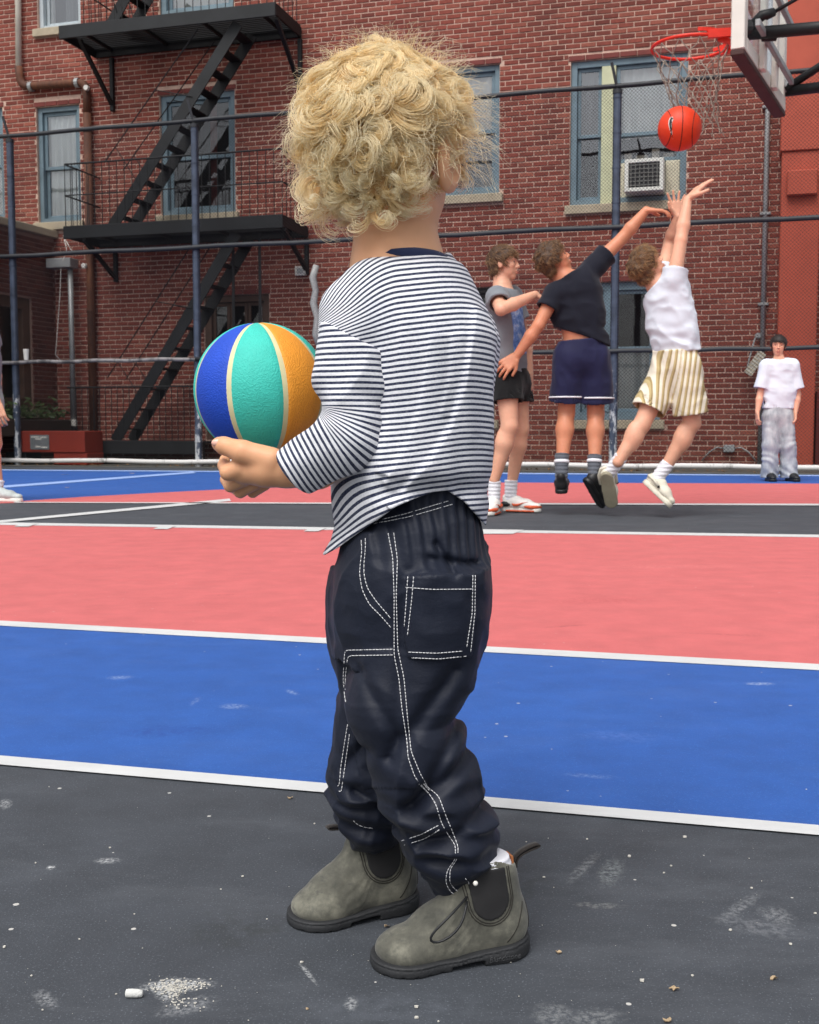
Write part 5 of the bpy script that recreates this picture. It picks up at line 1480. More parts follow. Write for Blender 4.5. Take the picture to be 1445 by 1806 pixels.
def grey_boy():
    D = 7.33; T = thing('person', 'teenage boy in grey printed tee and black shorts reaching one arm forward', 'person', gnd(900, 905), 0, 'boys playing on the court')
    f = (.9, -.43, 0)
    J = jm(D, dict(head=(889, 466), neck=(886, 503), chest=(888, 540), pelvis=(901, 660), shL=(903, 523, .13), elL=(925, 598, .16), wrL=(934, 660, .08),
                   shR=(877, 524, -.14), elR=(884, 546, -.30), wrR=(944, 520, -.12), hpL=(912, 672, .08), knL=(919, 757, .06), anL=(904, 846, .10),
                   hpR=(893, 672, -.08), knR=(899, 752, -.13), anR=(872, 846, -.10)))
    hf = Vector((.97, -.22, .03)); hu = Vector((0, 0, 1))
    Hh = .225
    body(T, M_SKIN, J, f, hf, hu, Hh, dict(
        L=(((.15, 0, -1), (-.9, .3, 0), .18), dict(thumb=-1, curl=(.35, .4, .45, .5))),
        R=(((.8, .5, -.35), (.1, .3, -.9), .16), dict(thumb=1, curl=(.15, .2, .25, .3)))))
    face_parts(T, J['head'], hf, hu, Hh)
    hc = add_hair_cap(T, J['head'], hf, hu, Hh, M_CAPB, .04, .26, -.33, .018, 45, 1.0)
    hair_strands(T, hc, J['head'], hf, hu, Hh, M_HAIRB, 2600, .045, .3, (.75, -.5), seed=3)
    def front(x, y, z): return (x - J['chest'].x) * f[0] + (y - J['chest'].y) * f[1]
    tee(T, M_GREYT, J['chest'], J['pelvis'], f, J['shL'], J['shR'], J['elL'], J['elR'], .55, .6, .165, .155, .66, .08, hem=J['pelvis'] + Vector((0, 0, .00)), neck=J['neck'] + Vector((.0, 0, -.02)), seed=1.3, fold=.006)
    # blue picture printed on the front
    ch, pe = J['chest'], J['pelvis']; fv = Vector(f).normalized(); sd = Vector((-fv.y, fv.x, 0)); mb = MB(); n = 8
    sh = [o for o in T.children if o.name.startswith('shirt')][0]
    bv = BVHTree.FromPolygons([tuple(world_of(T) @ v.co) for v in sh.data.vertices], [tuple(p.vertices) for p in sh.data.polygons])
    vs = []
    for j in range(13):
        for i in range(n + 1):
            o = ch.lerp(pe, .02 + .68 * j / 12) + fv * .6 + sd * (-.11 + .22 * i / n); hit = bv.ray_cast(o, -fv)
            vs.append((hit[0] if hit[0] is not None else o - fv * .48) + fv * .002)
    mb.add(vs, [(j * (n + 1) + i, j * (n + 1) + i + 1, (j + 1) * (n + 1) + i + 1, (j + 1) * (n + 1) + i) for j in range(12) for i in range(n)])
    t = NT('blue_print'); co = t.coord(); t.col(t.ramp(t.noise(co, 17, 5, .7), [(.3, rgb(58, 84, 140)), (.5, rgb(96, 136, 200)), (.62, rgb(176, 198, 226)), (.75, rgb(70, 98, 150))])); t.set(Roughness=.7)
    mb.build('shirt_print', t.m, sh, smooth=True)
    shorts(T, M_BLACKS, J['pelvis'] + Vector((0, 0, .03)), J['hpL'], J['hpR'], J['knL'], J['knR'], .46, .46, f, .14, .75, .09, .105, seed=2)
    for sd_, hl, to in (('L', (889, 894, .10), (955, 902, -.02)), ('R', (868, 897, .06), (862, 911, -.17))):
        an = J['an' + sd_]; hp_ = gnd(hl[0], hl[1]); tp = gnd(to[0], to[1])
        if sd_ == 'L': hp_, tp = Vector((at(887, 897, D + .1).x, D + .12, .004)), Vector((at(955, 900, D + .0).x, D + .02, .004))
        else: hp_, tp = Vector((at(874, 900, D).x, D - .02, .004)), Vector((at(858, 908, D - .2).x, D - .28, .004))
        U, P = shoe(T, hp_, tp, (0, 0, 1), M_WLEA, M_RUBW); sneaker_marks(U, P)
        sock(T, P(.2, .05), P(.17, .20).lerp(an, .65), M_SOCKW)
grey_boy()

def navy_boy():
    D = 7.2; T = thing('person', 'teenage boy in navy tee and navy shorts leaping with right arm stretched up', 'person', gnd(1025, 903), 0, 'boys playing on the court')
    f = (.22, .97, .12)
    J = jm(D, dict(head=(978, 459), neck=(996, 490), chest=(1013, 513), pelvis=(1029, 612), shL=(979, 518, -.02), elL=(950, 574, -.06), wrL=(911, 628, -.04),
                   shR=(1050, 468, .02), elR=(1098, 420, .06), wrR=(1140, 371, .04), hpL=(1004, 630, 0), knL=(999, 728, .06), anL=(991, 820, -.02),
                   hpR=(1050, 630, 0), knR=(1051, 730, .06), anR=(1049, 822, -.03)))
    hf = Vector((.85, .06, .52)); hu = Vector((-.52, -.16, .84)); Hh = .225
    body(T, M_SKINT, J, f, hf, hu, Hh, dict(
        L=(((-.72, -.1, -.62), (.2, .9, -.2), .185), dict(thumb=-1, curl=(.35, .4, .45, .5), spread=.16)),
        R=(((.96, .0, -.02), (0, .2, -1), .185), dict(thumb=-1, curl=(.2, .3, .4, .45), spread=.14))), 1.0)
    face_parts(T, J['head'], hf, hu, Hh)
    hc = add_hair_cap(T, J['head'], hf, hu, Hh, M_CAPB, .065, .24, -.34, .045, 34, 4.0)
    hair_strands(T, hc, J['head'], hf, hu, Hh, M_HAIRB, 4000, .042, .8, (.3, -.6), seed=5)
    tee(T, M_NAVYT, J['chest'], J['pelvis'], f, J['shL'], J['shR'], J['elL'], J['elR'], .48, .42, .172, .145, .62, .078, hem=at(1034, 597, D), neck=J['neck'] + Vector((.012, 0, -.012)), seed=3.1, fold=.006,
        hemn=Vector((-.36, 0, -1)), rw_mid=.155)
    S_, eL, eR = shorts(T, M_NAVYS, J['pelvis'] + Vector((-.015, 0, .045)), J['hpL'], J['hpR'], J['knL'], J['knR'], .80, .80, (0, 1, 0), .145, .78, .10, .118, seed=5, fold=.005)
    for e, k_, hh in ((eL, J['knL'], J['hpL']), (eR, J['knR'], J['hpR'])):
        d = (k_ - hh).normalized(); c = e - d * .028; pts = []
        bv = BVHTree.FromPolygons([tuple(world_of(T) @ v.co) for v in S_.data.vertices], [tuple(p.vertices) for p in S_.data.polygons])
        a, b = Vector((1, 0, 0)), Vector((0, 1, 0))
        for i in range(33):
            o = a * math.cos(i * math.pi / 16) + b * math.sin(i * math.pi / 16); h_ = bv.ray_cast(c + o * .3, -o)
            if h_[0] is not None and (h_[0] - c).length < .16: pts.append(h_[0] + o * .001)
        if len(pts) > 5:
            mb = MB(); mb.tube(pts, .006, 6); mb.build('hem_stripe', M_SOCKW, S_, smooth=True)
    for an, hl, to, up in ((J['anL'], at(990, 872, D - .1), at(992, 858, D + .16), (0, .15, 1)), (J['anR'], at(1030, 845, D - .10), at(1060, 897, D + .04), (.62, .25, .42))):
        U, P = shoe(T, hl, to, up, M_BLK, M_BLK, hgt=.095)
        mid = P(.19, .06); s1 = mid.lerp(an, 1.0) + (Vector((0, 0, 1)) * .07)
        K = sock(T, mid, s1, M_SOCKG, .038, .046)
        q = mid.lerp(s1, .72); mb = MB(); dd = (s1 - mid).normalized(); mb.tube([q - dd * .008, q + dd * .012], .0475, 18); mb.build('sock_band', M_SOCKW, K, smooth=True)
navy_boy()

def white_boy():
    D = 6.95; T = thing('person', 'teenage boy in white tee and sand striped shorts jumping with arms raised', 'person', gnd(1160, 905), 0, 'boys playing on the court')
    f = (.62, .78, .1)
    J = jm(D, dict(head=(1143, 469), neck=(1156, 500), chest=(1177, 520), pelvis=(1194, 628), shL=(1166, 500, .22), elL=(1180, 430, .40), wrL=(1196, 382, .30),
                   shR=(1189, 492, -.08), elR=(1201, 424, -.06), wrR=(1213, 352, .0), hpL=(1178, 650, .06), knL=(1132, 749, .0), anL=(1090, 815, -.02),
                   hpR=(1208, 648, -.04), knR=(1221, 746, -.02), anR=(1172, 828, .02)))
    hf = Vector((.76, .14, .63)); hu = Vector((-.63, -.12, .76)); Hh = .225
    body(T, M_SKIN, J, f, hf, hu, Hh, dict(
        L=(((-.12, .0, 1), (.2, -1, 0), .17), dict(thumb=1, curl=(.1, .12, .15, .2), spread=.26)),
        R=(((.62, .1, .62), (.7, .2, -.6), .195), dict(thumb=1, curl=(.12, .12, .14, .2), spread=.15))), .98)
    face_parts(T, J['head'], hf, hu, Hh)
    hc = add_hair_cap(T, J['head'], hf, hu, Hh, M_CAPL, .07, .22, -.36, .05, 30, 9.0)
    hair_strands(T, hc, J['head'], hf, hu, Hh, M_HAIRL, 4000, .045, .7, (.4, -.5), seed=7)
    tee(T, M_WHITET, J['chest'], J['pelvis'], f, J['shL'], J['shR'], J['elL'], J['elR'], .35, .26, .155, .142, .74, .085, hem=at(1196, 622, D), neck=J['neck'] + Vector((.012, 0, -.012)), seed=6.1, fold=.008,
        hemn=Vector((.10, 0, -1)), rw_mid=.15)
    c0 = J['pelvis']
    at_ = dict(around=lambda x, y, z: np.arctan2((x - c0.x + .25 * (c0.z - z)) * .0 + (x - c0.x - .12 * (z - c0.z)) , -(y - c0.y + .6)) * 2.2)
    S_, eL, eR = shorts(T, M_STRS, J['pelvis'] + Vector((-.01, 0, .045)), J['hpL'], J['hpR'], J['knL'], J['knR'], .74, .84, f, .142, .82, .10, .108, seed=8, fold=.008, attr=at_)
    mb = MB(); c = J['pelvis'] + Vector((-.01, 0, .05))
    for an, hl, to, up, ml in ((J['anL'], at(1067, 834, D - .02), at(1080, 897, D + .10), (.30, .93, .22), 0), (J['anR'], at(1133, 851, D + .05), at(1180, 896, D - .02), (.60, -.1, .62), 1)):
        U, P = shoe(T, hl, to, up, M_CROC, M_CROCS if ml == 0 else M_CROC, name='clog', hgt=.05, sole_t=.032)
        mid = P(.22, .06); d = (an - mid).normalized(); s1 = an + (J['kn' + ('L' if ml == 0 else 'R')] - an).normalized() * .045
        sock(T, mid, s1, M_SOCKW, .04, .042)
        for i in range(5):
            mb = MB(); mb.sphere(P(.60 + .07 * i, .075 - .008 * i, .022 * (1 if i % 2 else -1)), .006, 8, 5); mb.build('vent_hole', M_CROCS, U)
        mb = MB(); mb.tube([P(.42, .05, .05), P(.2, .062, .052), P(.02, .06, .03), P(-.01, .06, 0), P(.02, .06, -.03), P(.2, .062, -.052), P(.42, .05, -.05)], .010, 8); mb.build('heel_strap', M_CROC, U, smooth=True)
        mb = MB(); mb.sphere(P(.42, .05, .053), .009, 8, 6); mb.sphere(P(.42, .05, -.053), .009, 8, 6); mb.build('strap_rivet', M_BLK, U)
white_boy()

def far_boy():
    D = 11.75; T = thing('person', 'younger boy with dark fringe in white tee and baggy pale grey jeans standing', 'person', gnd(1376, 848), 0, 'boys playing on the court')
    f = (-.12, -.99, 0)
    J = jm(D, dict(head=(1373, 610), neck=(1374, 632), chest=(1375, 652), pelvis=(1372, 724), shR=(1352, 645), elR=(1341, 694), wrR=(1336, 727, -.05),
                   shL=(1398, 645), elL=(1407, 695), wrL=(1403, 727, -.05), hpR=(1361, 735), knR=(1359, 785, -.03), anR=(1358, 836), hpL=(1384, 735), knL=(1389, 785, -.03), anL=(1392, 838)))
    hf = Vector((-.28, -.95, -.06)); hu = Vector((.04, 0, 1)); Hh = .215
    body(T, M_SKIN, J, f, hf, hu, Hh, dict(
        L=(((-.05, -.1, -1), (-1, .1, 0), .15), dict(thumb=-1, curl=(.3, .35, .4, .45))),
        R=(((-.0, -.1, -1), (1, .1, 0), .15), dict(thumb=1, curl=(.3, .35, .4, .45)))), .86)
    face_parts(T, J['head'], hf, hu, Hh)
    hc = add_hair_cap(T, J['head'], hf, hu, Hh, M_CAPD, .045, .37, -.2, .012, 40, 3.0, .05)
    hair_strands(T, hc, J['head'], hf, hu, Hh, M_HAIRD, 1600, .035, .15, (.3, -.8), seed=9)
    tee(T, M_WHITET, J['chest'], J['pelvis'], f, J['shL'], J['shR'], J['elL'], J['elR'], .82, .82, .16, .165, .6, .082, hem=J['pelvis'] + Vector((0, 0, .02)), neck=J['neck'] + Vector((0, 0, -.01)), seed=8.8, fold=.007)
    # baggy jeans: both legs in one garment
    lo, hi = box_of([J['pelvis'], J['anL'], J['anR']], .2); s = Sdf(lo, hi, .008)
    s.cap(J['pelvis'] + Vector((0, 0, .05)), J['pelvis'] - Vector((0, 0, .04)), .135, .15, 0, (f, .7))
    for d in 'LR':
        s.cap(J['hp' + d], J['kn' + d], .094, .084, .03); s.cap(J['kn' + d], J['an' + d] - Vector((0, 0, .05)), .084, .088, .015)
    X, Y, Z = s.xyz(); w = noise3(X * 6, Y * 6, Z * 6)
    lowz = np.clip((.55 - Z) / .5, 0, 1)
    s.add((np.sin(Z * 42 + 9 * w + X * 12) * .6 + noise3(X * 12, Y * 12, Z * 14)) * (.003 + .0055 * lowz))
    s.cut((0, 0, .035), (0, 0, -1)); s.cut(J['pelvis'] + Vector((0, 0, .045)), (0, 0, 1)); s.build('jeans', M_DENIM, T)
    for a, q in (('R', 1358), ('L', 1392)):
        an = J['an' + a]; U, P = shoe(T, Vector((an.x, an.y + .06, .004)), Vector((an.x - .02 if a == 'R' else an.x + .03, an.y - .19, .004)), (0, 0, 1), M_BLK, M_BLK)
far_boy()

def edge_person():
    D = 8.55; T = thing('person', 'partly cut off player in pale grey shorts and grey sneakers at the left edge', 'person', gnd(-14, 885), 0, 'boys playing on the court')
    f = (.95, -.3, 0)
    J = jm(D, dict(head=(-33, 512), neck=(-35, 546), chest=(-35, 580), pelvis=(-27, 695), shL=(-21, 566, .13), elL=(-9, 640, .17), wrL=(-2, 705, .1), shR=(-49, 566, -.13), elR=(-33, 640, -.12), wrR=(-3, 712, -.16),
                   hpL=(-19, 705, .08), knL=(-9, 782, .06), anL=(-27, 862, .08), hpR=(-31, 705, -.08), knR=(-17, 782, -.1), anR=(-2, 858, -.1)))
    hf = Vector((1, -.1, 0)); hu = Vector((0, 0, 1)); Hh = .22
    body(T, M_SKIN, J, f, hf, hu, Hh, dict(L=(((.1, 0, -1), (-.9, .3, 0), .18), dict(thumb=-1)), R=(((.15, 0, -1), (.2, 1, 0), .18), dict(thumb=1))))
    face_parts(T, J['head'], hf, hu, Hh)
    hc = add_hair_cap(T, J['head'], hf, hu, Hh, M_CAPB, .06, .27, -.33, .02, 40, 2.0)
    tee(T, M_GREYT, J['chest'], J['pelvis'], f, J['shL'], J['shR'], J['elL'], J['elR'], .6, .6, .16, .155, .66, .08, hem=J['pelvis'], neck=J['neck'] + Vector((0, 0, -.02)), seed=2.3)
    shorts(T, cloth_mat('pale_grey_shorts', (150, 164, 164), .3, 500), J['pelvis'] + Vector((0, 0, .03)), J['hpL'], J['hpR'], J['knL'], J['knR'], .62, .62, f, .145, .78, .095, .115, seed=6)
    for a, dx in (('R', .0), ('L', -.06)):
        an = J['an' + a]; U, P = shoe(T, Vector((an.x - .07, an.y, .004)), Vector((an.x + .19, an.y - .05, .004)), (0, 0, 1), mat('grey_mesh_shoe', (176, 182, 180), .6, .15, 30), M_RUBW)
        sock(T, P(.2, .05), P(.17, .05).lerp(an, 1.0) + Vector((0, 0, .05)), M_SOCKW)
edge_person()
# ================================================================== THE CHILD
CD = 1.20
def px_rows(rows, D, ry, dy=0.0):
    """silhouette rows (py, left px, right px[, ry]) at distance D -> ellipse stack rows"""
    out = []
    for r in rows:
        a, b = at(r[1], r[0], D), at(r[2], r[0], D); w = (b.x - a.x) / 2
        out.append((a.z, (a.x + b.x) / 2, D + dy + (r[4] if len(r) > 4 else 0), w, r[3] if len(r) > 3 else ry))
    return out
M_STRIPE = NT('striped_jersey')
def _stripe():
    t = M_STRIPE; co = t.coord(); a = t.new('ShaderNodeAttribute'); a.attribute_name = 'weave'
    wob = t.math('MULTIPLY', t.math('SUBTRACT', t.noise(co, 160, 3), .5), .00055)
    f = t.math('FRACT', t.math('DIVIDE', t.math('ADD', a.outputs['Fac'], wob), 0.0056))
    k = t.ramp(f, [(0, rgb(34, 42, 70)), (.40, rgb(34, 42, 70)), (.45, rgb(232, 232, 236)), (.95, rgb(232, 232, 236)), (1, rgb(34, 42, 70))])
    k = t.mix(t.ramp(t.noise(co, 420, 2), [(.4, (0, 0, 0)), (.7, (.22, .22, .22))]), k, rgb(150, 154, 166))
    t.col(k); t.set(Roughness=.9, Specular_IOR_Level=.2, Sheen_Weight=.1)
    r = t.math('SINE', t.math('MULTIPLY', a.outputs['Fac'], 9000.0))
    t.bump(t.math('ADD', t.noise(co, 1500, 2), t.math('MULTIPLY', r, .12)), .25, .0006)
_stripe(); M_STRIPE = M_STRIPE.m
M_COLLAR = cloth_mat('navy_rib', (38, 46, 76), .35, 1600)
M_NYLON = NT('navy_nylon')
def _nylon():
    t = M_NYLON; co = t.coord()
    t.col(t.ramp(t.noise(co, 9, 4), [(.3, rgb(17, 22, 36)), (.7, rgb(24, 30, 46))]))
    t.set(Roughness=.60, Specular_IOR_Level=.3, Sheen_Weight=.03)
    h = t.math('ADD', t.noise(t.mapping(co, (1, 1, 1.8)), 70, 4, .6), t.math('MULTIPLY', t.noise(co, 1800, 1), .05)); t.bump(h, .22, .003)
_nylon(); M_NYLON = M_NYLON.m
M_THREAD = cloth_mat('white_thread', (222, 222, 224), .2, 2000)
M_BOOT = NT('olive_nubuck')
def _boot():
    t = M_BOOT; co = t.coord()
    n = t.noise(co, 26, 6, .65); m = t.noise(co, 60, 5, .7)
    k = t.ramp(n, [(.32, rgb(66, 66, 60)), (.5, rgb(92, 91, 82)), (.7, rgb(132, 130, 116))])
    k = t.mix(t.ramp(m, [(.55, (0, 0, 0)), (.75, (.5, .5, .5))]), k, rgb(58, 60, 60))
    k = t.mix(t.ramp(t.noise(t.mapping(co, (30, 30, 160)), 1.2, 4), [(.64, (0, 0, 0)), (.72, (.4, .4, .4))]), k, rgb(44, 48, 52))
    t.col(k); t.set(Roughness=.78, Specular_IOR_Level=.25, Sheen_Weight=.15); t.bump(t.noise(co, 500, 3), .25, .0008)
_boot(); M_BOOT = M_BOOT.m
M_SOLE = mat('grey_black_rubber', (44, 45, 47), .65, .15, 60, .15, 300)
M_GORE = NT('black_elastic')
def _gore():
    t = M_GORE; co = t.coord(); t.col(rgb(34, 33, 34)); t.set(Roughness=.8)
    w = t.new('ShaderNodeTexWave', wave_type='BANDS', bands_direction='X'); t.link(co, w.inputs['Vector']); w.inputs['Scale'].default_value = 330
    t.bump(w.outputs['Fac'], .4, .0008)
_gore(); M_GORE = M_GORE.m
M_STITCH = mat('dark_stitch', (40, 37, 32), .8); M_TAB = cloth_mat('brown_web_tab', (44, 40, 38), .5, 1200); M_TAN = mat('tan_leather', (166, 104, 62), .7, .15, 30)
M_CSKIN = skin_mat('child_skin', (224, 168, 128), .2); M_NAIL = mat('finger_nail', (236, 184, 166), .3, .05, 50)

CH = thing('child', 'curly blond toddler seen from behind in striped shirt holding a coloured ball', 'child', gnd(760, 1690), 0)

# ---- body: head, neck, core, arm, hand, legs in one skin
HC = at(694, 272, CD); HF, HU, HR = ortho((.42, .90, .02), (0, 0, 1)); HH = .190
def child_body():
    lo = (-.26, 1.04, .02); hi = (.10, 1.40, HC.z + .125); s = Sdf(lo, hi, .0021)
    add_head(s, HC, HF, HU, HH, .006)
    for g in (-1, 1):                                                     # fuller toddler ears
        c = HC + HF * -.01 + HU * -.018 + HR * (g * .0665)
        s.ell(c, (.008, .019, .029), (HR, (HF - HR * g * .45).normalized(), HU), .004)
        s.ell(c + HR * g * .006 + HF * .002, (.006, .010, .017), (HR, (HF - HR * g * .45).normalized(), HU), .003, sub=True)
    nb = at(702, 480, CD)
    s.cap(at(696, 395, CD + .004), nb, .0365, .0415, .012); s.ell(at(694, 360, CD - .012), (.046, .045, .04), None, .02)
    s.cap(nb, at(740, 640, CD), .045, .05, .03); s.cap(at(740, 640, CD), at(735, 930, CD + .01), .048, .045, .02)
    sh, el = at(632, 560, 1.16), at(632, 780, 1.135)
    s.cap(at(705, 540, 1.19), sh, .035, .027, .02); s.cap(sh, el, .025, .021, .01)
    q = lambda px, py, D, r: (at(px, py, D), r * D / 2000)
    def chain(pts, k):
        for a, b in zip(pts[:-1], pts[1:]): s.cap(a[0], b[0], a[1], b[1], k)
    chain([(el, .021), q(560, 826, 1.155, 36), q(505, 828, 1.165, 32), q(470, 826, 1.165, 33), q(430, 828, 1.172, 26)], .004)
    chain([q(478, 812, 1.157, 24), q(428, 797, 1.157, 20.5), q(395, 786, 1.166, 15.5), q(386, 783, 1.170, 12.5)], .0035)     # thumb
    chain([q(425, 825, 1.165, 19), q(403, 833, 1.167, 15), q(395, 821, 1.182, 11), q(397, 810, 1.200, 9.5)], .0016)
    chain([q(432, 841, 1.178, 16.5), q(407, 856, 1.188, 12.5), q(399, 846, 1.204, 10.5), q(402, 830, 1.215, 9.5)], .0016)
    chain([q(447, 851, 1.190, 15), q(424, 867, 1.202, 11.5), q(413, 860, 1.216, 10), q(416, 838, 1.226, 9)], .0016)
    chain([q(466, 853, 1.198, 13), q(446, 868, 1.212, 10), q(436, 855, 1.220, 9), q(438, 844, 1.232, 8)], .0016)
    # the other arm reaches round the far side of the ball
    sh2, el2, wr2 = at(800, 585, 1.27), at(690, 760, 1.36), at(585, 770, 1.40)
    s.cap(at(760, 540, 1.22), sh2, .035, .027, .02); s.cap(sh2, el2, .026, .022, .01); s.cap(el2, wr2, .022, .016, .006)
    chain([(wr2, .017), q(545, 775, 1.40, 20), q(515, 780, 1.39, 12)], .004)
    for i in range(3): chain([q(540, 760 + 16 * i, 1.40, 11), q(505, 755 + 18 * i, 1.385, 9), q(480, 756 + 18 * i, 1.372, 8)], .0016)
    # legs inside the trousers
    s.cap(at(760, 960, 1.19), at(735, 1280, 1.17), .040, .026, .02); s.cap(at(735, 1280, 1.17), at(835, 1560, 1.19), .026, .022, .01)
    s.cap(at(690, 960, 1.24), at(655, 1280, 1.25), .045, .033, .02); s.cap(at(655, 1280, 1.25), at(662, 1462, 1.290), .033, .022, .01)
    b = s.build('body', M_CSKIN, CH)
    mb = MB(); c = at(383.5, 781, 1.1615); mb.sphere(c, .0062, 14, 10, (1.0, .45, .62)); mb.build('thumbnail', M_NAIL, b, smooth=True)
    return b
BODY = child_body()
face_parts(CH, HC, HF, HU, HH)

# ---- striped shirt
def smooth(x, a, b):
    t = np.clip((x - a) / (b - a), 0, 1); return t * t * (3 - 2 * t)
X_ = lambda px, D=CD: (px - CX) / FPX * D                            # about right for x at distance D
Z_ = lambda py, D=CD: at(722, py, D).z
def child_shirt():
    rows = [(457, 692, 783, .040), (463, 668, 797, .048), (472, 636, 806, .057), (486, 616, 814, .066), (504, 609, 824, .072), (530, 606, 840, .079), (567, 604, 864, .085), (596, 602, 880, .088),
            (629, 602, 881, .09), (679, 600, 877, .092), (729, 598, 873, .093), (783, 594, 869, .094), (829, 590, 865, .095), (853, 588, 861, .094), (880, 590, 857, .092),
            (905, 594, 856, .09), (925, 598, 855, .088), (950, 592, 850, .086), (975, 575, 845, .085), (990, 570, 842, .085)]
    st = px_rows(rows, CD, .09)
    lo = (X_(540), 1.07, Z_(1000)); hi = (X_(905), 1.33, Z_(440)); s = Sdf(lo, hi, .0019)
    s.stack(st, 0, power=2.25)
    # shoulder slope of the near sleeve side
    s.cap(at(665, 505, 1.17), at(622, 552, 1.158), .028, .030, .025); s.cap(at(622, 552, 1.158), at(622, 588, 1.152), .0325, .0355, .012)
    s.cap(at(765, 520, 1.22), at(812, 600, 1.24), .040, .036, .03)
    X, Y, Z = s.xyz()
    # cloth hanging in soft vertical and slanting folds
    w = noise3(X * 9, Y * 9, Z * 4)
    f = noise3(X * 34 + 2 * w + Z * 6, Y * 22, Z * 5 + 3) * .0060 + noise3(X * 60, Y * 40, Z * 20) * .0014
    f = f * smooth(-Z, -Z_(520), -Z_(640))
    ridge = np.abs(noise3(X * 14 + Z * 9, Y * 12, Z * 7 + 9)); f = f + (ridge - .3) * .0100 * smooth(-Z, -Z_(620), -Z_(760))
    # the tail caught up at the waistband: cloth blouses over and tucks in at the back
    zb = Z_(866, 1.12); tuck = np.exp(-((X - X_(775, 1.12)) / .05) ** 2) * np.exp(-((Z - zb) / .012) ** 2)
    f = f + tuck * .012 * (Y < CD)
    def pleat(line, amp, wd):
        out = 0
        for (ax, ay), (bx, by) in zip(line[:-1], line[1:]):
            a, b = Vector((X_(ax, 1.12), 0, Z_(ay, 1.12))), Vector((X_(bx, 1.12), 0, Z_(by, 1.12))); dd = b - a; L2 = dd.length_squared
            t = ((X - a.x) * dd.x + (Z - a.z) * dd.z) / L2; m = (t >= -.05) & (t <= 1.05); e = ((X - a.x) * dd.z - (Z - a.z) * dd.x) / dd.length * -1
            g = np.where(e >= 0, np.exp(-(e / wd) ** 2), np.exp(-(e / (wd * .16)) ** 2)); out = np.maximum(out, g * m)
        return -amp * out * (Y < CD + .02)
    f = f + pleat([(842, 540), (832, 620), (822, 680), (800, 750), (760, 815), (690, 890)], .0050, .022) + pleat([(760, 590), (752, 670), (738, 740), (712, 800), (680, 850)], .0026, .018) + pleat([(712, 560), (700, 660), (690, 740), (668, 830)], .0028, .018) + pleat([(800, 590), (796, 660), (780, 730)], .002, .014)
    s.add(f)
    hx = np.array([560, 575, 597, 620, 660, 700, 735, 765, 789, 818, 840, 854, 866]); hy = np.array([984, 978, 966, 949, 921, 893, 878, 868, 865, 884, 908, 924, 934])
    hem = CAMH - (np.interp((CX + FPX * X / Y).ravel(), hx, hy).reshape(X.shape[0], Y.shape[1], 1) - HOR) / FPX * Y
    s.g = np.maximum(s.g, (hem - Z).astype(np.float32))
    s.cap(at(707, 430, CD), at(707, 458, CD), .0465, .0465, .002, (HF, 1.0), sub=True)
    x0 = X_(740)
    def weave(x, y, z):
        n = noise3(x * 7, y * 7, z * 5) * .0022 + noise3(x * 20 + 4, y * 16, z * 9) * .0009
        u = (x - x0)
        # slope of a stripe: gentle across the back, steep over the near shoulder and towards the tail
        k = .115
        left = np.maximum(0, X_(705) - x)
        top = smooth(z, Z_(640), Z_(540)); bot = smooth(-z, -Z_(800), -Z_(930))
        return z - k * u + top * (left ** 2 * 10.5) + bot * (np.maximum(0, X_(770) - x)) ** 2 * 3.2 + (np.maximum(0, x - X_(800)) ** 2) * 3.2 + n
    sh = s.build('shirt', M_STRIPE, CH, dict(weave=weave))
    # navy rib collar
    c = at(706, 466, CD); mb = MB(); pts = []
    for i in range(49):
        a = 2 * math.pi * i / 48
        pts.append(Vector((c.x + .003 + .0435 * math.cos(a), c.y + .045 * math.sin(a), c.z + .0015 - .003 * math.sin(a))))
    mb.tube(pts, .0062, 10, cap=False); mb.build('collar', M_COLLAR, sh, smooth=True)
    mb = MB()
    for a in (-62, -38):
        a = R(a); p = Vector((c.x + .051 * math.cos(a), c.y + .049 * math.sin(a), c.z + .002))
        mb.tube([p + Vector((0, 0, .006)), p, p + Vector((.0008, -.002, -.007))], .0005, 5); mb.tube([p + Vector((-.003, 0, -.001)), p + Vector((.003, -.001, -.0005))], .0005, 5)
    mb.build('label_stitch', M_THREAD, sh)
    return sh
SHIRT = child_shirt()
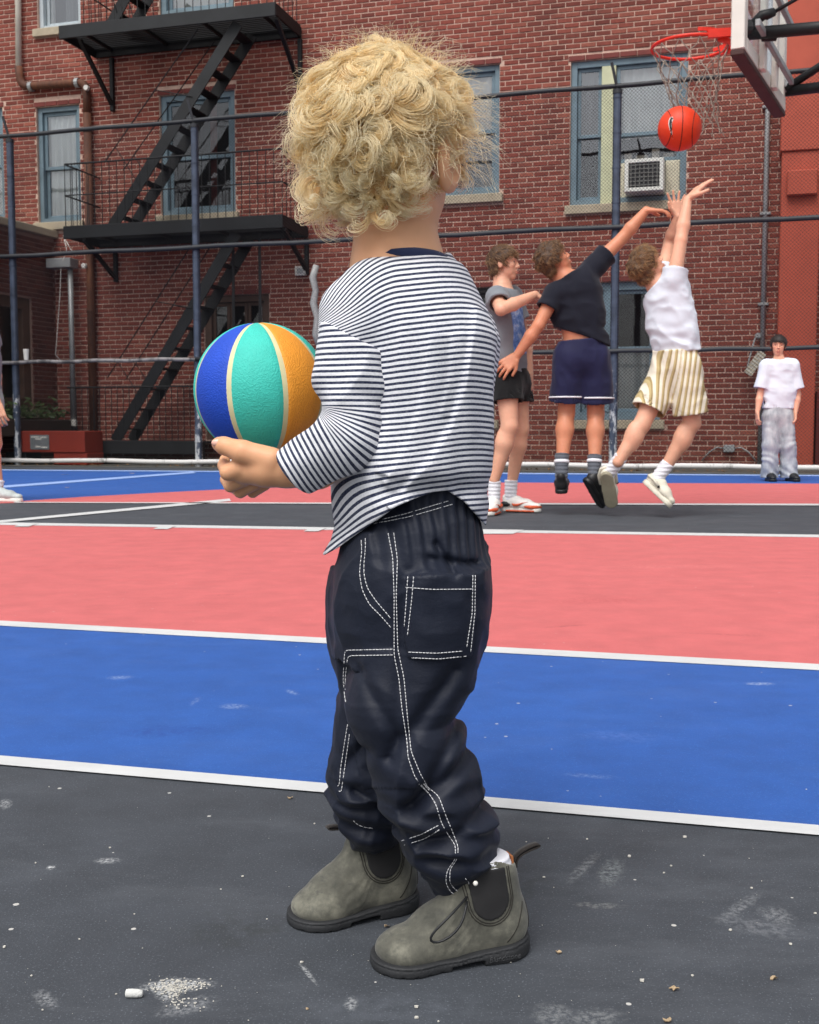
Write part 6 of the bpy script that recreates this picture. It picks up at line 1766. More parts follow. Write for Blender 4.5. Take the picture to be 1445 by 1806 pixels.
def child_sleeve():
    sh, el, cu = at(622, 588, 1.150), at(618, 772, 1.130), at(519, 832, 1.150)
    a1 = (el - sh).normalized(); a2 = (cu - el).normalized()
    s = Sdf((X_(470, 1.12), 1.05, Z_(900, 1.12)), (X_(710, 1.12), 1.24, Z_(545, 1.12)), .0017)
    R_ = lambda px: px * 1.13 / 2000
    mid = sh.lerp(el, .5)
    s.cap(sh, mid, R_(63), R_(63), 0); s.cap(mid, el, R_(62), R_(57), .012); s.cap(el, cu + a2 * .03, R_(56), R_(45), .012)
    X, Y, Z = s.xyz()
    w = noise3(X * 14, Y * 14, Z * 9)
    t1 = (X - el.x) * a1.x + (Y - el.y) * a1.y + (Z - el.z) * a1.z
    t2 = (X - el.x) * a2.x + (Y - el.y) * a2.y + (Z - el.z) * a2.z
    near = np.exp(-((t1 + .02) / .05) ** 2)
    f = np.sin(t1 * 190 + 5 * w - X * 60) * .0010 * near + noise3(X * 30, Y * 26, Z * 16) * .0018 + (np.abs(noise3(X * 22 - Z * 14, Y * 20, Z * 20)) - .3) * .0042
    # pinch on the inside of the elbow
    c = at(556, 716, 1.12); d2 = (X - c.x) ** 2 + (Z - c.z) ** 2
    f = f + .010 * np.exp(-d2 / .012 ** 2)
    s.add(f)
    s.cut(sh, (.45, -.12, .88), .004)
    s.cut(cu, a2 + Vector((.0, 0, -.12)), .002)
    s.cap(cu - a2 * .022, cu + a2 * .05, R_(40), R_(41), .002, sub=True)
    Q = at(553, 716, 1.125); e1 = Vector((-a1.z, 0, a1.x)); e1 = e1 if e1.x > 0 else -e1
    b1 = Vector((a1.x, 0, a1.z)).normalized(); b2 = Vector((a2.x, 0, a2.z)).normalized(); TH = b1.angle(b2); R0 = .058
    def weave(x, y, z):
        dx, dz = x - Q.x, z - Q.z
        u1 = dx * b1.x + dz * b1.z; u2 = dx * b2.x + dz * b2.z; th = np.arctan2(u1, dx * e1.x + dz * e1.z)
        n = noise3(x * 9, y * 9, z * 9) * .0016 + noise3(x * 26, y * 20, z * 16) * .0006
        v = np.where((th < 0) | (th > 2.6), u1, np.where(u2 > 0, R0 * TH + u2, R0 * np.clip(th, 0, TH)))
        return -v + n
    q = s.build('sleeve', M_STRIPE, SHIRT, dict(weave=weave))
    return q
child_sleeve()
def far_sleeve():
    sh, el = at(800, 585, 1.27), at(695, 755, 1.355); s = Sdf((X_(560, 1.3), 1.18, Z_(860, 1.3)), (X_(900, 1.3), 1.44, Z_(520, 1.3)), .004)
    s.cap(sh, el, .042, .038, 0); s.cap(el, at(600, 768, 1.39), .037, .030, .01); d = at(600, 768, 1.39) - el
    s.cut(at(615, 766, 1.385), d)
    a = (el - sh).normalized(); s.build('sleeve', M_STRIPE, SHIRT, dict(weave=lambda x, y, z: (x - sh.x) * a.x + (y - sh.y) * a.y + (z - sh.z) * a.z))
far_sleeve()

# ---- trousers
def child_trousers():
    ND, FD = 1.165, 1.245
    near = [(1000, 650, 862, .070), (1080, 648, 864, .068), (1120, 645, 855, .067), (1160, 634, 844, .066), (1210, 615, 834, .066), (1240, 610, 818, .066), (1262, 613, 803, .065), (1280, 620, 818, .065), (1310, 634, 829, .065), (1346, 650, 838, .066),
            (1404, 668, 853, .066, .004), (1437, 680, 868, .066, .006), (1476, 697, 874, .064, .01), (1505, 716, 878, .060, .014), (1530, 733, 877, .056, .018), (1552, 744, 866, .050, .02), (1576, 757, 850, .043, .02), (1594, 782, 838, .035, .02)]
    far = [(1000, 585, 770, .065), (1040, 580, 765, .065), (1102, 579, 760, .064), (1138, 585, 752, .063), (1181, 597, 742, .062), (1217, 603, 736, .061), (1257, 598, 730, .06), (1300, 590, 724, .06), (1354, 584, 716, .06),
           (1404, 583, 712, .06, .01), (1440, 588, 715, .058, .015), (1464, 592, 717, .055, .02), (1482, 602, 715, .050, .022), (1498, 618, 706, .042, .025)]
    pel = [(840, 674, 832, .062), (862, 668, 838, .066), (885, 655, 842, .070), (905, 642, 846, .076), (930, 622, 852, .083), (960, 604, 858, .088), (1000, 592, 864, .092), (1050, 588, 864, .092), (1100, 590, 856, .085), (1150, 600, 844, .07)]
    s = Sdf((X_(560), 1.06, Z_(1610, 1.18)), (X_(900), 1.37, Z_(830)), .0019)
    s.stack(px_rows(pel, 1.20, .09), 0, power=2.2)
    s.stack(px_rows(near, ND, .06), .016, power=2.15); s.stack(px_rows(far, FD, .06), .012, power=2.15)
    X, Y, Z = s.xyz()
    z = lambda py: Z_(py, 1.12)
    w = noise3(X * 8, Y * 8, Z * 8)
    low = smooth(-Z, -z(1330), -z(1470)); up = 1 - smooth(-Z, -z(930), -z(1040))
    rid = lambda a, b, c, o=0: np.abs(noise3(X * a + o + w, Y * b, Z * c + o)) - .28
    f = rid(15, 12, 9) * .0062 + (rid(26 - 0 * X, 22, 30, 5) * .0030) + noise3(X * 40 + Z * 30, Y * 36, Z * 44) * .0011
    crisp = lambda a, b, c, o: (1 - np.abs(noise3(X * a + o + .6 * w, Y * b, Z * c + o))) ** 7
    f = f * .85 + rid(52, 46, 34, 21) * .0008 - crisp(13, 11, 11, 31) * .0030 - crisp(26, 22, 32, 47) * .0010 + low * (rid(20, 16, 44, 11) * .010 + np.sin(Z * 260 + 6 * w + X * 40) * .0018)
    # gathers below the waistband
    f = f + up * (np.sin(X * 420 + 5 * w + Y * 200) * .0016 + noise3(X * 60, Y * 60, Z * 9) * .002)
    # long drape from the seat to the back of the knee, the crease behind the knee
    for (ax, ay, bx, by, wd, am) in ((720, 1010, 700, 1300, 16, .0040), (800, 1180, 690, 1330, 15, .005), (845, 1330, 720, 1420, 15, .0060), (862, 1440, 740, 1490, 13, .0055), (640, 1190, 700, 1290, 12, .003), (650, 1330, 600, 1400, 12, .004),
                                   (730, 1420, 800, 1300, 13, .0045), (700, 1480, 620, 1440, 11, .005), (760, 985, 840, 1000, 8, .003), (770, 960, 800, 1010, 7, .003)):
        a, b = Vector((X_(ax, 1.13), 0, z(ay))), Vector((X_(bx, 1.13), 0, z(by))); d = b - a; L2 = d.length_squared
        t = np.clip(((X - a.x) * d.x + (Z - a.z) * d.z) / L2, 0, 1); e2 = (X - a.x - t * d.x) ** 2 + (Z - a.z - t * d.z) ** 2
        f = f + 1.5 * am * np.exp(-e2 / (wd / 1750) ** 2) * (Y < 1.25)
    s.add(f)
    wx = np.array([X_(p, 1.13) for p in (580, 645, 700, 760, 800, 860, 900)]); wz = np.array([Z_(p, 1.13) for p in (905, 890, 870, 856, 850, 862, 870)])
    s.g = np.maximum(s.g, Z - np.interp(X.ravel(), wx, wz).astype(np.float32)[:, None, None])
    tr = s.build('trousers', M_NYLON, CH)
    me = tr.data; mw = world_of(tr); n = len(me.vertices)
    co = np.empty(n * 3); me.vertices.foreach_get('co', co); co = co.reshape(-1, 3); wc = co + np.array(mw.translation)
    no = np.empty(n * 3); me.vertices.foreach_get('normal', no); no = no.reshape(-1, 3)
    q = wc - np.array([0, 0, CAMH]); zc = q[:, 1] * cp - q[:, 2] * sp
    P = np.stack([CX + FPX * q[:, 0] / zc, CY - FPX * (q[:, 1] * sp + q[:, 2] * cp) / zc], 1)
    facing = (no * q).sum(1) < 0
    def inside(poly):
        r = np.zeros(n, bool); m = len(poly)
        for i in range(m):
            (x1, y1), (x2, y2) = poly[i], poly[(i + 1) % m]
            c = ((y1 > P[:, 1]) != (y2 > P[:, 1])) & (P[:, 0] < (x2 - x1) * (P[:, 1] - y1) / (y2 - y1 + 1e-9) + x1); r ^= c
        return r & facing
    pocket = [(719, 1016), (838, 1013), (840, 1080), (830, 1157), (775, 1163), (722, 1160), (713, 1112)]
    patch = [(609, 1147), (693, 1145), (715, 1260), (735, 1390), (640, 1390), (612, 1260), (605, 1200)]
    co[inside(pocket)] += no[inside(pocket)] * .0024; co[inside(patch)] += no[inside(patch)] * .0013
    me.vertices.foreach_set('co', co.ravel()); me.update()
    # stitching: double rows of white thread lying on the cloth
    bv = BVHTree.FromPolygons([tuple(v) for v in (co + np.array(mw.translation))], [tuple(p.vertices) for p in me.polygons])
    Zm = lambda pts: [(540 + x / 2.779, 850 + y / 2.779) for x, y in pts]
    Bm = lambda pts: [(480 + x / 2.89, 1380 + y / 2.89) for x, y in pts]
    lines = [Zm([(270, 283), (274, 336), (266, 400), (262, 450), (275, 530), (310, 600), (370, 660), (428, 728)]), Zm([(291, 275), (291, 330), (284, 400), (283, 450), (300, 520), (340, 580), (400, 650), (430, 688)]),
             Zm([(402, 250), (425, 370), (432, 560), (432, 850), (455, 960), (470, 1110), (495, 1270), (500, 1350), (535, 1450), (600, 1525)]) + Bm([(740, 0), (800, 55), (835, 110), (865, 210), (900, 270), (935, 320), (935, 390), (892, 450), (885, 510), (910, 560), (945, 578)]),
             Zm([(430, 248), (448, 380), (442, 560), (450, 820), (480, 960), (500, 1180), (515, 1320), (560, 1430), (610, 1520)]) + Bm([(765, 0), (850, 70), (890, 180), (920, 250), (950, 330), (945, 390), (908, 440), (905, 510), (935, 550), (965, 562)]),
             Zm([(499, 462), (490, 600), (480, 730)]), Zm([(527, 462), (520, 560), (495, 770)]), Zm([(487, 517), (620, 527), (835, 525)]), Zm([(818, 455), (815, 640), (785, 828)]), Zm([(830, 455), (828, 640), (805, 852)]),
             Zm([(500, 834), (640, 840), (785, 828)]), Zm([(515, 862), (650, 868), (805, 852)]), Zm([(425, 820), (190, 825), (182, 960), (190, 1060), (200, 1100)]), Zm([(428, 848), (205, 852), (192, 960), (193, 1040)]),
             Zm([(210, 1150), (195, 1240), (170, 1400), (163, 1490), (145, 1493)]), Zm([(213, 1235), (190, 1400), (172, 1525), (148, 1505)]), Zm([(465, 1760), (560, 1730), (665, 1675)]), Zm([(480, 1780), (580, 1750), (670, 1695)]),
             Zm([(300, 200), (480, 158), (600, 122), (715, 88)]), Zm([(330, 205), (500, 172), (620, 138), (735, 104)]), Bm([(415, 195), (440, 220), (490, 232), (540, 236)]), Bm([(985, 490), (1005, 505), (1003, 545), (970, 565)])]
    for ln in lines:
        pts = []
        for (x1, y1), (x2, y2) in zip(ln[:-1], ln[1:]):
            m = max(2, int(math.hypot(x2 - x1, y2 - y1) / 6))
            for i in range(m):
                d = ray(x1 + (x2 - x1) * i / m, y1 + (y2 - y1) * i / m).normalized(); h_ = bv.ray_cast(CAMP, d)
                if h_[0] is not None: pts.append(h_[0] - d * .0007)
        # break where the cloth folds over itself
        runs = [[]]
        for p in pts:
            if runs[-1] and (p - runs[-1][-1]).length > .03: runs.append([])
            runs[-1].append(p)
        for r in runs:
            mb = MB(); ok = False
            if len(r) > 2:
                # smooth along the run
                for _ in range(1): r = [r[0]] + [(r[i - 1] + r[i] * 2 + r[i + 1]) / 4 for i in range(1, len(r) - 1)] + [r[-1]]
                ok = True
                for pa, pb in zip(r[:-1], r[1:]): mb.tube([pa.lerp(pb, .10), pa.lerp(pb, .90)], .00042, 5)
            if ok: mb.build('stitching', M_THREAD, tr, 'stuff', smooth=True)
    # draw cord loop and bead at the near ankle
    c = [(838, 1560), (826, 1580), (812, 1596), (788, 1622), (768, 1640), (757, 1655), (762, 1664), (782, 1661), (806, 1644), (818, 1622), (822, 1600), (826, 1580)]
    dd = [1.150, 1.132, 1.120, 1.108, 1.105, 1.104, 1.104, 1.105, 1.107, 1.112, 1.118, 1.128]
    raw = [at(x, y, D) for (x, y), D in zip(c, dd)]; pts = []
    for i in range(len(raw) - 1):
        for t in (0, .5): pts.append(raw[i].lerp(raw[i + 1], t))
    for _ in range(2): pts = [pts[0]] + [(pts[i - 1] + pts[i] * 2 + pts[i + 1]) / 4 for i in range(1, len(pts) - 1)] + [pts[-1]]
    mb = MB(); mb.tube(pts, .0013, 7); mb.build('draw_cord', M_BLK, tr, smooth=True)
    mb = MB(); mb.sphere(at(839, 1558, 1.118), .0026, 10, 8); mb.build('cord_bead', M_RUBW, tr, smooth=True)
    return tr
TROUS = child_trousers()

# ---- boots
def boot(heel, toe, label_text=False, nearside=-1, tab_dir=(.8, -.1, .35), tab_a=.012):
    """heel, toe: ends of the sole on the ground"""
    heel, toe = Vector(heel), Vector(toe); d = toe - heel; L = d.length; d.normalize(); up = Vector((0, 0, 1)); sd = d.cross(up)   # to the right of the toe
    P = lambda a, b, c=0.0: heel + d * a + up * b + sd * c
    lo, hi = box_of([heel, toe, P(0, .125), P(L, .12)], .05); lo[2] = -.004; s = Sdf(lo, hi, .0016)
    zt = .099
    s.cap(P(.035, .036), P(.052, .125), .0325, .0305, 0, (sd, .84)); s.cap(P(.052, .05), P(.060, .125), .028, .026, .006, (sd, .9))
    s.cap(P(.034, .028), P(.10, .024), .0305, .0270, .014, (sd, 1.0)); s.cap(P(.066, .056), P(.112, .029), .023, .017, .022)
    s.cap(P(.10, .021), P(L - .040, .0165), .0285, .0295, .014, (up, .60)); s.ell(P(L - .034, .0165), (.0325, .0310, .0165), (d, sd, up), .01)
    X, Y, Z = s.xyz()
    wv = noise3(X * 40, Y * 40, Z * 40); A = (X - heel.x) * d.x + (Y - heel.y) * d.y
    cre = np.exp(-((A - .088) / .020) ** 2) * np.exp(-((Z - .05) / .03) ** 2)
    s.add(cre * np.sin(A * 620 + Z * 460 + 9 * wv) * .0005 + noise3(X * 60, Y * 60, Z * 60) * .0006)
    shell = s.g.copy()
    s.cut(P(0, .008), -up); 
    # scalloped top line: higher at the back and front, and hollow
    top = zt + .006 * np.cos((A - .046) * 95)
    s.g = np.maximum(s.g, (Z - top).astype(np.float32))
    s.cap(P(.043, .055), P(.053, .14), .0295, .0285, .002, (sd, .82), sub=True)
    U = s.build('boot', M_BOOT, CH)
    bv = BVHTree.FromPolygons([tuple(world_of(U) @ v.co) for v in U.data.vertices], [tuple(p.vertices) for p in U.data.polygons])
    # elastic side panels: a U let into each side
    for g in (-1, 1):
        q = Sdf(lo, hi, .0016); q.g = shell - .0011
        ub = np.maximum(np.abs(A - (.055 + (Z - .08) * .18)) - .0205, .052 - Z)
        rr = np.sqrt((A - .051) ** 2 + (Z - .066) ** 2) - .0205
        reg = np.where(Z < .066, rr, np.abs(A - (.053 + (Z - .08) * .14)) - .0205)
        Bs = ((X - heel.x) * sd.x + (Y - heel.y) * sd.y) * g
        q.g = np.maximum(q.g, np.maximum(reg, np.maximum(.008 - Bs, Z - (zt - .001)))).astype(np.float32)
        q.build('elastic_panel', M_GORE, U)
    def seam(pts, g, r=.00055):
        out = []
        for (a1, z1), (a2, z2) in zip(pts[:-1], pts[1:]):
            m = max(2, int(math.hypot(a2 - a1, z2 - z1) / .003))
            for i in range(m):
                o = P(a1 + (a2 - a1) * i / m, z1 + (z2 - z1) * i / m, .12 * g); h_ = bv.ray_cast(o, -sd * g)
                if h_[0] is not None: out.append(h_[0] + sd * g * .0002)
        if len(out) > 3:
            mb = MB(); mb.tube(out, r, 5); mb.build('boot_stitching', M_STITCH, U, smooth=True)
    for g in (-1, 1):
        for o in (.0028, .0052):
            arcp = [(.053 + .14 * (.104 - .08) - .0205 - o, .104), (.051 - .0205 - o, .066)] + [(.051 - (.0205 + o) * math.cos(t), .066 - (.0205 + o) * math.sin(t)) for t in np.linspace(.1, 3.04, 14)] + [(.051 + .0205 + o, .066), (.053 + .14 * .02 + .0205 + o, .096)]
            seam(arcp, g)
        seam([(.010, .105), (.006, .075), (.004, .04), (.004, .022)], g); seam([(.034, .020), (.022, .036), (.010, .058)], g)
    # sole
    q = Sdf(lo, hi, .0016)
    q.cap(P(.0355, .008), P(.085, .008), .0375, .0345, 0); q.cap(P(.085, .008), P(L - .036, .008), .0345, .0378, .008); q.ell(P(L - .035, .008), (.039, .038, .038), (d, sd, up), .006)
    A2 = A
    q.g = np.maximum(q.g, (Z - .0118 - np.maximum(0, .09 - A2) * .085).astype(np.float32)); q.cut(P(0, .0), -up, .002)
    Bq = (X - heel.x) * sd.x + (Y - heel.y) * sd.y
    arch = np.maximum(np.abs(A2 - .078) - .018, Z - (.0065 - np.abs(A2 - .070) * .06)); q.g = np.maximum(q.g, -arch.astype(np.float32))
    lug = np.maximum(np.maximum(np.cos(A2 * 2 * math.pi / .0135) * -.004 + .0026, Z - .0016), .1 - A2); q.g = np.maximum(q.g, -np.minimum(lug, .02).astype(np.float32))
    groove = np.abs(Z - .0088 - np.maximum(0, .09 - A2) * .085) - .0008; q.g = q.g + (.0011 * (groove < 0)).astype(np.float32)
    so = q.build('sole', M_SOLE, U)
    # pull tab: a webbing loop standing off the back
    b0 = P(tab_a, zt - .012); tv = Vector(tab_dir).normalized(); loop = [b0 - up * .006, b0 + up * .008, b0 + up * .012 + tv * .010, b0 + up * .012 + tv * .024, b0 + up * .0135 + tv * .0275, b0 + up * .016 + tv * .024, b0 + up * .0155 + tv * .010, b0 + up * .011 - tv * .002, b0 - up * .002 - tv * .003]
    for _ in range(2):
        n_ = []
        for i in range(len(loop) - 1): n_ += [loop[i] * .75 + loop[i + 1] * .25, loop[i] * .25 + loop[i + 1] * .75]
        loop = n_
    mb = MB(); bx = sd * .0045; vs = []
    for p in loop: vs += [p - bx, p + bx]
    fs = [(2 * i, 2 * i + 1, 2 * i + 3, 2 * i + 2) for i in range(len(loop) - 1)]; mb.add(vs, fs)
    tb = mb.build('pull_tab', M_TAB, U, smooth=True); md = tb.modifiers.new('thick', 'SOLIDIFY'); md.thickness = .0011; md.offset = 0
    return U, P, sd, d, bv, L, so
h1, t1 = gnd(915, 1684), gnd(684, 1708)
nb_ = boot(Vector((.1235, 1.176, 0)), Vector((-.0345, 1.122, 0)))
fb_ = boot(Vector((.006, 1.290, 0)), Vector((-.130, 1.222, 0)), tab_dir=(-.9, -.4, .08), tab_a=.083)
def boot_extras():
    U, P, sd, d, bv, L, so = nb_
    s = Sdf((.04, 1.08, .05), (.15, 1.24, .14), .002); a, b = P(.043, .085), P(.054, .118); s.cap(a, b, .026, .026, 0); s.add(.0006 * np.sin(s.xyz()[2] * 900 + 0 * s.xyz()[0])); s.cut(P(0, .104), (0, 0, 1)); s.build('sock', M_SOCKW, CH)
    mb = MB(); mb.bar(P(.0172, .080), P(.0190, .101), .016, .002, up=d); mb.build('leather_lining', M_TAN, U)
    # lettering moulded into the side of the heel
    cu = bpy.data.curves.new('lettering', 'FONT'); cu.body = 'Blundstone'; cu.size = .0078; cu.extrude = .0005; cu.shear = .3; cu.align_x = 'CENTER'
    tmp = bpy.data.objects.new('lettering_curve', cu); lm = bpy.data.meshes.new_from_object(tmp); bpy.data.objects.remove(tmp)
    o = bpy.data.objects.new('lettering', lm); COL.objects.link(o); lm.materials.clear(); lm.materials.append(mat('raised_rubber', (62, 63, 65), .6)); o['kind'] = 'stuff'
    g = -1.0 if sd.y > 0 else 1.0
    p = P(.040, .0050, g * .0378)
    xa = -d if True else d; za = Vector((0, 0, 1)); ya = sd * g
    M = Matrix((xa.to_4d(), za.to_4d(), ya.to_4d(), (0, 0, 0, 1))).transposed(); M[3] = (0, 0, 0, 1)
    for i in range(3): M[i][3] = p[i]
    o.parent = so; o.matrix_local = world_of(so).inverted() @ M
boot_extras()

# ---- curly blond hair
def blond():
    t = NT('blond_hair'); t.n.remove(t.b); h = t.new('ShaderNodeBsdfHairPrincipled'); gi = t.new('ShaderNodeHairInfo')
    h.parametrization = 'MELANIN'
    t.link(t.math('ADD', t.math('MULTIPLY', gi.outputs['Random'], .07), .042), h.inputs['Melanin'])
    h.inputs['Melanin Redness'].default_value = .9; h.inputs['Tint'].default_value = (1, .87, .60, 1)
    h.inputs['Roughness'].default_value = .32; h.inputs['Radial Roughness'].default_value = .4
    d = t.new('ShaderNodeBsdfPrincipled'); d.inputs['Roughness'].default_value = .38; d.inputs['Specular IOR Level'].default_value = .5
    along = t.ramp(gi.outputs['Intercept'], [(0, rgb(206, 154, 90)), (.25, rgb(252, 220, 160)), (1, rgb(255, 248, 218))])  # depth shading put into the strand colour: darker gold roots, paler tips
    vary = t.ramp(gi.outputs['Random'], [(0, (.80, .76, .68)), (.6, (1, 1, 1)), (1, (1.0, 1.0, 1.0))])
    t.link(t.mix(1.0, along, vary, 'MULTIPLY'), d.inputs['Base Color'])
    mx = t.new('ShaderNodeMixShader'); mx.inputs[0].default_value = .62
    t.link(h.outputs[0], mx.inputs[1]); t.link(d.outputs[0], mx.inputs[2])
    t.link(mx.outputs[0], t.out.inputs[0]); return t.m
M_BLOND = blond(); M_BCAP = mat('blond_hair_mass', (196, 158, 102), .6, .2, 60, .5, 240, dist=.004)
def child_hair():
    rg_ = np.random.default_rng(11); H = HH
    f, u, r = map(np.array, (HF, HU, HR)); c = np.array(HC)
    s = Sdf(HC - Vector((.13, .13, .13)), HC + Vector((.13, .13, .13)), .0024)
    ax = (HR, HF, HU); Pq = lambda a, b, g=0: HC + HF * a * H + HU * b * H + HR * g * H
    s.ell(Pq(-.05, .13), (.352 * H, .425 * H, .392 * H), ax, 0); s.ell(Pq(-.17, -.10), (.27 * H, .23 * H, .28 * H), ax, .02)
    X, Y, Z = s.xyz(); q = [(X - c[0]) * v[0] + (Y - c[1]) * v[1] + (Z - c[2]) * v[2] for v in (f, u, r)]; a, b, g = q[0] / H, q[1] / H, q[2] / H
    n = noise3(X * 55, Y * 55, Z * 55) + .6 * noise3(X * 110, Y * 110, Z * 110)
    line = np.where(b > .2, .26 + (b - .2) * .8, np.where(b > -.1, .0 + (b + .1) * .85, -.12)) + .03 * n
    s.g = np.maximum(s.g + (n * .0035).astype(np.float32), np.maximum((a - line) * H, (-.36 + .04 * n - b) * H).astype(np.float32))
    cap = s.build('hair', M_BCAP, CH)
    locks = []; K = 30
    cen = c + u * .06 * H - r * .008
    lim = np.array([.094, .112, .100])                        # reach of the curls: sideways, fore-aft, up
    def keep(Pn):
        q = Pn - cen; l = np.stack([q @ r, q @ f, q @ u], -1); wide = (1.08 - .20 * np.clip(l[..., 2] / .1, -.4, 1))[..., None] * np.array([1, 1, 0]) + np.array([0, 0, 1]); l = l / wide; dn = l / (np.linalg.norm(l, axis=-1, keepdims=True) + 1e-9); lump = 1 + .13 * noise3(dn[..., 0] * 2.4 + 7, dn[..., 1] * 2.4 + 3, dn[..., 2] * 2.4 + 1)
        rho = np.linalg.norm(l / lim, axis=-1) / lump; k = np.where(rho > .78, (.78 + .32 * np.tanh((rho - .78) / .32)) / np.maximum(rho, 1e-6), 1)
        l = l * k[..., None]; ri = np.linalg.norm(l / np.array([.072, .083, .084]), axis=-1); k2 = np.where(ri < 1, (1 + (ri - 1) * .25) / np.maximum(ri, 1e-3), 1); low = l[..., 2] < -.062
        l = np.where(low[..., None], l, l * k2[..., None])
        l = l * wide
        return cen + l[..., 0:1] * r + l[..., 1:2] * f + l[..., 2:3] * u
    def lock(root, nrm, t0, L, turns, grow, nstr, width, b_mix=.5, lift=.35):
        """a ribbon of strands that leaves the scalp along t0 and winds up into a curl"""
        nrm = nrm / np.linalg.norm(nrm); t0 = t0 - nrm * (t0 @ nrm); t0 /= np.linalg.norm(t0) + 1e-9; d = t0 + nrm * lift; d /= np.linalg.norm(d)
        ax_ = nrm * rg_.choice([-1, 1]) + rg_.normal(0, b_mix, 3); ax_ -= d * (ax_ @ d); ax_ /= np.linalg.norm(ax_); sdv = np.cross(ax_, d)
        s_ = np.linspace(0, 1, K)
        for _ in range(nstr):
            w = rg_.uniform(-1, 1); tr = turns * (1 + .16 * w + rg_.normal(0, .05)); Ls = L * rg_.uniform(.78, 1.1) * (1 - .12 * w)
            ang = 6.283 * tr * ((1 - grow) * s_ + grow * s_ ** 2) + rg_.normal(0, .10)
            dr = d[None] * np.cos(ang)[:, None] + sdv[None] * np.sin(ang)[:, None] + ax_[None] * (.16 + rg_.normal(0, .05))
            P_ = root + sdv * (w * width) + nrm * rg_.normal(0, width * .5) + np.concatenate([np.zeros((1, 3)), (dr[1:] * (Ls / (K - 1))).cumsum(0)])
            P_ = P_ + np.array([0, 0, -1.0]) * (.010 * s_ ** 2)[:, None] + rg_.normal(0, .00022, (K, 3)).cumsum(0)
            locks.append(P_)
    made = 0; N = 560
    while made < N:
        v = rg_.normal(0, 1, 3); v /= np.linalg.norm(v); a_, b_, g_2 = v @ f, v @ u, v @ r
        if a_ > .45 + .3 * max(b_, 0) or b_ < -.74 or (a_ > .0 and b_ < -.05): continue
        if b_ < .05 and g_2 > .55 and rg_.random() < .9: continue              # the right ear shows
        el = np.array([.355 * H, .42 * H, .40 * H]); p = c + u * .12 * H - f * .05 * H + r * (g_2 * el[0]) + f * (a_ * el[1]) + u * (b_ * el[2]); nr = r * g_2 / el[0] + f * a_ / el[1] + u * b_ / el[2]
        down = np.array([0, 0, -1.0]); crown = p - (c + u * .45 * H - f * .25 * H); t0 = crown / (np.linalg.norm(crown) + 1e-6) * .8 + down * .5 + rg_.normal(0, .45, 3)
        if b_ < -.42: lock(p, nr, down + rg_.normal(0, .4, 3), rg_.uniform(.025, .05), rg_.uniform(.3, .9), .6, 30, .0034, .6, .2)
        elif b_ < -.1: lock(p, nr, t0 + down * .5, rg_.uniform(.05, .085), rg_.uniform(.6, 1.15), rg_.uniform(.3, .8), 34, .0034, .6, .35)
        else: lock(p, nr, t0, rg_.uniform(.06, .105), rg_.uniform(.75, 1.5), rg_.uniform(.2, .8), 34, .0036, .65, rg_.uniform(.25, .7))
        made += 1
    me = cap.data; co = np.empty(len(me.vertices) * 3); me.vertices.foreach_get('co', co); co = co.reshape(-1, 3) + np.array(world_of(cap).translation)
    no = np.empty(len(me.vertices) * 3); me.vertices.foreach_get('normal', no); no = no.reshape(-1, 3)
    rel = (co - c) / H; low = np.where((rel @ u < -.02) & (rel @ f < -.02) & (rel @ r < .24) & ((no @ u) > -.6))[0]
    for i in rg_.choice(low, 290):
        bb = rel[i] @ u; lock(co[i], no[i], np.array([0, 0, -1.0]) + r * np.sign(rel[i] @ r) * .3 + rg_.normal(0, .4, 3), rg_.uniform(.028, .06) * (1 if bb > -.22 else .7), rg_.uniform(.35, 1.1), .55, 28, .0034, .6, rg_.uniform(.1, .4))
    # tufts that break the outline: crown, left side, nape tail
    nb = len(locks)
    for px, py, n_, L, tr in ((635, 118, 13, .08, 1.1), (668, 104, 13, .085, 1.2), (700, 112, 11, .07, 1.1), (612, 140, 10, .07, 1.0), (560, 320, 9, .065, .8), (565, 270, 7, .06, .9), (578, 365, 8, .06, .75), (800, 230, 8, .055, .8), (806, 290, 7, .05, .7), (575, 205, 7, .055, .9), (660, 372, 8, .05, .9), (700, 355, 9, .045, .8), (735, 350, 8, .04, .7), (625, 375, 8, .05, .8), (680, 330, 8, .055, 1.0), (545, 345, 8, .06, .8), (770, 150, 6, .055, 1.0)):
        for _ in range(n_):
            p = np.array(at(px + rg_.normal(0, 10), py + rg_.normal(0, 9), CD + rg_.normal(0, .03))); nr = p - (c + u * .06 * H); nr /= np.linalg.norm(nr)
            lock(p - nr * .012, nr, np.array([np.sign(px - 694) * .6, 0, -.2 if py > 200 else .5]) + rg_.normal(0, .4, 3), L * rg_.uniform(.8, 1.15), tr * rg_.uniform(.8, 1.2), .5, 26, .0034, 1.0, .9)
    A = keep(np.array(locks[:nb]))
    A = np.concatenate([A, np.array(locks[nb:])])
    q0 = np.array(at(652, 372, 1.135)); locks = []                # the loose curl that hangs onto the neck
    for _ in range(3): lock(q0 + rg_.normal(0, .002, 3), np.array([0, -1.0, 0]), np.array([.2, 0, -1.0]), .045, .8, .6, 22, .002, .25, .1)
    A = np.concatenate([A, np.array(locks)])
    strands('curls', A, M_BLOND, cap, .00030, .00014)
    n = 1500; v = rg_.normal(0, 1, (n * 3, 3)); v /= np.linalg.norm(v, axis=1, keepdims=True); v = v[((v @ f) < .5) & ((v @ u) > -.45)][:n]; n = len(v)
    p = c + u * .10 * H - f * .05 * H + v * .40 * H; t = np.linspace(0, 1, 16); e = np.cross(v, rg_.normal(0, 1, (n, 3))); e /= np.linalg.norm(e, axis=1, keepdims=True); e2 = np.cross(v, e)
    ln = rg_.uniform(.012, .05, n); an = rg_.uniform(0, 6.28, n)[:, None] + (rg_.uniform(-1, 1, n) * 6.5)[:, None] * t; rd = rg_.uniform(.003, .016, n)[:, None] * t
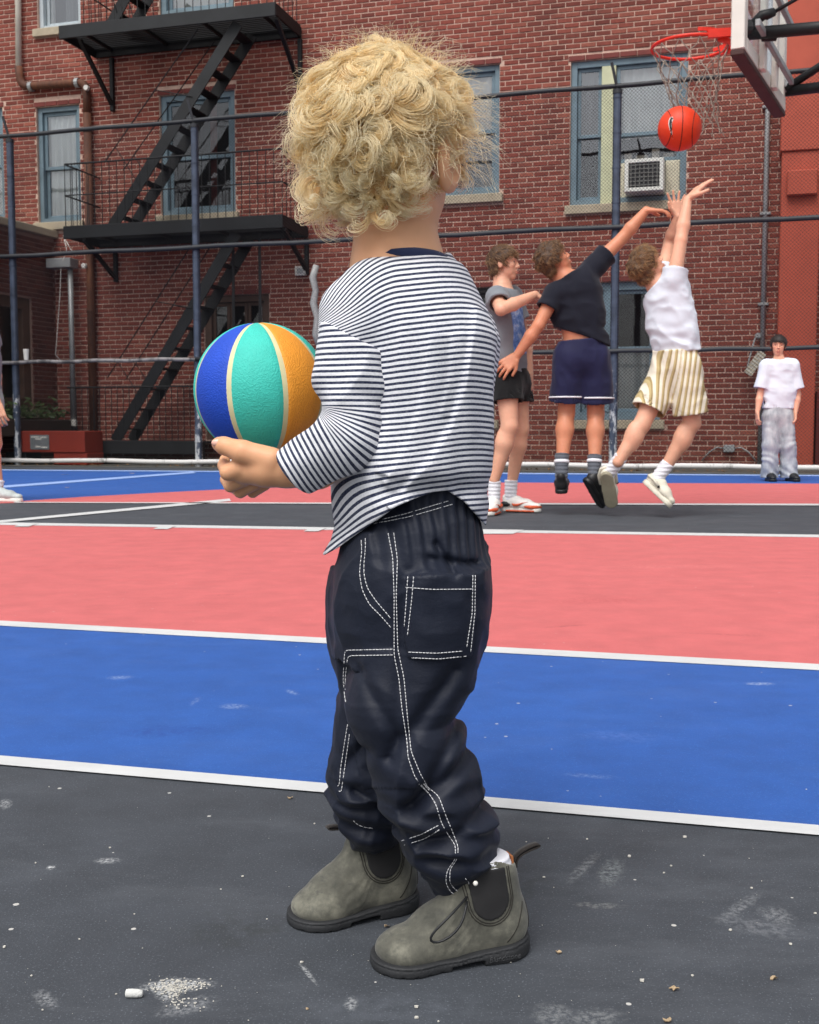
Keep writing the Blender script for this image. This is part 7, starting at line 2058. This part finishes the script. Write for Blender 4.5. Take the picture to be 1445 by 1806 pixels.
    out = p[:, None] + v[:, None] * (ln[:, None] * t)[..., None] + e[:, None] * (np.cos(an) * rd)[..., None] + e2[:, None] * (np.sin(an) * rd)[..., None]; out[..., 2] -= (ln[:, None] * .35 * t ** 2)
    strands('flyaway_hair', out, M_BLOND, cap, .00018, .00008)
child_hair()

# ================================================================== BALLS
def pebble(name, c, rough=.62, var=.06, sc=520, strength=.5):
    t = NT(name); co = t.coord(); b = rgb(*c)
    v = t.new('ShaderNodeTexVoronoi'); t.link(co, v.inputs['Vector']); v.inputs['Scale'].default_value = sc
    d = t.ramp(t.noise(co, 30, 5, .7), [(.4, tuple(x * (1 - var) for x in b[:3])), (.7, tuple(min(1, x * (1 + var)) for x in b[:3]))]); t.col(d)
    t.set(Roughness=rough, Specular_IOR_Level=.4); h = t.ramp(v.outputs['Distance'], [(0, (1, 1, 1)), (.75, (0, 0, 0))]); t.bump(h, strength, .0009); return t.m
def play_ball():
    D = 1.275; c = at(461.5, 688, D); r = 117.0 * D / 2000
    T = thing('toy_basketball', 'teal, blue and orange panelled basketball held against the child\'s chest', 'ball', c)
    f = (c - CAMP).normalized(); up = Vector((-.05, -.10, 1)).normalized(); ax = (up - Vector((0, 0, 0))).normalized(); toward = -(f - ax * f.dot(ax)).normalized(); rt = toward.cross(ax) * -1
    if rt.x < 0: rt = -rt
    mt, mbl, mo = pebble('teal_rubber', (62, 196, 180)), pebble('blue_rubber', (28, 74, 190)), pebble('orange_rubber', (238, 156, 50)); ms = mat('cream_seam', (216, 208, 164), .6, .08, 40)
    mb = MB(); mb.sphere(c, r * .992, 64, 48); mb.build('seam_core', ms, T, smooth=True)
    order = [mt, mbl, mt, mo]
    edge = [-72 + 46 * i for i in range(0, 9)]; edge = [R(-119), R(-75), R(-27.5), R(20), R(64), R(109), R(154), R(199), R(244)]
    for i in range(8):
        a0, a1 = edge[i], edge[i + 1]; nu, nv = 16, 40; vs = []
        for j in range(nv + 1):
            th = .03 + (math.pi - .06) * j / nv
            g = min(.46 * (a1 - a0), .022 / max(.06, math.sin(th)))
            for k in range(nu + 1):
                e = k / nu; a = a0 + g + (a1 - a0 - 2 * g) * e
                lift = r * (1 + .004 * min(1, 8 * e, 8 * (1 - e)) * min(1, 10 * j / nv, 10 * (1 - j / nv)) - (.014 if k in (0, nu) or j in (0, nv) else 0))
                vs.append(c + (ax * math.cos(th) + (toward * math.cos(a) + rt * math.sin(a)) * math.sin(th)) * lift)
        MB().add(vs, [(j * (nu + 1) + k, j * (nu + 1) + k + 1, (j + 1) * (nu + 1) + k + 1, (j + 1) * (nu + 1) + k) for j in range(nv) for k in range(nu)]).build('panel', order[i % 4], T, smooth=True)
play_ball()
def game_ball():
    D = 7.25; c = at(1199, 227, D); r = 37.2 * D / 2000
    T = thing('basketball', 'bright orange basketball with black seams and a curved mark in the air below the net', 'ball', c)
    f = -(c - CAMP).normalized(); up = Vector((.06, .0, 1)); up = (up - f * up.dot(f)).normalized(); rt = f.cross(up) * -1
    if rt.x < 0: rt = -rt
    mb = MB(); mb.sphere(c, r, 48, 32); B = mb.build('cover', pebble('orange_leather_grain', (226, 62, 26), .5, .05, 170, .4), T, smooth=True)
    mk = mat('black_seam', (40, 20, 16), .7)
    def S3(x, y): 
        z = math.sqrt(max(0, 1 - x * x - y * y)); return c + (rt * x + up * y + f * z) * r
    def seam(fn):
        mb = MB(); n = 72; mb.tube([c + fn(2 * math.pi * i / n) * (r * .999) for i in range(n + 1)], r * .018, 6, cap=False); mb.build('seam', mk, T, smooth=True)
    q = lambda a, n0, n1: n0 * math.cos(a) + n1 * math.sin(a)
    tl = (rt * .12 + f * .99).normalized(); seam(lambda a: q(a, up, tl))
    sdv = up.cross(tl).normalized()
    for sg in (-1, 1):
        def fn(a, sg=sg):
            v = up * math.cos(a) * .98 + tl * math.sin(a) * .80 + sdv * sg * (.60 + .18 * math.cos(2 * a)); return v.normalized()
        seam(fn)
    # the curved mark, white edged
    def mark(name, pts, h, m):
        vs = [c + (p - c).normalized() * r * h for p in (S3(x, y) for x, y in pts)]; n = len(vs); MB().add(vs, [tuple(range(n))]).build(name, m, T)
    outer = [(-.50, .30), (-.47, .42), (-.39, .50), (-.30, .47), (-.26, .36), (-.31, .40), (-.36, .36), (-.385, .24), (-.37, .06), (-.33, -.18), (-.27, -.46), (-.36, -.26), (-.44, -.02), (-.49, .16)]
    cx = sum(p[0] for p in outer) / len(outer); cy = sum(p[1] for p in outer) / len(outer)
    def strip(name, off, h, m, w):
        L = [(-.27, -.46), (-.365, -.22), (-.445, .02), (-.49, .20), (-.485, .36), (-.43, .475), (-.35, .49), (-.28, .38)]
        Rr = [(-.27, -.46), (-.325, -.20), (-.37, .04), (-.385, .20), (-.38, .31), (-.36, .385), (-.325, .41), (-.28, .38)]
        vs = []
        for (a, b), (e, g) in zip(L, Rr):
            mx, my = (a + e) / 2, (b + g) / 2; k = w
            for x, y in (((a - mx) * k + mx - off * .0, (b - my) * k + my), ((e - mx) * k + mx, (g - my) * k + my)): vs.append(c + (S3(x, y) - c).normalized() * r * h)
        MB().add(vs, [(2 * i, 2 * i + 1, 2 * i + 3, 2 * i + 2) for i in range(7)]).build(name, m, T)
    strip('curved_mark_edge', 0, 1.006, M_RUBW, 1.55); strip('curved_mark', 0, 1.010, M_BLK, .85)
game_ball()
# ================================================================== SMALL THINGS ON THE COURT
def chalk():
    a, b = gnd(223, 1759), gnd(251, 1759); T = thing('chalk_stick', 'stub of white pavement chalk lying on the asphalt at lower left', 'chalk', a.lerp(b, .5))
    up = Vector((0, 0, .0042)); d = (b - a).normalized(); mb = MB()
    mb.tube([a + up - d * .0005, a + up, a.lerp(b, .3) + up, a.lerp(b, .7) + up * .98, b + up * .95, b + up * .95 + d * .0008], [.0026, .0038, .0042, .0040, .0034, .002], 14)
    mb.build('stick', mat('white_chalk', (206, 206, 202), .95, .1, 120, .4, 400), T, smooth=True)
chalk()
def chips():
    """paint flakes, grit and crumbs scattered over the near asphalt"""
    g = np.random.default_rng(4); mb = MB()
    def chip(c, r, th):
        n = int(g.integers(5, 8)); a0 = g.uniform(0, 6.28); pts = []
        for i in range(n):
            a = a0 + 6.283 * i / n; q = r * g.uniform(.55, 1.2); pts.append(c + Vector((q * math.cos(a), q * math.sin(a) * g.uniform(.6, 1), .0008)))
        mb.prism(pts, th)
    for _ in range(130):
        px, py = g.uniform(-80, 1530), g.uniform(1385, 1830)
        c = gnd(px, py); r = .0004 + .0014 * g.uniform(0, 1) ** 6
        chip(c, r, r * .7)
    for px, py, r in ((1208, 1478, .0026), (1110, 1512, .0026), (1171, 1541, .0016), (1326, 1568, .0018), (1288, 1642, .0018), (1133, 1732, .0026), (1395, 1667, .0018), (735, 1778, .0022), (735, 1797, .002), (205, 1755, .001), (555, 1454, .0016), (8, 1672, .002), (428, 1547, .0016), (140, 1658, .0012)): chip(gnd(px, py), r, r * .8)
    for cx_, cy_, sx, sy, n in ((312, 1738, 46, 9, 150), (305, 1748, 22, 10, 90), (328, 1770, 40, 10, 40)):
        for _ in range(n): chip(gnd(cx_ + g.normal(0, sx * .55), cy_ + g.normal(0, sy * .6)), g.uniform(.0005, .0013), .0006)
    o = mb.build('grit', mat('pale_grit', (206, 202, 192), .9, .2, 200), None, 'stuff'); o['label'] = 'pale grit, paint flakes and chalk crumbs strewn over the dark asphalt'; o['category'] = 'grit'
chips()
M_DRY = mat('dry_petal', (172, 150, 120), .8, .25, 120, .3, 300); M_RED = mat('red_petal', (190, 70, 60), .8, .2, 100)
def bits():
    g = np.random.default_rng(9)
    def leaf(px, py, r, m, label, grp=None):
        c = gnd(px, py); n = 9; vs = [c + Vector((0, 0, .0022))]; a0 = g.uniform(0, 6.28)
        for i in range(n):
            a = a0 + 6.283 * i / n; q = .8 * r * g.uniform(.4, 1.15); vs.append(c + Vector((q * math.cos(a), q * .7 * math.sin(a), .001 + .0035 * g.uniform(0, 1) * min(1, r / .006))))
        fs = [(0, 1 + i, 1 + (i + 1) % n) for i in range(n)]
        k = len(vs); lo = [v - Vector((0, 0, .0007)) for v in vs]; mb = MB(); mb.add(vs, fs); mb.add(lo, [f[::-1] for f in fs])
        T = mb.build('leaf_scrap', m, None); tag(T, label, 'leaf', grp)
    leaf(512, 1409, .0052, M_DRY, 'pale leaf scrap just below the near white line left of the boots')
    leaf(682, 1636, .0048, M_DRY, 'tan leaf scrap lying between the two boots')
    leaf(1190, 1747, .0075, M_DRY, 'ragged tan leaf scrap lowest right on the asphalt')
    leaf(1366, 1728, .0060, M_DRY, 'tan leaf scrap near the right edge of the asphalt')
    leaf(986, 1682, .0050, M_DRY, 'cream leaf scrap right of the near boot')
    leaf(1176, 1803, .0070, M_DRY, 'cream leaf scrap cut by the bottom edge')
    leaf(542, 1781, .0022, M_DRY, 'tiny tan leaf crumb below the boots at the bottom')
    for px, py, r, m, l in ((143, 847, .05, M_RED, 'red leaf lying on the pale line of the far blue lane'), (115, 837, .06, M_DRY, 'pale leaf at the back of the far blue lane'), (118, 860, .04, M_DRY, 'dull leaf in the middle of the far blue lane'), (236, 835, .06, M_DRY, 'pair of pale leaves by the fence on the far blue lane')):
        leaf(px, py, r, m, l)
    mb = MB()
    for _ in range(420):                       # leaf litter along the foot of the fence
        u = g.uniform(-7, 11); c = FEN.w(u, g.normal(.05, .16), .006); r = g.uniform(.012, .035); a0 = g.uniform(0, 6.28)
        vs = [c + Vector((r * math.cos(a0 + 1.256 * i) * g.uniform(.5, 1), r * math.sin(a0 + 1.256 * i) * g.uniform(.5, 1), g.uniform(0, .02))) for i in range(5)]
        mb.add(vs, [(0, 1, 2, 3, 4)])
    o = mb.build('leaf_litter', leafmat('litter', (150, 112, 72)), None, 'stuff'); o['label'] = 'dry leaf litter gathered along the foot of the fence'; o['category'] = 'leaf litter'
bits()
